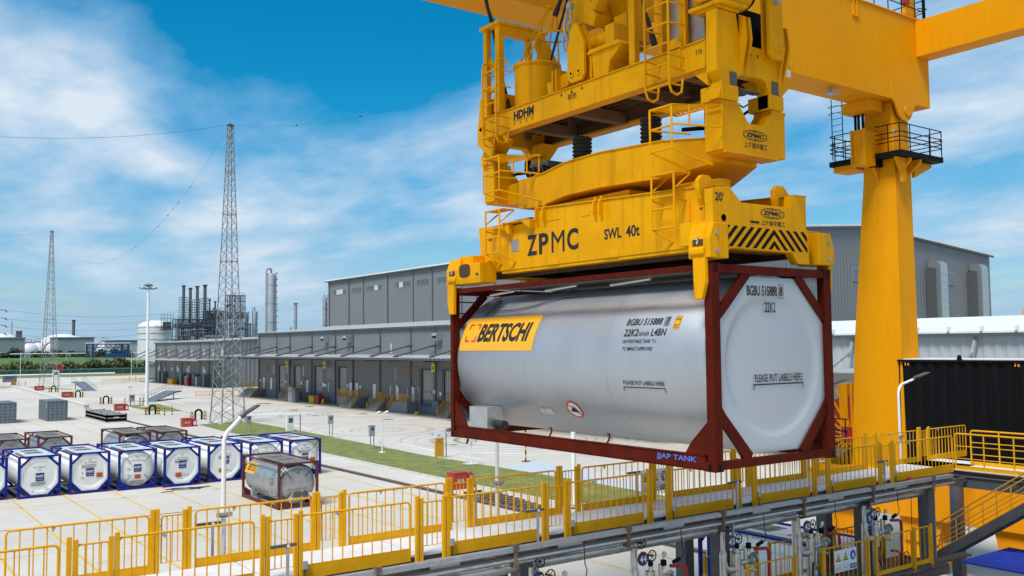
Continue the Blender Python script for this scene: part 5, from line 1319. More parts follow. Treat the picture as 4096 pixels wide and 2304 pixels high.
sheet('drain_groove', [strip((-16, 130.6), (21.5, 129.4), .45), strip((-40, 101), (-8, 101), .2)], DARKST, .010)
GRASSX = [(26.3, 104.2), (33.0, 106.0), (32.4, 82), (31.3, 60), (31.6, 51), (31.9, 40), (31.6, 28), (25.3, 28), (25.2, 48), (25.3, 66), (25.7, 94)]
b = MB(); b.prism(GRASSX, 'z', .005, .10); struct(b, 'grass_verge', GRASS)
b = MB()
for i in range(len(GRASSX)):
    p, q = GRASSX[i-1], GRASSX[i]; b.bar((p[0], p[1], .07), (q[0], q[1], .07), .16, .15)
struct(b, 'verge_kerb', CONL)
b = MB(); b.prism([(30.2, 249.7), (35.7, 226.2), (31.0, 233.5)], 'z', .005, .12); struct(b, 'grass_patch', GRASS)
b = MB(); b.prism([(28.6, 150), (34.5, 150.5), (32.2, 128), (28.2, 133)], 'z', .005, .12); struct(b, 'grass_patch', GRASS)
b = MB()
for p, q in (((28.6, 150), (28.2, 133)), ((28.2, 133), (32.2, 128))): b.bar((*p, .08), (*q, .08), .25, .2)
struct(b, 'patch_kerb', CONL)
sheet('crane_rail_bed', [strip((22.35, 10), (21.4, 135), .5)], DARKST, .009)
b = MB(); b.bar((22.35, 10, .03), (21.4, 135, .03), .08, .06); b.bar((22.75, 10, .02), (21.8, 135, .02), .06, .03); b.bar((22.55, 10, .012), (21.6, 135, .012), .16, .012); struct(b, 'crane_rail', mat('rusty rail', (.10, .035, .02), .7, var=.4))
sheet('pale_path', [[(32.1, 50.0), (36.6, 50.8), (33.6, 35.5), (31.3, 34.0), (31.6, 42)]], PATHB, .104 if False else .012)
def wetpatch(cx, cy, r, sx=1.0, n=26, seed=1):
    rnd = random.Random(seed); ph = [rnd.uniform(0, 6.28) for _ in range(4)]
    return [(cx+r*sx*math.cos(2*PI*i/n)*(1+.25*math.sin(3*2*PI*i/n+ph[0])+.15*math.sin(5*2*PI*i/n+ph[1])), cy+r*math.sin(2*PI*i/n)*(1+.25*math.sin(2*2*PI*i/n+ph[2])+.12*math.sin(7*2*PI*i/n+ph[3]))) for i in range(n)]
sheet('oily_puddle', [wetpatch(10.1, 54.6, .75, 1.7, seed=4), wetpatch(8.7, 54.0, .22, 1.8, seed=8)], WET, .011)
sheet('floor_stains', [wetpatch(x, y, r, sx, seed=k) for k, (x, y, r, sx) in enumerate(((49, 141, 1.4, .7), (51, 128, 1.0, .7), (46, 122, .9, .8), (50, 108, .9, .6), (48, 97, .8, .8), (44, 110, .5, 1), (53, 90, .8, .5), (42, 76, .4, 1), (38, 66, .35, 1.2), (27, 61, .7, .5), (26.6, 72, .5, .5)))], DARKST, .011)
sheet('white_markings', [strip((37.2+.95*i, 119.5-.3*i), (37.8+.95*i, 116.0-.3*i), .42) for i in range(9)] + [strip((35.6+1.1*i, 60+1.3*i), (38.8+1.1*i, 56.5+1.3*i), .35) for i in range(6)] + [strip((36, 150), (39, 190), .25), strip((38.5, 150), (41, 185), .3), strip((34.5, 90), (36, 100), .25), strip((33.6, 55), (34.6, 70), .2), strip((40, 132), (42.5, 138), .8)], WLINE, .010)

# ------------------------------------------------------------------ warehouses
def corrugated(mb, x, y0, y1, z0, z1, pitch=.42, dep=.05, m=0, axis='y'):
    """ribbed sheet wall in the plane x = const (axis y) or y = const (axis x)"""
    pts = []; y = y0
    while y < y1 - 1e-6:
        for a, d in ((0, 0), (.12, -dep), (.24, -dep), (.30, 0)): 
            if y + a*pitch/.42 <= y1: pts.append((y + a*pitch/.42, d))
        y += pitch
    pts.append((y1, 0)); vs = []
    for a, d in pts:
        for z in (z0, z1): vs.append((x+d, a, z) if axis == 'y' else (a, x+d, z))
    mb.add(vs, [(2*i, 2*i+2, 2*i+3, 2*i+1) for i in range(len(pts)-1)], m)
def window(name, parent, x, y0, y1, z0, z1, n, depth=.12, blinds=()):
    b = MB(); f = .05
    b.box(x-.06, x+depth, y0, y1, z0-.05, z0); b.box(x-.06, x+depth, y0, y1, z1, z1+.05); b.box(x-.06, x+depth, y0-.05, y0, z0-.05, z1+.05); b.box(x-.06, x+depth, y1, y1+.05, z0-.05, z1+.05)
    for i in range(1, n): y = y0+(y1-y0)*i/n; b.box(x-.05, x, y-.02, y+.02, z0, z1)
    o = b.build(name, GALV, parent)
    g = MB()
    for i in range(n):
        if i not in blinds: g.quad((x-.03, y0+(y1-y0)*i/n, z0), (x-.03, y0+(y1-y0)*(i+1)/n, z0), (x-.03, y0+(y1-y0)*(i+1)/n, z1), (x-.03, y0+(y1-y0)*i/n, z1))
    if g.f: g.build('pane', GLASS, o)
    g = MB()
    for i in blinds: g.quad((x-.03, y0+(y1-y0)*i/n, z0), (x-.03, y0+(y1-y0)*(i+1)/n, z0), (x-.03, y0+(y1-y0)*(i+1)/n, z1), (x-.03, y0+(y1-y0)*i/n, z1))
    if g.f: g.build('blind', PANEW, o)
    return o
def downpipe(parent, x, y, z0, z1):
    b = MB(); b.cyl((x-.16, y, z0), (x-.16, y, z1-.9), .075, 8); b.tube([(x-.16, y, z1-.92), (x-.16, y, z1-.8), (x-.30, y+.12, z1-.65), (x-.30, y+.12, z1-.1)], .07, 8); b.build('downpipe', GREYD, parent, smooth=40)
COLS = [163.5, 154.85, 148.8, 139.4, 130.3, 124.0, 115.1, 106.0, 99.4, 90.4, 81.4, 75.3, 66.2, 57.1]
def dock_warehouse():
    t = thing('dock_warehouse', 'long grey loading warehouse with a full length canopy, dock doors and yellow stairs', 'warehouse', (57, 110, 0))
    X = 56.6; Y0, Y1 = 50, 164.4
    b = MB(); corrugated(b, X, Y0, Y1, 1.95, 11.8); corrugated(b, Y1, X, 71, 0, 11.9, axis='x'); b.quad((X+.05, Y0, 0), (71, Y0, 0), (71, Y0, 12), (X+.05, Y0, 12)); b.build('wall', GREYW, t, recalc=False)
    b = MB(); b.box(X-.05, X+.3, Y0, Y1, 0, 1.949); b.build('dock_wall', CONC, t)
    b = MB(); n = 240
    vs = []
    for i in range(n+1):
        y = Y0-.3 + (Y1-Y0+.6)*i/n; d = .07 if i % 2 else 0
        vs += [(X-.35, y, 11.92+d), (71.2, y, 13.25+d)]
    b.add(vs, [(2*i, 2*i+1, 2*i+3, 2*i+2) for i in range(n)]); b.build('roof', ROOF, t, recalc=False)
    b = MB(); b.box(X-.42, X-.10, Y0, Y1+.3, 11.72, 11.90); b.prism([(X-.3, 11.75), (71, 13.1), (71, 13.28), (X-.3, 11.95)], 'y', Y1+.02, Y1+.3); b.build('gutter', GREYD, t)
    for i, y in enumerate(COLS[:12]): downpipe(t, X, y, 7.9, 11.8); b = MB(); b.cyl((X-.17, y, .1), (X-.17, y, 7.4), .085, 8); b.build('downpipe', GREYD, t, smooth=40)
    # canopy hung on raking struts
    b = MB(); cx = 49.2
    b.box(cx, X-.06, 52, 168, 7.52, 7.66); co = b.build('canopy', ROOF, t)
    b = MB(); n = 232
    vs = []
    for i in range(n+1): y = 52+116*i/n; d = .06 if i % 2 else 0; vs += [(cx-.1, y, 7.68+d), (X-.06, y, 7.95+d)]
    b.add(vs, [(2*i, 2*i+1, 2*i+3, 2*i+2) for i in range(n)]); b.build('canopy_sheet', ROOF, co, recalc=False)
    b = MB(); b.box(cx-.12, cx+.02, 52, 168.1, 7.42, 7.68)
    for y in COLS[:13]: b.box(cx+.1, X-.06, y-.1, y+.1, 7.22, 7.51)
    b.box(cx+2.5, cx+2.62, 52, 168, 7.30, 7.50); b.build('canopy_beam', GREYD, co)
    for y in [172.2-8.7]+COLS[1:13]:
        b = MB(); b.cyl((X-.1, y, 9.35), (cx+.9, y, 7.80), .11, 8); b.cyl((X-.1, y, 9.35), (X-.7, y, 9.17), .17, 8); b.cyl((cx+1.5, y, 7.97), (cx+.9, y, 7.80), .16, 8); b.build('canopy_strut', GREYD, t, smooth=40)
        b = MB(); b.cyl((X-.1, y, 8.6), (X-1.2, y, 7.8), .05, 6); b.build('canopy_strut', GREYD, t, smooth=40)
    # dock doors with blue levellers
    for y0, y1 in ((151.5, 153.6), (144.5, 146.6), (135.6, 137.9), (126.6, 128.8), (100.35, 102.9), (94.6, 97.1), (85.5, 87.8), (77.4, 79.7)):
        b = MB(); b.box(X-.02, X+.05, y0, y1, 1.62, 5.9); do = b.build('dock_door', DOOR, t)
        b = MB(); b.box(X-.28, X-.06, y1, y1+.62, 1.3, 6.02); b.box(X-.28, X-.06, y0-.12, y0, 1.3, 6.02) if False else None; b.box(X-.20, X-.06, y0-.05, y1+.05, 5.9, 6.05); b.build('door_reveal', GREYD, do)
        b = MB()
        for f in (.28, .82): b.box(X-.035, X-.021, y1-(y1-y0)*f-.22, y1-(y1-y0)*f+.22, 2.75, 3.15)
        b.build('door_light', GLASS, do)
        b = MB()
        for k in range(1, 8): b.box(X-.026, X-.021, y0, y1, 1.62+.54*k, 1.645+.54*k)
        b.build('door_seam', CONL, do)
        b = MB(); b.box(X-.22, X-.06, y0+.1, y1+.25, 1.02, 1.45); b.box(X-.24, X-.2, y0+.3, y1, 1.1, 1.38); b.build('dock_leveller', mat('deep blue leveller', (.01, .06, .22), .5), t)
        b = MB(); b.box(X-.24, X-.06, y0-.02, y0+.1, .95, 1.5); b.box(X-.24, X-.06, y1+.26, y1+.42, .95, 1.5); b.build('dock_bumper', RUB, t)
        b = MB(); b.box(X-.085, X-.055, y0-.75, y0-.25, 2.85, 3.3); b.build('dock_sign', WHITE, t)
    for y0, y1, z0, z1, n in ((156.2, 156.9, 4.4, 5.9, 2), (149.9, 150.5, 4.5, 6.0, 2), (147.3, 147.8, 4.5, 6.0, 2), (142.7, 143.4, 4.4, 5.9, 2), (131.2, 133.6, 4.1, 5.7, 4), (110.2, 110.8, 4.5, 6.0, 2), (149.7, 150.3, 1.9, 3.3, 2), (132.3, 133.2, 1.9, 3.4, 2), (111.6, 112.4, 1.95, 3.4, 2), (106.4, 107.2, 1.95, 3.3, 2), (103.9, 105.2, 1.9, 3.4, 3), (106.1, 107.0, 2.0, 3.3, 2), (155.6, 156.3, 8.1, 9.2, 2), (111.2, 112.1, 8.2, 9.6, 2)):
        window('window', t, X, y0, y1, z0, z1, n, blinds=(n-1,) if n == 2 else ())
    for y0, y1 in ((159.2, 162.2), (106.2, 109.2), (103.0, 105.9)):
        b = MB(); b.box(X-.10, X-.056, y0, y1, 4.6, 6.3); 
        b.build('louvre', mat('brown louvre', (.20, .17, .14), .7, var=.2, scale=2.), t)
    for y in (161.2, 157.6, 141.4, 124.9, 122.8, 110.0, 105.6, 103.4, 99.0 + 4.5, 117.0):
        b = MB(); b.box(X-.09, X-.06, y-.42, y+.42, 1.55, 3.6); do = b.build('side_door', WHITE, t); b = MB(); b.box(X-.10, X-.091, y-.14, y-.04, 2.5, 2.62); b.box(X-.10, X-.091, y+.06, y+.16, 3.05, 3.13); b.build('door_plate', REDC, do)
    for y, z in ((163.0, 3.0), (143.9, 2.95), (134.9, 2.9), (134.2, 2.9), (121.6, 3.0), (99.6, 3.0), (98.2, 2.8)):
        b = MB(); b.box(X-.10, X-.06, y-.3, y+.3, z-.2, z+.25); b.build('wall_notice', WHITE, t)
    for y, s in ((148.6, 'H'), (133.0, 'M'), (98.9, 'H')):
        b = MB(); b.box(X-.85, X-.80, y-.42, y+.42, 5.75, 6.75); b.cyl((X-.82, y, 6.7), (X-.82, y, 7.5), .03, 6); so_ = b.build('bay_sign', SIGNY, t); b = MB(); text(b, s, (X-.855, y+.22, 6.0), (0,-1,0), (0,0,1), .44, .5, .04); b.build('bay_letter', INK, so_, recalc=False)
    for y in (133.4, 125.2, 98.2):
        b = MB(); b.prism([(X-.06, 9.9), (X-.06, 10.9), (X-1.0, 10.9), (X-1.2, 10.55), (X-.75, 9.9)], 'y', y-.55, y+.55); vo = b.build('vent_hood', GALV, t, bevel=.01); b = MB(); b.quad((X-1.19, y-.5, 10.53), (X-1.19, y+.5, 10.53), (X-.76, y+.5, 9.92), (X-.76, y-.5, 9.92)); b.build('vent_mouth', BLK, vo)
    for y, z in ((155.9, 4.0), (141.9, 3.8), (123.8, 3.8), (109.2, 3.5), (105.0, 3.6)):
        b = MB(); b.cyl((X-.05, y, z), (X-.35, y, z-.05), .03, 6); b.cyl((X-.35, y, z+.08), (X-.35, y, z-.12), .09, 8); b.build('wall_lamp', GREYD, t)
    b = MB(); b.box(X-.9, X-.06, 97.6, 99.2, .0, 1.9); b.build('meter_cabinet', CONC, t)
    return t
dock_warehouse()
def dock_stair(y0, y1, xf, label):
    """concrete flight climbing from the road straight to a side door, a landing at its head, yellow barred rails"""
    X = 56.5; t = localthing('dock_stairs', label, 'stairs', (xf, y0, 0), 'dock stairs along the warehouse')
    n = 9; run = 1.5; h = 1.5; d = X-xf; w = y1-y0
    pts = [(0, .01)]
    for i in range(n): pts += [(run*i/n, h*(i+1)/n), (run*(i+1)/n, h*(i+1)/n)]
    pts += [(d, h), (d, .01)]
    b = MB(); b.prism(pts, 'y', 0, w); b.build('flight', CONC, t)
    b = MB()
    for i in range(n): b.box(run*i/n-.02, run*(i+1)/n, .05, w-.05, h*(i+1)/n+.002, h*(i+1)/n+.012)
    b.build('treads', CONL, t)
    for yy in (.08, w-.08):
        b = MB(); b.tube([(0, yy, .25), (0, yy, 1.05), (run, yy, h+1.0), (d, yy, h+1.0)], .045, 6)
        for k in range(15):
            x = d*k/14; z = h*min(1, x/run); b.cyl((x, yy, z), (x, yy, z+1.0), .028, 5)
        b.build('stair_rail', YEL2, t)
    b = MB()
    for k in range(int(w/.2)): b.cyl((run+.1, .1+.2*k, h), (run+.1, .1+.2*k, h+1.0), .024, 5) if k*.2 > w*.45 else None
    b.cyl((run+.1, w*.45, h+1.0), (run+.1, w-.1, h+1.0), .04, 6); b.build('landing_rail', YEL2, t)
    return t
for a in ((160.6, 166.5, 53.6, 'yellow railed dock stairs at the far corner beyond the lattice mast'), (144.0, 147.4, 53.9, 'yellow railed dock stairs beside the grey switch cabinet'), (119.2, 122.6, 53.7, 'yellow railed dock stairs facing the two tall louvres, farther flight'), (110.9, 113.9, 53.6, 'yellow railed dock stairs facing the two tall louvres, nearer flight'), (92.9, 95.4, 54.2, 'yellow railed dock stairs partly behind the hanging tank frame')): dock_stair(*a)
def dock_landing(y0, y1, x0, slope, label):
    t = localthing('dock_landing', label, 'landing', (x0, y0, 0)); w = 56.5-x0
    b = MB(); b.prism([(0, .01), (y1-y0+slope, .01), (y1-y0, 1.5), (0, 1.5)], 'x', 0, w); b.build('block', mat('pale dock concrete', (.24, .245, .27), .8, var=.1), t)
    b = MB(); L_ = y1-y0; n = int(L_/.2)
    for i in range(n): b.cyl((.06, .1+.2*i, 1.5), (.06, .1+.2*i, 2.5), .026, 5)
    b.tube([(w-.1, .06, 2.5), (.06, .06, 2.5), (.06, L_-.05, 2.5)] + ([(.06, L_+slope, 1.05), (.06, L_+slope, .1)] if slope else []), .045, 6)
    for i in range(int(slope/.2)): q = .2*(i+1); b.cyl((.06, L_+q, 1.5*(1-q/slope)), (.06, L_+q, 1.5*(1-q/slope)+1.0), .026, 5)
    for i in range(6): b.cyl((.06+w*i/6, .06, 1.5), (.06+w*i/6, .06, 2.5), .026, 5)
    b.build('barrier', YEL2, t)
dock_landing(104.4, 108.0, 54.9, 2.2, 'dock landing block with a sloping yellow rail left of the big open dock door'); dock_landing(122.9, 126.9, 55.2, 0, 'dock landing block with a solid looking yellow barrier beside the farther louvre stairs')
def crate_bin(name, label, x, y, w, d, h, m, z0=0):
    t = localthing(name, label, 'bin', (x, y, z0)); b = MB(); b.prism([(.06, 0), (w-.06, 0), (w, h), (0, h)], 'y', 0, d); b.build('body', m, t, bevel=.02); b = MB(); b.box(-.03, w+.03, -.03, d+.03, h, h+.07); b.build('rim', m, t); return t
crate_bin('waste_bin', 'yellow plastic waste bin by the dock wall next to the red one', 54.6, 134.6, 1.0, 1.9, 1.15, YEL2)
crate_bin('waste_bin', 'red plastic waste bin by the dock wall next to the yellow one', 54.6, 132.6, 1.0, 1.2, 1.3, REDC)
crate_bin('waste_bin', 'yellow low skip by the far warehouse wall', 61.8, 238.5, 1.2, 4.2, 1.3, YEL2)
crate_bin('waste_bin', 'red bin by the far warehouse wall', 61.8, 225.5, 1.2, 1.8, 1.9, REDC)
t = localthing('switch_cabinet', 'grey and dark switch cabinets standing by dock stairs', 'cabinet', (53.4, 139.2, 0)); b = MB(); b.box(0, .8, 1.4, 3.0, 0, 2.5); b.build('body', GALV, t, bevel=.02); b = MB(); b.box(0, .8, 0, 1.35, 0, 2.4); b.build('dark_body', GREYC, t, bevel=.02); b = MB(); b.box(-.01, 0, 1.6, 2.8, 1.6, 2.3); b.build('panel_window', GLASS, t)
simple('wheel_chock', 'small yellow chock by the dock wall', 'chock', YEL2, lambda b: b.prism([(54.6, .01), (55.2, .01), (55.1, .35), (54.8, .4)], 'y', 101.2, 102.0))
simple('warning_stand', 'folding yellow warning stand by the red bin', 'sign', YEL2, lambda b: b.prism([(54.7, .01), (55.2, .01), (54.97, .9), (54.93, .9)], 'y', 131.4, 131.9))

def tall_block():
    t = thing('high_warehouse', 'tall grey warehouse block with a row of high strip windows behind the loading warehouse', 'warehouse', (90, 110, 0))
    X, Z = 71.0, 22.3
    b = MB(); corrugated(b, X, 65, 164.4, 11.5, Z); b.quad((X, 164.4, 0), (136, 164.4, 0), (136, 164.4, Z), (X, 164.4, Z)); b.quad((136, 65, 0), (136, 164.4, 0), (136, 164.4, Z), (136, 65, Z)); b.build('wall', GREYW, t, recalc=False)
    b = MB(); pts = []; x = X
    while x < 136: 
        for a, d in ((0, 0), (.2, -.06), (.4, -.06), (.5, 0)): pts.append((x+a, d))
        x += .7
    top = lambda x: Z + (2.4*(1-abs(x-103.5)/32.5))
    vs = []
    for px_, d in pts: vs += [(min(px_, 136), 65+d, 0), (min(px_, 136), 65+d, top(min(px_, 136)))]
    b.add(vs, [(2*i, 2*i+2, 2*i+3, 2*i+1) for i in range(len(pts)-1)]); b.build('gable_wall', GREYW, t, recalc=False)
    b = MB(); b.prism([(X-.5, Z+.02), (103.5, Z+2.5), (136.5, Z+.02), (136.5, Z+.25), (103.5, Z+2.75), (X-.5, Z+.25)], 'y', 64.6, 164.8); b.build('roof', ROOFW, t)
    b = MB(); b.box(X-.55, X-.2, 64.6, 164.9, Z-.18, Z+.02); b.prism([(X-.5, Z-.25), (103.5, Z+2.22), (136.5, Z-.25), (136.5, Z+.02), (103.5, Z+2.48), (X-.5, Z+.02)], 'y', 64.5, 64.7) if True else None; b.build('eaves', GREYD, t)
    b = MB(); b.box(X-.1, X-.06, 65, 164, 13.22, 13.36); b.build('flashing', ROOF, t)
    for i, y in enumerate((163.6, 154.85, 148.8, 139.4, 130.3, 124.0, 115.1, 106, 99.4, 90, 81)): downpipe(t, X, y, 13.3, Z)
    wins = [(156.3, 162.0, (1, 2)), (149.7, 153.6, ()), (141.8, 147.6, (1,)), (131.3, 136.6, (2,)), (125.2, 129.2, ()), (116.3, 122.5, (1,)), (107, 113, ()), (92, 97, ())]
    for y0, y1, bl in wins: window('strip_window', t, X-.02, y0, y1, 19.5, 20.42, 4, blinds=bl)
    # gable windows and the two clad ducts
    for x0, x1, z0 in ((86.5, 92.0, 17.4), (73.5, 79.0, 17.4), (100.0, 105.0, 17.4), (120.4, 125.2, 17.6)):
        b = MB(); b.box(x0-.1, x1+.1, 64.86, 64.92, z0-.1, z0+1.7); wo = b.build('gable_window', GALV, t); b = MB(); b.box(x0, x1, 64.84, 64.86, z0, z0+1.6); b.build('pane', GLASS, wo)
    for x in (117.9, 129.3):
        b = MB(); b.prism([(62.9, 4), (62.9, 19.9), (63.05, 20.35), (63.4, 20.62), (63.9, 20.72), (64.85, 20.72), (64.85, 19.8), (64.1, 19.6), (64.1, 4)], 'x', x+.15, x+2.0); do = b.build('vent_duct', ALU, t)
        b = MB()
        for k in range(12): b.box(x+.12, x+2.03, 62.87, 64.12, 5+1.25*k, 5.08+1.25*k)
        b.build('duct_band', GALV, do); b = MB(); b.box(x-.35, x+.12, 63.6, 64.8, 4, 19.6); b.build('duct_bracket', GREYD, do)
    return t
tall_block()
def far_warehouse():
    t = thing('far_warehouse', 'low grey warehouse with square windows above its canopy behind the lattice mast', 'warehouse', (70, 236, 0))
    X = 64.0; Y0, Y1 = 206.5, 262.6
    b = MB(); corrugated(b, X, Y0, Y1, 0, 10.8, .8, .08); b.build('wall', GREYW, t, recalc=False)
    b = MB(); pts = []; x = X
    while x < 92:
        for a, d in ((0, 0), (.25, -.1), (.5, -.1), (.7, 0)): pts.append((x+a, d))
        x += 1.0
    vs = []
    for px_, d in pts: vs += [(px_, Y0+d, 0), (px_, Y0+d, 10.75+(px_-X)*.05)]
    b.add(vs, [(2*i, 2*i+2, 2*i+3, 2*i+1) for i in range(len(pts)-1)]); b.quad((X, Y1, 0), (92, Y1, 0), (92, Y1, 12.1), (X, Y1, 10.8)); b.build('gable_wall', GREYW, t, recalc=False)
    b = MB(); b.prism([(X-.4, 10.82), (92.4, 12.2), (92.4, 12.45), (X-.4, 11.05)], 'y', Y0-.3, Y1+.3); b.build('roof', ROOF, t)
    b = MB(); b.box(X-.45, X-.1, Y0, Y1, 10.66, 10.81); b.build('gutter', GREYD, t)
    for i, y in enumerate((261.0, 251.7, 242.3, 231.9, 222.4, 215.4, 207.6)): downpipe(t, X, y, .1, 10.8)
    b = MB(); b.box(57.6, X-.05, 204.5, 268, 6.45, 6.62); b.box(57.5, 57.65, 204.5, 268, 6.3, 6.7); co = b.build('canopy', ROOF, t)
    for y in (268, 259.5, 251.7, 242.3, 231.9, 222.4, 215.4, 209): b = MB(); b.cyl((X-.1, y-.5, 9.0), (58.6, y-.5, 6.7), .13, 8); b.build('canopy_strut', GREYD, t)
    for y in (257.5, 249.5, 240, 229.5, 219.5, 213, 208.4): window('window', t, X, y-2.3, y+2.3, 7.3, 8.9, 3, blinds=(1,) if int(y) % 2 else (0,))
    for y0 in (255.6, 236.6, 211.0):
        b = MB(); b.box(X-.2, X+.1, y0, y0+1.6, 0, 5.6); b.build('dark_doorway', GREYD, t)
    for y in (258.8, 257.6, 252.3, 246, 241.2, 240, 232.6, 231.4, 219.8, 218.6, 208): b = MB(); b.box(X-.15, X-.09, y-.4, y+.4, 3.2, 4.8 if int(y) % 2 else 4.2); b.build('wall_notice', WHITE, t)
    for y in (254, 250.5, 234.3, 229.8, 228.2, 224, 221.5, 216): b = MB(); b.box(X-1.4, X-.2, y-.7, y+.7, 0, 2.3 if int(y) % 2 else 2.9); b.build('wall_cabinet', GALV if int(y) % 2 else GREYC, t)
far_warehouse()
def right_shed():
    t = thing('low_white_roof_building', 'low grey building with a bright white sheet roof to the right of the crane leg', 'building', (60, 20, 0))
    b = MB(); corrugated(b, 56.6, -30, 49.8, 0, 9.6, .8, .06); corrugated(b, 49.85, 56.6, 75, 0, 9.7, .8, .06, axis='x'); b.build('wall', mat('light grey cladding', (.40, .42, .43), .5, var=.06, scale=.3), t, recalc=False)
    b = MB(); b.prism([(56.2, 9.72), (72.5, 11.1), (88, 9.8), (88, 10.0), (72.5, 11.3), (56.2, 9.86)], 'y', -30, 50.1); b.build('roof', ROOFW, t)
    b = MB()
    for k in range(40): y = 50-2.0*k; b.box(56.15, 72.4, y-.05, y+.05, 9.9, 9.92) if False else None
    b.box(56.1, 56.3, -30, 50.1, 9.5, 9.72); b.build('gutter', GREYD, t)
    for y in (36, 31, 26.2, 21.4, 16.6):
        b = MB(); b.cyl((56.55, y, 8.6), (53.5, y, 7.2), .12, 8); b.cyl((56.55, y, 9.5), (55.9, y, 8.0), .16, 6); b.build('canopy_strut', GALV, t)
    b = MB()
    for k in range(22): b.box(56.0, 56.4, 49.5-2.4*k, 49.65-2.4*k, 9.86, 10.2)
    b.build('roof_clip', ROOFW, t)
    window('window', t, 56.6, 38.3, 40.4, 5.7, 7.5, 2)
    b = MB(); b.box(50, 56.55, -30, 49.5, 6.95, 7.1); b.build('canopy', ROOF, t)
right_shed()
t = localthing('roof_railing', 'small yellow orange railings on the roof at the far right', 'railing', (95, 40, 11)); b = MB()
for i in range(9): b.cyl((0, -i*1.4, 0), (0, -i*1.4, 1.6), .04, 6)
for z in (.8, 1.6): b.cyl((0, 0, z), (0, -11.2, z), .04, 6)
for i in range(8): b.cyl((.5*i, 1.0, 0), (.5*i, 1.0, 1.6), .05, 6)
b.build('rails', YELG, t); b = MB(); b.cyl((6, -6, -2), (6, -6, 1.0), .25, 10); b.tube([(6, -6, .9), (6, -6, 1.5), (6, -6.4, 1.9), (6, -6.9, 1.6)], .25, 10); b.build('roof_cowl', GREYD, t)
b = MB(); b.lathe([(.01, .9), (4, .6), (7.5, -.6), (7.6, -11)], (12, -8, 0), 'z', 32); b.build('tank_top', TANKW, t, smooth=40)

# ------------------------------------------------------------------ lattice masts and overhead wires
def lattice(name, label, x, y, base, topw, H, rz, mats, nseg):
    t = localthing(name, label, 'lattice tower', (x, y, 0), None, rz)
    L_ = MB(); B = MB(); h = lambda z: (base + (topw-base)*min(1, (z/H)**.82))/2
    zs = [0]; z = 0
    for i in range(nseg): zs.append(H*(1-(1-(i+1)/nseg)**1.25))
    for sx, sy in ((-1,-1), (1,-1), (1,1), (-1,1)):
        for z0, z1 in zip(zs, zs[1:]): a, c = h(z0), h(z1); L_.cyl((sx*a, sy*a, z0), (sx*c, sy*c, z1), .075 if z0 < H*.4 else .055, 6)
    cor = [(-1,-1), (1,-1), (1,1), (-1,1)]
    for k, (z0, z1) in enumerate(zip(zs, zs[1:])):
        a, c = h(z0), h(z1)
        for i in range(4):
            p, q = cor[i], cor[(i+1) % 4]
            B.cyl((p[0]*a, p[1]*a, z0), (q[0]*c, q[1]*c, z1), .032, 4); B.cyl((q[0]*a, q[1]*a, z0), (p[0]*c, p[1]*c, z1), .032, 4)
            if k % 4 == 0: B.cyl((p[0]*a, p[1]*a, z0), (q[0]*a, q[1]*a, z0), .04, 4)
    L_.build('legs', mats[0], t); B.build('lattice_braces', mats[1], t)
    b = MB(); c = h(H)+.12; b.box(-c, c, -c, c, H, H+.12); b.cyl((0, 0, H), (0, 0, H+.5), .04, 6); b.build('mast_head', GREYD, t)
    b = MB()
    for sx, sy in cor: b.box(sx*h(0)-.3, sx*h(0)+.3, sy*h(0)-.3, sy*h(0)+.3, 0, .25)
    b.build('footing', CONL, t)
lattice('lattice_tower', 'tall grey steel lattice tower in the middle of the yard by the grass strip', 30.3, 105.1, 3.1, .50, 36.8, R(8), (MASTG, MASTG), 26)
lattice('lattice_tower', 'farther pinkish lattice tower at the left beside the low wall', 34.6, 248.2, 3.6, .50, 38.9, R(8), (MASTR, MASTG), 22)
def wire(name, label, pts, r, birds=()):
    t = thing(name, label, 'wire', pts[0]); b = MB(); b.tube(pts, r, 5); b.build('strand', mat('thin cable', (.06, .07, .08), .6), t)
    if birds:
        b = MB()
        for q in birds: b.lathe([(.01, -.10), (.07, -.02), (.05, .07), (.01, .14)], q, 'x', 6)
        b.build('cable_marker', BLK, t)
def sag(a, c, s, n=24):
    out = []
    for i in range(n+1): f = i/n; p = Vector(a).lerp(Vector(c), f); p.z -= 4*s*f*(1-f); out.append(tuple(p))
    return out
wr = sag((30.2, 104.9, 36.9), (29.6, -38, 38), 8.9, 48)
wire('overhead_wire', 'thin wire running from the near lattice tower top towards the crane', wr, .013, [wr[12], wr[7]])
wire('overhead_wire', 'thin wire running from the near lattice tower top out of the picture left', sag((30.1, 105.2, 36.9), (-30, 105, 35.5), 4.2), .018)
w2 = sag((30.4, 105.4, 36.9), (34.5, 248, 39), 12.3, 48)
wire('overhead_wire', 'deeply sagging wire with small markers between the two lattice towers', w2, .011, [w2[i] for i in (6, 8, 9, 10, 12, 17, 18, 30)])
wire('overhead_wire', 'thin wire leaving the farther lattice tower to the left', sag((34.3, 248.2, 39), (-20, 246, 36), 2.5), .018)

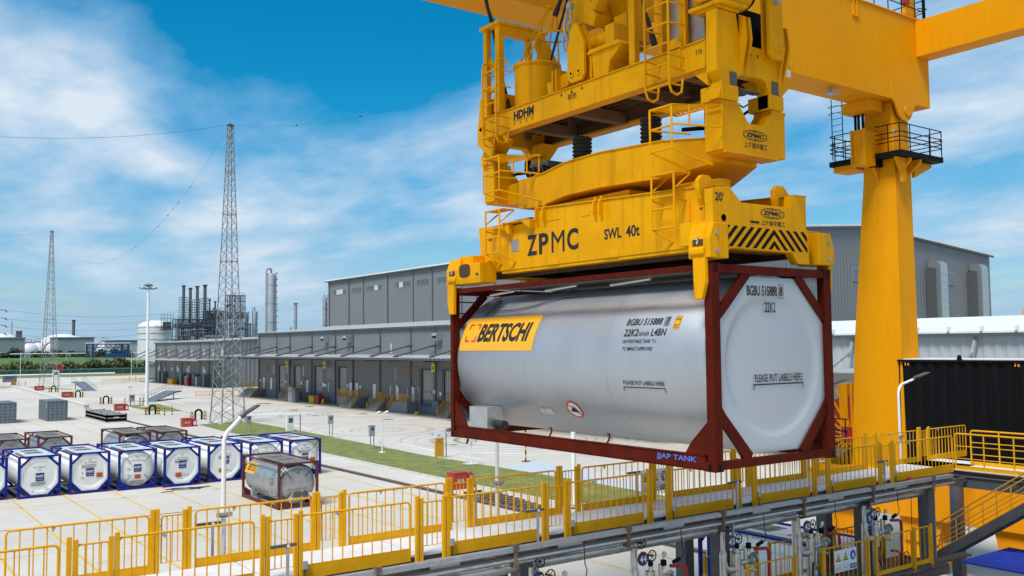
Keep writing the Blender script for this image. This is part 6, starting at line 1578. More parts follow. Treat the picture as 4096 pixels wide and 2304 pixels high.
# ------------------------------------------------------------------ high mast light
t = localthing('high_mast_light', 'tall pale high mast light with a ring of lamps standing on a grass patch', 'mast light', (31.06, 144.5, 0))
b = MB(); b.cyl((0,0,0), (0,0,18.9), .30, 16, .17); b.cyl((0,0,18.9), (0,0,20.6), .03, 6); b.build('mast', WHITE, t, smooth=40)
b = MB(); b.lathe([(.2, 18.95), (.75, 19.15), (.75, 19.2), (.35, 19.42), (.05, 19.5)], (0,0,0), 'z', 20); b.build('lantern_crown', GREYC, t, smooth=40)
b = MB(); 
for i in range(8):
    a = 2*PI*i/8; c, s = math.cos(a), math.sin(a); b.bar((.2*c, .2*s, 18.6), (1.0*c, 1.0*s, 18.62), .06, .08); b.bar((.9*c, .9*s, 18.6), (1.42*c, 1.42*s, 18.78), .28, .12)
b.build('lamp_ring', GREYC, t)
b = MB(); b.box(-.8, .8, -.8, .8, .11, .22); b.build('footing', CONL, t)

# ------------------------------------------------------------------ tanks standing in the yard
TG1 = 'white tank containers in blue frames'; TG2 = 'tank containers in dark red frames'
def decals(t, y, oct_=True, v=0):
    k = MB(); yy = .045 if oct_ else .070; Q = lambda x0, x1, z0, z1, d=0: [(x0, yy-d, z0), (x1, yy-d, z0), (x1, yy-d, z1), (x0, yy-d, z1)]
    n = MB(); x0 = [1.0, .98, .98, 1.0][v]; n.quad(*Q(x0, x0+.48, 1.0+.06*v, 1.5+.06*v)); no = n.build('badge', NAVY, t, recalc=False)
    w = MB(); text(w, 'EXSIF', (x0+.04, yy-.004, 1.27+.06*v), (1,0,0), (0,0,1), .40, .10, .04, .05); w.quad(*Q(x0+.05, x0+.42, 1.21+.06*v, 1.225+.06*v, .004)); w.quad(*Q(x0+.05, x0+.42, 1.09+.06*v, 1.105+.06*v, .004)); w.build('badge_lettering', WHITE, no, recalc=False)
    g = MB(); nums = ('EXFU 058401 2', 'EXFU 0590498', 'EXFU 040172 6', 'EXFU 052914 8')[v]
    text(g, nums, (.86, yy-.002, 1.82 if v != 1 else 1.88), (1,0,0), (0,0,1), .74, .09, .0); text(g, '22T6', (1.12, yy-.002, 1.64 if v == 0 else 2.03), (1,0,0), (0,0,1), .20, .09, .0)
    for i in range(3): zz = (.92 if v == 0 else .55 if v == 2 else 1.80)-.085*i - (0 if v in (0, 2) else .08); 
    for i in range(3):
        zz = {0: .90, 1: 1.76, 2: .52, 3: 1.72}[v]-.085*i; s = ('UN 3082 ENVIRONMENTALLY HAZARDOUS', 'SUBSTANCE, LIQUID, N.O.S. (SOLVENT', 'NAPHTHA (PETROLEUM), HEAVY AROMATIC')[i] if False else None
        g.quad(*Q(.72, 1.62-.06*i, zz, zz+.022, .002)); g.quad(*Q(.72, 1.58, zz+.03, zz+.038, .002))
    px_ = {0: (.86, .42), 1: (.78, 1.28), 2: (.64, .98), 3: (1.60, .72)}[v]; qx = {0: (1.66, .48), 1: (.78, .98), 2: (.68, 1.32), 3: (1.36, .74)}[v]
    for i in range(4): g.quad(*Q(qx[0]-.10+.055*i, qx[0]-.085+.055*i, qx[1]-.03, qx[1]+.05+.03*(i % 3), .002))
    g.quad(*Q(qx[0]-.14, qx[0]+.14, qx[1]-.05, qx[1]-.04, .002)); g.quad(*Q(px_[0]-.05, px_[0]+.08, px_[1]-.05, px_[1]-.03, .002)); g.quad(*Q(px_[0]-.02, px_[0], px_[1]-.04, px_[1]+.06, .002))
    g.build('end_lettering', INK, t, recalc=False)
    if v: o = MB(); ox = {1: 1.60, 2: 1.02, 3: .78}[v]; oz = {1: .96, 2: .68, 3: .62}[v]; o.quad(*Q(ox, ox+.40, oz, oz+.28, .001)); oo = o.build('orange_placard', ORNG, t, recalc=False); o = MB(); text(o, '90', (ox+.12, yy-.003, oz+.155), (1,0,0), (0,0,1), .15, .09, .0); text(o, '3082', (ox+.08, yy-.003, oz+.03), (1,0,0), (0,0,1), .24, .09, .0); o.build('placard_number', INK, oo, recalc=False)
def blue_tank(style, v):
    t = tank_container('tank_container', '', 'tank container', (0,0,0), BLUE, WHITET, WHITET, REDC, 'oct' if style == 'oct' else 'dish', False, TOPW, TG1); decals(t, 0, style == 'oct', v); return t
spots = [(-2.35, 57.15, 'oct', 0, 'white tank container in a blue frame cut by the left picture edge', 0),
 (.58, 56.75, 'oct', 0, 'blue framed white tank container with its badge above text lines and no orange placard', 2.0),
 (3.48, 56.68, 'oct', 1, 'white tank container in a blue frame with the orange placard right of its badge', 1.5),
 (6.32, 56.35, 'dish', 2, 'round ended white tank container with crossed braces in the middle of the blue row', 1.0),
 (9.05, 55.9, 'oct', 3, 'white tank container in a blue frame standing behind the oily puddle', 1.0),
 (12.08, 56.27, 'oct', 3, 'white tank container in a blue frame partly behind the white lamp post', .5),
 (14.80, 55.7, 'dish', 2, 'white crossed brace tank container second from the right of the blue row', 0),
 (17.62, 55.5, 'dish', 1, 'rightmost white crossed brace tank container of the blue row beside the rail', 0),
 (17.1, 10.2, 'oct', 0, 'white tank container in a blue frame parked under the gangway behind discs 43 and 42', 0)]
made = {}
for x, y, st, v, lab, rz in spots:
    k = (st, v)
    if k not in made: o = made[k] = blue_tank(st, v); o.location = (x, y, .01); o.rotation_euler = (0, 0, R(rz*.6))
    else: o = dup(made[k], (x, y, .01), R(rz*.6))
    o['label'] = lab
def red_tank(style, lab, x, y, rz=0, old=False):
    t = tank_container('tank_container', lab, 'tank container', (x, y, .01), mat('worn maroon frame', (.11, .022, .02), .6, var=.35, scale=5., streak=.3), BROWNT, BROWNT, mat('worn maroon frame', ()), style, False, TOPG, TG2)
    t.rotation_euler = (0, 0, R(rz)); k = MB(); yy = .045 if style == 'oct' else .067
    text(k, 'BGBU 501422 6' if old else 'BGBU 514067 3', (.82, yy, 2.20 if style == 'oct' else 2.10), (1,0,0), (0,0,1), .78, .09, .01); text(k, '22K2', (1.10, yy, 2.05 if style == 'oct' else 1.95), (1,0,0), (0,0,1), .22, .09, .01)
    k.build('end_lettering', INK, t, recalc=False); return t
def arch(t):
    b = MB(); n = 20; pts = [(TCX+1.10*math.cos(PI*i/n), .10, TCZ+.02+1.12*math.sin(PI*i/n)) for i in range(n+1)]
    b.tube(pts, .03, 6); b.build('end_arch', BLK, t)
red_tank('oct', 'dark red framed tank container in the back row at the left picture edge', .78, 69.9)
r1 = red_tank('oct', 'dark red framed tank container in the back row, second from the left', 3.75, 70.0)
r2_ = red_tank('plain', 'dark red framed round ended tank container in the back row, third from the left', 9.31, 69.1); arch(r2_)
red_tank('oct', 'dark red framed tank container with a brownish top at the right of the back row', 12.05, 68.8)
bt = red_tank('plain', 'weathered grey tank container in a rusty maroon frame standing alone behind the rails', 11.74, 42.95, -.86, True); arch(bt)
p = MB(); shellpatch(p, 4.15, 5.80, 1.55, .72, TR+.004, 8); po = p.build('logo_panel', BERT, bt, smooth=60)
l = MB(); text(l, 'BERTSCHI', None, None, None, 1.15, .42, .02, .1, fn=wrapside(1.70, 5.40, TR+.009)); po2 = l.build('logo_lettering', INK, po, recalc=False)
l = MB()
for a, b_ in ((0, 0), (.18, 0), (0, .3), (.18, .3)): shellpatch(l, 5.48+a-.0, 5.56+a, 1.72+b_, .08, TR+.009, 1)
l.build('logo_bracket', LOGOR, po, recalc=False)
k = MB()
for i in range(6): z = 1.95-.14*i; fn = wrapside(z, 1.5, TR+.006); shellpatch(k, .75+.1*(i % 2), 1.45, z, .07 if i % 2 else .05, TR+.006, 1)
text(k, 'www.bertschi.com', (.55, .062, 1.02), (1,0,0), (0,0,1), 1.25, .11, .0); k.build('flank_lettering', mat('faded lettering', (.12, .12, .12), .6), bt, recalc=False)
k = MB(); shellpatch(k, 1.7, 2.0, .55, .30, TR+.006, 2); shellpatch(k, 1.0, 1.5, .62, .16, TR+.006, 2); k.prism([(.72, .35), (.90, .53), (.72, .71), (.54, .53)], 'y', .056, .060); k.box(1.82, 2.08, .056, .060, .55, .80); k.build('white_label', WHITE, bt, recalc=False)
k = MB(); k.box(.95, 1.4, .058, .062, .60, .92); k.prism([(1.62, .52), (1.85, .75), (1.62, .98), (1.39, .75)], 'y', .057, .061); k.build('dark_placard', mat('dark stained placard', (.10, .085, .06), .7), bt, recalc=False)
k = MB(); k.box(.10, .35, 4.4, 4.75, .2, .70); k.build('document_box', GALV, bt)

# ------------------------------------------------------------------ grey containers, flat racks, low wall
def dry_container(x, y, lab):
    t = localthing('shipping_container', lab, 'shipping container', (x, y, .01), 'grey shipping containers')
    b = MB(); w, l, h = CW, CL, CH_
    n = 26; vs = []; pts = []
    for i in range(n):
        y0 = .12+(l-.24)*i/n; s = (l-.24)/n; pts += [(y0, 0), (y0+s*.3, .035), (y0+s*.55, .035), (y0+s*.85, 0)]
    for xx, sg in ((.012, 1), (w-.012, -1)):
        vs = []
        for a, d in pts: vs += [(xx+sg*d, a, .15), (xx+sg*d, a, h-.1)]
        b.add(vs, [(2*i, 2*i+2, 2*i+3, 2*i+1) for i in range(len(pts)-1)])
    b.box(.05, w-.05, l-.06, l-.04, .1, h-.1); b.box(.02, w-.02, .05, l-.05, h-.05, h-.01); b.build('body', GREYC, t, recalc=False)
    f = MB()
    for xx in (0, w-.14):
        f.box(xx, xx+.14, 0, .12, 0, h); f.box(xx, xx+.14, l-.12, l, 0, h); f.box(xx, xx+.1, .121, l-.121, 0, .16); f.box(xx, xx+.08, .121, l-.121, h-.1, h)
    f.box(.141, w-.141, .0, .1, h-.12, h); f.box(.141, w-.141, 0, .1, 0, .15); f.build('frame', GREYC, t)
    for k in (0, 1):
        d = MB(); x0 = .15+1.07*k; z0 = .16; pr = []
        nz = 6
        for i in range(nz): zz = z0+(h-.3)*i/nz; s = (h-.3)/nz; pr += [(.03, zz), (.03, zz+s*.2), (.055, zz+s*.3), (.055, zz+s*.8), (.03, zz+s*.9)]
        pr.append((.03, h-.14)); pr = pr + [(.09, h-.14), (.09, z0)]
        d.prism(pr, 'x', x0, x0+1.06); do = d.build('door', GREYC, t)
        d = MB()
        for q in (.25, .8): d.cyl((x0+q, .01, .1), (x0+q, .01, h-.08), .022, 6)
        d.box(x0+.2, x0+.5, -.01, .01, 1.05, 1.1); d.build('lock_rod', GALV, do)
    d = MB(); d.box(-.002, .01, .3, .9, 1.75, 2.25); d.build('door_notice', mat('tan notice', (.42, .32, .18), .6), t)
dry_container(7.60, 124.4, 'grey shipping container at the left picture edge')
dry_container(13.5, 124.3, 'grey shipping container with a tan notice standing left of the flat racks')
t = localthing('flat_rack', 'low stack of folded grey flat racks with red corner pins', 'flat rack', (19.05, 117, .01)); 
for k in (0, 1):
    b = MB(); z = .12+.45*k; b.box(0, 2.438, 0, 12.1, z, z+.30) ; b.box(0, .14, 0, 12.1, z-.08, z+.36); b.box(2.3, 2.438, 0, 12.1, z-.08, z+.36); b.box(0, 2.438, 0, .3, z-.08, z+.40); b.box(0, 2.438, 11.8, 12.1, z-.08, z+.40)
    for i in range(9): b.box(.15, 2.29, 1.0+1.2*i, 1.2+1.2*i, z+.30, z+.33)
    b.build('rack', FLAT, t)
b = MB()
for x in (.1, 2.33):
    for y in (.12, 3.4, 8.6, 11.98): b.cyl((x, y, .93), (x, y, 1.06), .09, 8)
for x in (.02, 2.3): b.box(x, x+.14, -.01, .15, .0, .12)
b.build('corner_pin', REDC, t); b = MB(); b.box(.85, 1.5, -.012, 0, .52, .62); b.build('white_label', WHITE, t)
t = thing('low_wall', 'low pale concrete wall edging the container yard on the left', 'wall', (24.5, 196, 0))
b = MB(); b.prism([(26.0, 246.0), (22.5, 147.5), (23.3, 147.5), (26.8, 246.0)], 'z', .004, .62); b.box(-30, 26.0, 246, 246.7, .004, .62); b.build('wall', CONL, t)
b = MB(); b.prism([(25.95, 245.95), (22.45, 147.4), (23.35, 147.4), (26.85, 245.95)], 'z', .621, .70); b.build('coping', CONL, t)
def redbox(x, y, w, d, h, lab, barrel=False):
    t = localthing('sand_box', lab, 'fire box', (x, y, .01), 'red fire sand boxes'); b = MB(); b.box(0, w, 0, d, 0, h); b.build('box', BOXR, t, bevel=.015); b = MB(); b.box(-.03, w+.03, -.03, d+.03, h, h+.06); b.build('lid', BOXR, t, bevel=.01)
    b = MB(); text(b, '消防沙箱', (w*.25, -.012, h*.40), (1,0,0), (0,0,1), w*.5, h*.26, .0); b.build('box_lettering', WHITE, t, recalc=False)
    if barrel:
        tt = localthing('extinguisher_box', 'pinkish red extinguisher cabinet beside the ' + barrel, 'cabinet', (x+w+.10, y+.1, .01), 'extinguisher cabinets'); b = MB(); b.prism([(0, 0), (.5, 0), (.5, h*.8), (.25, h+.05), (0, h*.95)], 'y', 0, .5); b.build('cabinet', mat('pink red paint', (.50, .05, .07), .5), tt, bevel=.01); b = MB(); b.box(.1, .4, -.01, 0, .2, .6); b.build('cabinet_label', WHITE, tt)
redbox(27.9, 225.3, 1.9, .8, 1.0, 'red fire sand box nearest the farther lattice tower'); redbox(26.7, 187.5, 1.8, .8, 1.0, 'red fire sand box alone beyond the low wall'); redbox(25.2, 139.4, 1.35, .8, .95, 'red fire sand box left of the mast light grass patch', 'box left of the mast light')
redbox(24.35, 103.3, 1.1, .8, .95, 'red fire sand box at the grass strip end by the near lattice tower', 'box by the near lattice tower'); redbox(23.35, 42.8, 1.05, .8, 1.0, 'red fire sand box behind the middle of the gangway rails', 'box behind the gangway rails')
def striped(b, b2, x, y, z0, z1, r, n=6):
    for i in range(n): (b if i % 2 else b2).cyl((x, y, z0+(z1-z0)*i/n), (x, y, z0+(z1-z0)*(i+1)/n), r, 8)
def hydrant(x, y, lab, rz=0):
    t = localthing('guarded_vent_pipe', lab, 'vent pipe', (x, y, .01), 'bent black pipes between striped posts'); b = MB(); r = .42
    b.tube([(-r, 0, 0), (-r, 0, .85)] + [(-r*math.cos(PI*i/8), 0, .85+r*math.sin(PI*i/8)) for i in range(1, 8)] + [(r, 0, .85), (r, 0, 0)], .13, 10); b.build('pipe', BLK, t, smooth=40)
    for px_ in (-.85, .85):
        a, c = MB(), MB(); striped(a, c, px_, -.3, 0, 1.15, .07); striped(a, c, px_, .4, 0, 1.15, .07); po = a.build('guard_post', YEL2, t); c.build('black_band', BLK, po)
for x, y, l in ((30.1, 215.7, 'bent black pipe with striped posts beside the farther lattice tower'), (29.2, 186, 'bent black pipe with striped posts before the left metal ramp'), (28.5, 160, 'bent black pipe with striped posts between the two metal ramps'), (27.4, 127.5, 'bent black pipe with striped posts at the foot of the mast light patch'), (29.4, 113.5, 'bent black pipe with striped posts behind the sand box by the near tower')): hydrant(x, y, l)
def posts(x, y, n, dx, lab):
    t = localthing('striped_posts', lab, 'bollards', (x, y, .01), 'black and yellow striped posts')
    for i in range(n):
        a, c = MB(), MB(); striped(a, c, dx*i, 0, 0, 1.25, .08); po = a.build('post', YEL2, t); c.build('black_band', BLK, po)
for x, y, n, dx, l in ((29.6, 152, 2, .9, 'two striped posts right of the bent pipe between the ramps'), (32.2, 153, 2, .5, 'two striped posts left of the mast light base'), (28.3, 124.8, 2, 1.0, 'two striped posts on the pavement before the near lattice tower'), (29.9, 262.5, 2, 1.6, 'two striped posts at the foot of the leftmost slim lamp pole'), (60.2, 275, 2, 1.8, 'two striped posts at the foot of the slim lamp pole by the far warehouse'), (64.5, 266, 3, .7, 'three striped posts at the corner of the far warehouse')): posts(x, y, n, dx, l)
t = localthing('striped_pole', 'single tall black and yellow striped pole on the pavement below the hanging tank', 'pole', (35.6, 51.5, .01)); a, c = MB(), MB(); striped(a, c, 0, 0, 0, 2.6, .06, 9); po = a.build('pole', YEL2, t); c.build('black_band', BLK, po); b = MB(); b.cyl((0,0,0), (0,0,.04), .35, 14); b.build('base_plate', GREYD, t)
def slimpole(x, y, h, lab, head=True, r=.07):
    t = localthing('slim_lamp_pole', lab, 'lamp pole', (x, y, .01), 'slim pale lamp poles'); b = MB(); b.cyl((0,0,0), (0,0,h), r, 8, r*.7); b.build('pole', WHITE, t, smooth=40)
    b = MB(); b.box(-.35, .35, -.15, .15, h, h+.12); b.build('lamp_head', GALV, t)
for x, y, h, l in ((30.5, 264, 8.3, 'slim pale lamp pole at the far left between two striped posts'), (62.8, 380, 8.5, 'slim pale lamp pole before the hedge left of the farther lattice tower'), (86.6, 372, 10.5, 'slim pale lamp pole before the hedge near the far warehouse'), (61.0, 276, 8.2, 'slim pale lamp pole at the left corner of the far warehouse'), (32.0, 219, 3.6, 'thin short pole beside the farther lattice tower'), (30.5, 152.5, 2.9, 'thin short grey pole between the metal ramps')): slimpole(x, y, h, l)
t = localthing('speed_sign', 'round white and red 15 speed sign on the farther lattice tower', 'sign', (36.4, 244.9, 0)); b = MB(); b.cyl((0,0,0), (0,0,4.7), .05, 6); b.build('pole', GALV, t); b = MB(); b.cyl((0,-.08,4.9), (0,-.04,4.9), .82, 24); d = b.build('plate', WHITE, t); b = MB(); b.lathe([(.62, -.09), (.80, -.09), (.80, -.085), (.62, -.085)], (0, 0, 4.9), 'y', 24); b.build('red_ring', REDC, d); b = MB(); text(b, '15', (-.36, -.095, 4.6), (1,0,0), (0,0,1), .7, .6, .03); b.build('number', INK, d, recalc=False)
def ramp(x, y, lab, rz, L_, w, h):
    t = localthing('loading_ramp', lab, 'ramp', (x, y, .01), 'mobile metal loading ramps', rz)
    b = MB(); b.prism([(0, 0), (L_*.8, h), (L_, h), (L_, h-.25), (L_*.8, h-.3), (.3, 0)], 'x', -w/2, w/2); b.build('deck', GREYC, t)
    for sx in (-w/2, w/2):
        b = MB()
        for hh in (.5, 1.0): b.tube([(sx, .2, hh), (sx, L_*.8, h+hh), (sx, L_, h+hh)], .04, 6)
        for i in range(9): yy = L_*i/8; b.cyl((sx, yy, h*min(1, yy/(L_*.8))), (sx, yy, h*min(1, yy/(L_*.8))+1.0), .025, 5)
        b.build('ramp_rail', GALV, t)
        b = MB(); b.cyl((sx*.9, L_*.72, 0), (sx*.9, L_*.72, h*.8), .08, 8); b.build('prop', GREYD, t)
ramp(37.4, 214.3, 'metal loading ramp facing us with railings, left of the mast light', R(6), 10.0, 2.4, 1.85)
ramp(35.3, 160.5, 'metal loading ramp seen side on behind the mast light', R(-42), 10.5, 2.4, 1.45)
def cab(x, y, w, d, h, lab, leg=.0, m=GALV):
    t = localthing('control_cabinet', lab, 'cabinet', (x, y, .01), 'small grey cabinets on the verge'); b = MB(); b.box(0, w, 0, d, leg, h); b.build('box', m, t, bevel=.02); b = MB(); b.box(-.03, w+.03, -.03, d+.03, h, h+.05); b.build('lid', m, t)
    if leg: b = MB(); b.box(.05, .12, .05, .12, 0, leg); b.box(w-.12, w-.05, .05, .12, 0, leg); b.build('cabinet_leg', GALV, t)
    b = MB(); b.box(w*.2, w*.8, -.008, 0, leg+(h-leg)*.55, leg+(h-leg)*.85); b.build('cabinet_window', GREYD, t)
cab(31.3, 89.0, .8, .5, 1.75, 'pale air conditioner shaped cabinet on the grass verge', .0, WHITE); cab(27.5, 91, .55, .3, 1.75, 'grey cabinet on legs nearest the near lattice tower', 1.0); cab(31.8, 79.5, .5, .3, 2.2, 'grey cabinet on legs right of the pale cabinet', 1.4); cab(30.0, 67.1, .5, .3, 2.1, 'grey cabinet on legs left of the small twin light', 1.2); cab(30.1, 151, .8, .5, 1.7, 'grey cabinet on the pavement left of the side on ramp', .7)
cab(26.3, 262.4, 3.2, .5, 2.6, 'far grey notice cabinet at the left above the low wall', 1.0, GREYC); cab(28.4, 263.5, 1.2, .8, 2.0, 'small orange and black cabinet at the far left', 0, YEL2); cab(44.5, 300, 1.6, 1.0, 3.0, 'pale cabinet before the green screen hedge', 0, WHITE)
simple('marker_post', 'thin grey post on the grass right of the pale cabinet', 'post', GALV, lambda b: (b.box(31.35, 31.45, 85.7, 85.8, .01, 2.1), b.box(31.33, 31.47, 85.68, 85.72, 1.4, 1.8)))
t = localthing('twin_light', 'small white twin headed light on a pole on the grass strip', 'light', (29.5, 63.9, .1)); b = MB(); b.cyl((0,0,0), (0,0,3.3), .06, 8); b.cyl((0,0,0), (0,0,.06), .28, 12); b.build('pole', WHITE, t, smooth=40); b = MB(); b.bar((-.4,0,3.35), (.4,0,3.35), .06, .06); b.bar((-.55,-.15,3.36), (-.2,.05,3.48), .2, .12); b.bar((.2,-.15,3.36), (.55,.05,3.48), .2, .12); b.build('light_head', WHITE, t)
t = localthing('camera_post', 'white post with a camera housing near the kiosk totem', 'camera', (31.2, 52.6, .1)); b = MB(); b.cyl((0,0,0), (0,0,1.9), .05, 8); b.build('post', WHITE, t); b = MB(); b.box(-.3, .35, -.12, .12, 1.7, 1.95); b.build('camera_body', WHITE, t); b = MB(); b.box(.35, .40, -.13, .13, 1.66, 1.99); b.prism([(-.45, 1.55), (-.38, 1.6), (-.2, 2.1), (-.28, 2.1)], 'y', -.1, .1); b.build('visor', BLK, t); b = MB(); b.box(-.5, .5, -.5, .5, -.08, .03); b.build('plinth', CONL, t)
t = localthing('totem_sign', 'yellow and white totem sign at the edge of the grass strip', 'sign', (31.55, 57.9, .1)); b = MB(); b.box(-.38, .38, -.1, .1, 0, 1.55); b.build('lower_panel', SIGNO, t); b = MB(); b.box(-.38, .38, -.1, .1, 1.551, 1.98); b.build('upper_panel', WHITE, t); b = MB(); b.box(-.2, .02, -.106, -.101, 1.72, 1.78)
for i in range(3): b.box(-.22, .10+.05*i, -.106, -.101, 1.38-.12*i, 1.42-.12*i); b.box(.25, .28, -.106, -.101, 1.38-.12*i, 1.42-.12*i)
b.build('totem_print', mat('brown print', (.25, .13, .02), .6), t)
t = localthing('traffic_mirror', 'round traffic mirror on a dark pole beside the totem sign', 'mirror', (32.4, 58.2, .05)); b = MB(); b.cyl((0,0,0), (0,0,2.1), .04, 8); b.cyl((0,0,1.9), (.15,0,1.95), .03, 6); b.build('pole', GREYD, t); b = MB(); b.cyl((.25,-.02,2.0), (.25,.03,2.0), .36, 24); b.build('rim', mat('pinkish mirror rim', (.6, .3, .32), .4), t); b = MB(); b.lathe([(.005, -.06), (.2, -.045), (.33, -.025)], (.25, 0, 2.0), 'y', 24); b.build('mirror_face', mat('mirror glass', (.8, .8, .8), .05, 1.0, var=.0), t, smooth=40)
t = localthing('white_mast', 'thick white lamp mast rising from the verge behind the hanging tank', 'mast', (25.3, 33.2, .1)); b = MB(); b.cyl((0,0,0), (0,0,7.0), .16, 16, .12); b.build('mast', WHITE, t, smooth=40); b = MB(); b.box(-.5, .5, -.5, .5, 0, .12); b.build('plinth', CONL, t); b = MB(); b.box(-.3, .3, -.15, .15, 7.0, 7.2); b.build('mast_lamp', GALV, t)
t = localthing('open_pit', 'timber edged open pit beside the rail behind the gangway', 'pit', (23.6, 37, 0)); b = MB(); b.prism([(-.9, 2.9), (-1.1, -2.6), (.1, -2.9), (1.0, 2.4)], 'z', .012, .03); b.build('pit_floor', SOIL, t)
b = MB()
for i in range(8): b.bar((-1.0+.02*i, 2.4-.7*i, .12), (.9-.1*i, 2.1-.7*i, .12), .25, .14)
b.build('planks', SOIL, t)
simple('blue_post', 'blue steel post standing behind the grey column left of disc 43', 'post', BLUE, lambda b: (b.box(15.45, 15.75, 14.1, 14.3, .01, 2.62), b.box(15.4, 15.8, 14.05, 14.35, .01, .1)))
def barrier(pts, lab):
    t = localthing('tube_barrier', lab, 'barrier', (*pts[0], 0), 'low yellow tube barriers'); b = MB(); o = pts[0]
    for p, q in zip(pts, pts[1:]):
        a = (p[0]-o[0], p[1]-o[1]); c = (q[0]-o[0], q[1]-o[1]); b.tube([(*a, .01), (*a, .9), (*c, .9), (*c, .01)], .09, 6); b.cyl((*a, .45), (*c, .45), .06, 6)
    b.build('tubes', YEL2, t)
barrier([(50.0, 262), (55.5, 262), (60.5, 264), (64.5, 266)], 'low yellow tube barrier left of the far warehouse'); barrier([(47.4, 172.5), (49.5, 171), (51.5, 169.8), (53.2, 168.6)], 'low yellow tube barrier behind the near lattice tower')

# ------------------------------------------------------------------ far vegetation and field
b = MB(); b.quad((-120, 334, .006), (300, 334, .006), (300, 352, .006), (-120, 352, .006)); struct(b, 'verge_strip', GRASS)
pipeline('white_pipeline', 'long white ground pipe along the far yard edge', [(-60, 343.5, .7), (72, 343.5, .7)], .32, WHITE, 8)
pipeline('green_pipeline', 'long green pipe in front of the far hedge', [(-60, 372, 1.6), (98, 372, 1.6)], .40, GREENP, 8)
t = thing('green_screen', 'low green mesh screen running before the far hedge', 'fence', (20, 366, 0)); b = MB(); b.box(-70, 98, 365.9, 366, .05, 1.5); b.build('mesh_screen', mat('green mesh', (.03, .085, .055), .8, var=.4, scale=.5), t); b = MB()
for i in range(56): b.cyl((-70+3*i, 365.8, 0), (-70+3*i, 365.8, 1.7), .05, 5)
b.build('screen_posts', GALV, t)
b = MB(); b.prism([(395, 0), (470, 4.9), (700, 5.6), (900, 0)], 'x', -200, 112); struct(b, 'green_embankment', LEAFL)
def clump(mb, c, rx, ry, rz, n, s, rnd):
    for _ in range(n):
        d = Vector((rnd.gauss(0, 1), rnd.gauss(0, 1), rnd.gauss(0, 1))).normalized(); k = rnd.uniform(.55, 1.0)
        p = Vector((c[0]+d.x*rx*k, c[1]+d.y*ry*k, max(.1, c[2]+d.z*rz*k))); u = Vector((rnd.gauss(0, 1), rnd.gauss(0, 1), rnd.gauss(0, 1))).normalized(); v = u.orthogonal(); q = rnd.uniform(.6, 1.3)*s
        mb.add([p-u*q, p+v*q*.6, p+u*q, p-v*q*.6], [(0,1,2,3)])
rnd = random.Random(3)
b = MB()
x = -20
while x < 100: clump(b, (x+rnd.uniform(-1,1), 386+rnd.uniform(-3,3), 1.4), 3.2, 3.0, 1.9+rnd.uniform(-.3,.6), 150, .55, rnd); x += 2.2
h = b.build('hedge_growth', LEAFD, None, recalc=False); tag(h, 'dark scrub band growing along the far edge of the yard', 'scrub', None, 'stuff')
def bush(x, y, r, hgt, m, lab, grp, name='bush'):
    t = localthing(name, lab, 'bush', (x, y, 0), grp); b = MB()
    for k in range(5): clump(b, (rnd.uniform(-.5,.5)*r, rnd.uniform(-.5,.5)*r, hgt*rnd.uniform(.35,.65)), r*.7, r*.7, hgt*.36, 130, r*.16, rnd)
    b.build('leaves', m, t, recalc=False); b = MB(); b.cyl((0,0,0), (0,0,hgt*.5), .12, 6, .05); b.build('stem', SOIL, t)
BG = 'olive bushes standing in the far scrub band'
for i, (x, r, hh) in enumerate(((36.5, 3.2, 4.2), (42.5, 2.6, 3.8), (47.5, 3.4, 4.8), (54, 2.8, 4.4), (58.5, 2.4, 3.6), (64, 3.6, 4.6), (69, 2.5, 4.0), (73.5, 3.4, 5.4), (79, 3.2, 4.6), (83, 2.8, 5.8), (88, 2.8, 4.6), (93, 3.0, 4.2))):
    bush(x, 382-(i % 3)*2, r*1.15, hh*1.12, LEAFM, 'olive green bush in the far scrub band, %s from the left' % (ORD+['twelfth'])[i], BG)
def tree(x, y, hgt, r, lab):
    t = localthing('tree', lab, 'tree', (x, y, 0), 'dark trees before the far plant'); b = MB(); b.cyl((0,0,0), (0,0,hgt*.45), .35, 8, .2)
    for k in range(4): a = rnd.uniform(0, 6.28); b.cyl((0,0,hgt*.35), (r*.5*math.cos(a), r*.5*math.sin(a), hgt*.65), .15, 6, .06)
    b.build('trunk', SOIL, t); b = MB()
    for k in range(9): a = rnd.uniform(0, 6.28); q = rnd.uniform(0, .6)*r; clump(b, (q*math.cos(a), q*math.sin(a), hgt*rnd.uniform(.45, .8)), r*.5, r*.5, hgt*.22, 90, r*.11, rnd)
    b.build('crown', LEAFD, t, recalc=False)
for i, (x, y, hh, r) in enumerate(((64, 540, 9, 6), (68, 538, 11, 5), (82, 545, 8.5, 7), (92, 550, 10, 7), (99, 552, 9.5, 6), (102, 545, 9, 5), (110, 540, 10, 5), (116, 535, 11, 4.5), (121, 533, 10, 5))): tree(x, y, hh, r, 'dark tree before the far plant buildings, %s from the left' % ORD[i])

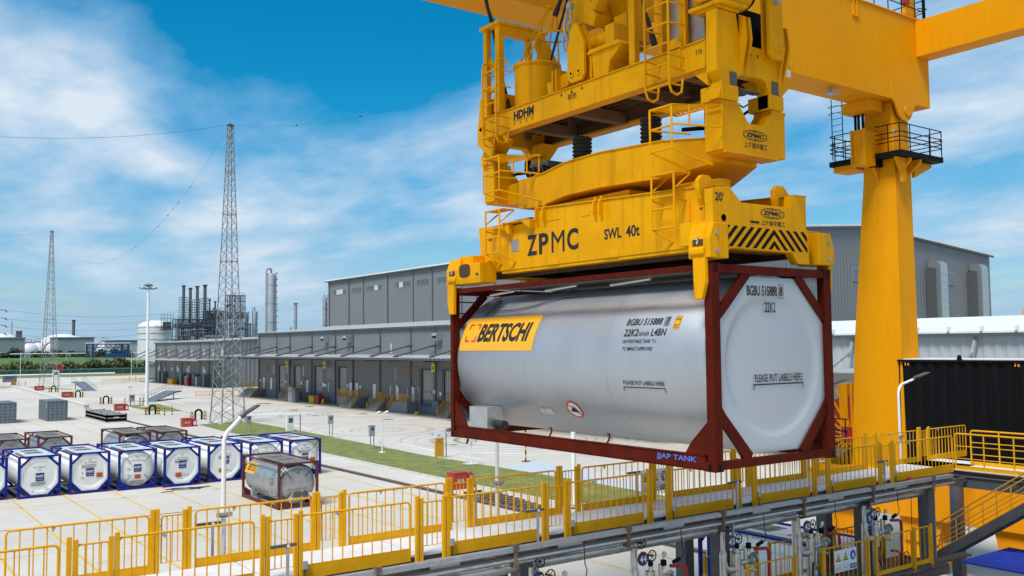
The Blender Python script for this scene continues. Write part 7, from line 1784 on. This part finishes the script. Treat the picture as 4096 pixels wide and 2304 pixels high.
# ------------------------------------------------------------------ far plant
def boxbldg(name, lab, x0, x1, y, d, h, m, roof=None, wins=0):
    t = thing(name, lab, 'building', ((x0+x1)/2, y, 0)); b = MB(); b.box(x0, x1, y, y+d, 0, h); b.build('wall', m, t)
    b = MB(); b.box(x0-.5, x1+.5, y-.5, y+d+.5, h, h+.6); b.build('roof', roof or m, t)
    if wins:
        b = MB()
        for i in range(wins): q = x0+(x1-x0)*(i+.5)/wins; b.box(q-.9, q+.9, y-.12, y-.02, h*.25, h*.25+1.8)
        b.build('windows', GREYD, t)
boxbldg('plant_building', 'flat grey plant building at the far left with a dome behind it', 52, 87, 640, 30, 16.6, BLDG, BLDG, 5)
boxbldg('plant_building', 'flat pale plant building behind the farther lattice tower', 103, 124, 625, 25, 16.4, BLDG, GREYD, 0)
boxbldg('plant_building', 'dark roofed shed left of the white storage tank', 117, 138, 540, 25, 13.6, BLDW, mat('dark shed roof', (.10, .09, .08), .7), 0)
boxbldg('plant_building', 'long low white block along the far wall at the left', 58, 80, 556, 8, 7.6, BLDW, BLDW, 9)
t = thing('boundary_wall', 'long pale boundary wall beyond the green bank', 'wall', (80, 548, 0)); b = MB(); b.box(30, 140, 548, 548.4, 3, 6.9); b.build('wall', BLDW, t)
b = MB()
for i in range(28): b.box(30+4*i, 30.4+4*i, 547.8, 548, 3, 7.1)
b.build('pilaster', BLDG, t)
t = thing('storage_tank', 'big white domed storage tank left of the refinery stacks', 'storage tank', (122.3, 480, 0)); b = MB(); b.lathe([(8.3, 0), (8.3, 20.3)], (122.3, 480, 0), 'z', 40); b.build('shell', TANKW, t, smooth=40)
b = MB(); b.lathe([(8.5, 20.3), (8.0, 21.2), (6.0, 22.6), (3, 23.5), (.01, 23.8)], (122.3, 480, 0), 'z', 40); b.build('dome', TANKW, t, smooth=60)
b = MB()
for z in (14, 17, 20.3): b.lathe([(8.3, z-.15), (8.5, z), (8.3, z+.15)], (122.3, 480, 0), 'z', 40)
for i in range(14): a = 2*PI*i/14; b.cyl((122.3+8.4*math.cos(a), 480+8.4*math.sin(a), 20.4), (122.3+8.4*math.cos(a), 480+8.4*math.sin(a), 21.6), .08, 5)
b.build('hoop', mat('hoop grey', (.35, .36, .38), .6), t); b = MB(); text(b, 'HDPE-1', (119.5, 471.4, 15.0), (1,0,0), (0,0,1), 4.5, 1.1, .02) if False else None
b.box(122.5, 128.5, 470, 471.2, 18.5, 18.9); 
for i in range(5): b.cyl((122.5+1.5*i, 470, 18.9), (122.5+1.5*i, 470, 26.2), .12, 5)
for z in (20.5, 22.5, 24.5, 26.2): b.cyl((122.5, 470, z), (128.5, 470, z), .10, 5)
b.box(123.5, 127.5, 470.2, 471.2, 18.9, 22.6); b.box(125, 127.5, 469, 471, 0, 12); b.build('stair_tower', PLNT, t)
SP = 'white storage spheres of the far plant'
def sphere(x, y, r, lab, k=1.0):
    t = localthing('storage_sphere', lab, 'sphere tank', (x, y, 0), SP); n = 14; b = MB()
    b.lathe([(max(.01, r*math.sin(PI*i/n)), r*1.05-r*math.cos(PI*i/n)) for i in range(n+1)], (0, 0, 2), 'z', 28); b.build('shell', TANKW, t, smooth=60)
    b = MB(); b.tube([(-r*1.03*math.cos(PI*i/12), -r*.35, 2+r*1.05+r*1.03*math.sin(PI*i/12)) for i in range(0, 8)], .35, 6)
    for i in range(8): a = 2*PI*i/8; b.cyl((r*math.cos(a), r*math.sin(a), 0), (r*math.cos(a), r*math.sin(a), 2+r), .3, 6)
    b.build('stair_rail', TRIMR, t); b = MB(); b.box(-1.6, 1.6, -.8, .8, 2+2.05*r, 2+2.05*r+.3); b.tube([(-1.6, 0, 2+2.05*r), (-1.6, 0, 4.2+2.05*r), (1.6, 0, 4.2+2.05*r), (1.6, 0, 2+2.05*r)], .18, 6); b.build('top_platform', TRIMR, t)
for x, y, r, l in ((95.8, 684, 6.0, 'leftmost white storage sphere beside the flat grey building'), (103.6, 700, 6.2, 'second white storage sphere, mostly behind the one by the farther lattice tower'), (107.6, 668, 6.0, 'white storage sphere seen through the farther lattice tower'), (137.5, 658, 6.2, 'rightmost white storage sphere with a red handrail')): sphere(x, y, r, l)
t = thing('dome_tank', 'wide white domed tank behind the storage spheres', 'storage tank', (128, 745, 0)); b = MB(); b.lathe([(15, 0), (15, 16), (12.5, 18.4), (7, 20.3), (.01, 21)], (128, 745, 0), 'z', 40); b.build('shell', TANKW, t, smooth=50)
t = thing('dome_tank', 'white domed tank at the very left behind the flat grey building', 'storage tank', (93, 790, 0)); b = MB(); b.lathe([(10, 0), (10, 19), (7, 21.5), (.01, 22.8)], (93, 790, 0), 'z', 40); b.build('shell', TANKW, t, smooth=50); b = MB(); b.box(103, 107, 789, 792, 15, 24); b.cyl((100, 790, 15), (100, 790, 31), .3, 6); b.build('side_tower', PLNT, t)
def stack(x, y, r, h, lab, m=PLNTL, cage=None, grp='slim stacks of the refinery'):
    t = localthing('stack', lab, 'chimney', (x, y, 0), grp); b = MB(); n = 14
    b.lathe([(r*1.1, 0), (r, h*.6), (r, h)], (0, 0, 0), 'z', n); b.lathe([(r*1.15, h-.4), (r*1.6, h-.2), (r*1.6, h+.1), (r*1.1, h+.2)], (0, 0, 0), 'z', n); b.build('flue', m, t, smooth=40)
    if cage:
        z0, z1, w = cage; b = MB(); k = int((z1-z0)/1.1)
        for i in range(k+1):
            z = z0+(z1-z0)*i/k
            for sx in (-1, 1): b.cyl((sx*w, -w, z), (sx*w, w, z), .07, 4); b.cyl((-w, sx*w, z), (w, sx*w, z), .07, 4)
        for sx in (-1, 1):
            for sy in (-1, 1): b.cyl((sx*w, sy*w, 0), (sx*w, sy*w, z1), .09, 4)
        b.build('stack_scaffold', PLNT, t)
stack(113.8, 404.4, .62, 36.6, 'first of the four tall refinery stacks from the left', PLNT, (16, 31.5, 1.5)); stack(116.6, 404, .62, 35.6, 'second of the four tall refinery stacks from the left', PLNT, (16, 29.5, 1.4)); stack(119.3, 403, .66, 36.4, 'third of the four tall refinery stacks from the left', PLNT, (16, 30.5, 1.6)); stack(122.4, 402.2, .72, 37.0, 'fourth and thickest of the tall refinery stacks', PLNT, (16, 31.2, 1.8))
stack(126.4, 408, .4, 31.0, 'short stack right of the four tall ones', PLNT); stack(129.2, 409, .4, 30.2, 'second short stack right of the four tall ones', PLNT)
stack(166.5, 406.6, .75, 30.1, 'lone slim twisted stack between the big column and the tall warehouse', PLNTL); stack(164.2, 406.6, .3, 18.5, 'thin stub stack beside the lone slim one', PLNTL); stack(133.5, 738.7, 1.1, 31, 'lone dark chimney behind the storage spheres', PLNT)
def frame_structure(name, lab, x0, x1, y0, y1, h, nx, ny, nz, m, fill=.35, seed=1, vessels=4):
    t = thing(name, lab, 'process structure', ((x0+x1)/2, y0, 0)); r_ = random.Random(seed); b = MB(); xs = [x0+(x1-x0)*i/nx for i in range(nx+1)]; ys = [y0+(y1-y0)*i/ny for i in range(ny+1)]; zs = [h*i/nz for i in range(nz+1)]
    for x in xs:
        for y in ys: b.box(x-.16, x+.16, y-.16, y+.16, 0, h)
    for z in zs[1:]:
        for y in ys: b.box(x0, x1, y-.12, y+.12, z-.22, z)
        for x in xs: b.box(x-.12, x+.12, y0, y1, z-.20, z+.02)
    for i in range(nx):
        for k in range(nz):
            if r_.random() < .5: b.cyl((xs[i], y0, zs[k]), (xs[i+1], y0, zs[k+1]), .09, 4)
            if r_.random() < .3: b.cyl((xs[i+1], y0, zs[k]), (xs[i], y0, zs[k+1]), .09, 4)
    for z in zs[1:]:
        for hh in (.5, 1.0): b.cyl((x0, y0-.3, z+hh), (x1, y0-.3, z+hh), .05, 4)
    b.build('steel_frame', m, t)
    b = MB()
    for k in range(nz):
        for i in range(nx):
            if r_.random() < fill: b.box(xs[i]+.2, xs[i+1]-.2, y0+.5, y1-.3, zs[k]+.05, zs[k]+(zs[1]-zs[0])*r_.uniform(.4, .9))
    b.build('plant_modules', m, t); b = MB()
    for i in range(vessels):
        x = r_.uniform(x0+.8, x1-.8); r = r_.uniform(.3, .75); z = h*r_.uniform(.3, 1.05); b.cyl((x, y0+.9, h*.1), (x, y0+.9, z), r, 10)
    for i in range(vessels*2): z = h*r_.uniform(.15, .9); x = r_.uniform(x0, x1-3); b.cyl((x, y0-.1, z), (x+r_.uniform(2, 5), y0-.1, z), .16, 6)
    for i in range(vessels*2): x = r_.uniform(x0, x1); z = h*r_.uniform(.1, .7); b.cyl((x, y0-.15, z), (x, y0-.15, z+r_.uniform(1.5, 5)), .14, 6)
    b.build('vessels_and_pipes', PLNTL, t); return t
frame_structure('furnace_block', 'dense dark furnace block under the four refinery stacks', 109.7, 124.6, 398, 406, 22.0, 8, 2, 6, PLNT, .75, 2, 9)
frame_structure('process_structure', 'open pipe filled refinery frame right of the stacks', 124.8, 133.4, 405, 412, 26.0, 5, 2, 7, PLNT, .30, 5, 9)
frame_structure('process_structure', 'low pale refinery frame before the stacks', 118, 136, 388, 394, 13.6, 8, 1, 3, BLDW, .5, 9, 6)
frame_structure('process_tower', 'tall square refinery tower directly behind the near lattice tower', 127.6, 134.4, 385.5, 390.5, 32.0, 3, 2, 13, PLNT, .22, 11, 6)
frame_structure('process_structure', 'low refinery frame above the far warehouse roof', 104, 128, 384, 390, 9.5, 10, 1, 2, mat('plant grey brown', (.20, .19, .18), .7, var=.3, scale=.2), .4, 14, 6)
def column(x, y, r, h, lab, bend=True, n=3):
    t = localthing('distillation_column', lab, 'column', (x, y, 0), 'pale refinery columns'); b = MB(); b.lathe([(r, 0), (r, h-r*.7), (r*.8, h-r*.2), (.01, h)], (0,0,0), 'z', 24); b.build('vessel', PLNTL, t, smooth=40)
    if bend: b = MB(); b.tube([(-r*1.12, -.3, 2), (-r*1.12, -.3, h+.6), (-r*.9, -.3, h+1.5), (-r*.3, -.3, h+1.8), (0, 0, h+1.2), (0, 0, h-.2)], r*.22, 8); b.build('overhead_pipe', PLNTL, t, smooth=40)
    b = MB()
    for i in range(int(h/2.6)): z = 4+2.6*i; b.tube([(r*1.0, -.9, z), (r*1.35, -.5, z), (r*1.35, .6, z), (r*1.0, .9, z)], .14, 5); b.lathe([(r, z-.1), (r+.08, z), (r, z+.1)], (0,0,0), 'z', 20) if i % 3 == 0 else None
    for yy in (-.25, .25): b.cyl((r*1.14, yy, 2), (r*1.14, yy, h), .06, 4)
    b.cyl((r*.2, -r*1.05, 0), (r*.2, -r*1.05, h*.96), .12, 6); b.build('ladder_platforms', PLNT, t)
column(137.8, 364.4, 2.0, 40.4, 'tall thick pale refinery column with a bent pipe on top'); column(142.3, 395, 1.05, 25.6, 'middle height pale refinery column right of the square tower'); column(140.2, 396, .7, 20.5, 'slim lower column left of the middle height column', False); column(137.6, 392, .7, 25.0, 'slim rusty column hugging the square refinery tower', False)
for x, l in ((178.6, 'left of the twin silos beside the tall warehouse'), (180.4, 'right of the twin silos beside the tall warehouse')): column(x, 401, .8, 32.4, l)
t = thing('pipe_bridge', 'blue grey pipe bridge frame beyond the green bank', 'pipe rack', (104.5, 500, 0)); b = MB()
for x in (94.5, 97.5, 111.5, 114.5):
    for y in (499, 502): b.box(x-.3, x+.3, y-.3, y+.3, 0, 11.9)
for z in (5.5, 8.2, 10.2, 11.9):
    for y in (499, 502): b.box(94.2, 114.8, y-.2, y+.2, z-.4, z)
for i in range(6): b.cyl((97.5+2.3*i, 499, 10.2), (99.8+2.3*i, 499, 11.8), .12, 4); b.cyl((99.8+2.3*i, 499, 10.2), (97.5+2.3*i, 499, 11.8), .12, 4)
b.build('frame', BLUEP, t); b = MB(); b.tube([(60, 500.5, 7.3), (93.8, 500.5, 7.3), (93.8, 500.5, 12.3), (115.5, 500.5, 12.3), (115.5, 500.5, 7.3), (150, 500.5, 7.3)], .25, 8); b.build('pipe', TANKW, t, smooth=40)
b = MB(); b.box(103, 112.5, 495, 498, 4.5, 7.2); b.build('blue_container', mat('blue shed', (.01, .06, .24), .6), t)
boxbldg('grey_shed', 'blue grey shed left of the far warehouse corner', 66.5, 74, 272, 8, 4.6, GREYC, GREYC, 0)
t = thing('power_line', 'set of faint power lines strung across the far left sky', 'power line', (32, 320, 0))
b = MB(); b.bar((30.5, 319, 0), (30.5, 319, 24), .5, .5)
for z in (21.8, 19.3, 17.0, 14.6): b.bar((30.5, 319, z), (34.2, 319.5, z-.1), .18, .18); b.cyl((33.8, 319.5, z-.2), (34.6, 320.2, z-.7), .14, 6)
b.build('pylon', PLNT, t)
for z, z2 in ((21.7, 25.5), (19.0, 23.0), (16.7, 20.5), (14.2, 18.0)): b = MB(); b.tube(sag((34.2, 320, z), (112, 402, z2), 2.4), .045, 4); b.build('conductor', mat('faint conductor', (.20, .24, .28), .7), t)

# ------------------------------------------------------------------ hazy air
def haze():
    m = bpy.data.materials.new('hazy air'); m.use_nodes = True; nt = m.node_tree; nt.nodes.clear()
    o = nt.nodes.new('ShaderNodeOutputMaterial'); v = nt.nodes.new('ShaderNodeVolumePrincipled'); v.inputs['Color'].default_value = (.80, .90, 1, 1); v.inputs['Density'].default_value = .0006; v.inputs['Anisotropy'].default_value = .3
    nt.links.new(v.outputs[0], o.inputs['Volume'])
    b = MB(); b.box(-400, 500, -200, 1000, -1, 60); tag(b.build('haze', m), 'pale hazy air over the yard and the far plant', None, None, 'stuff')
#haze()
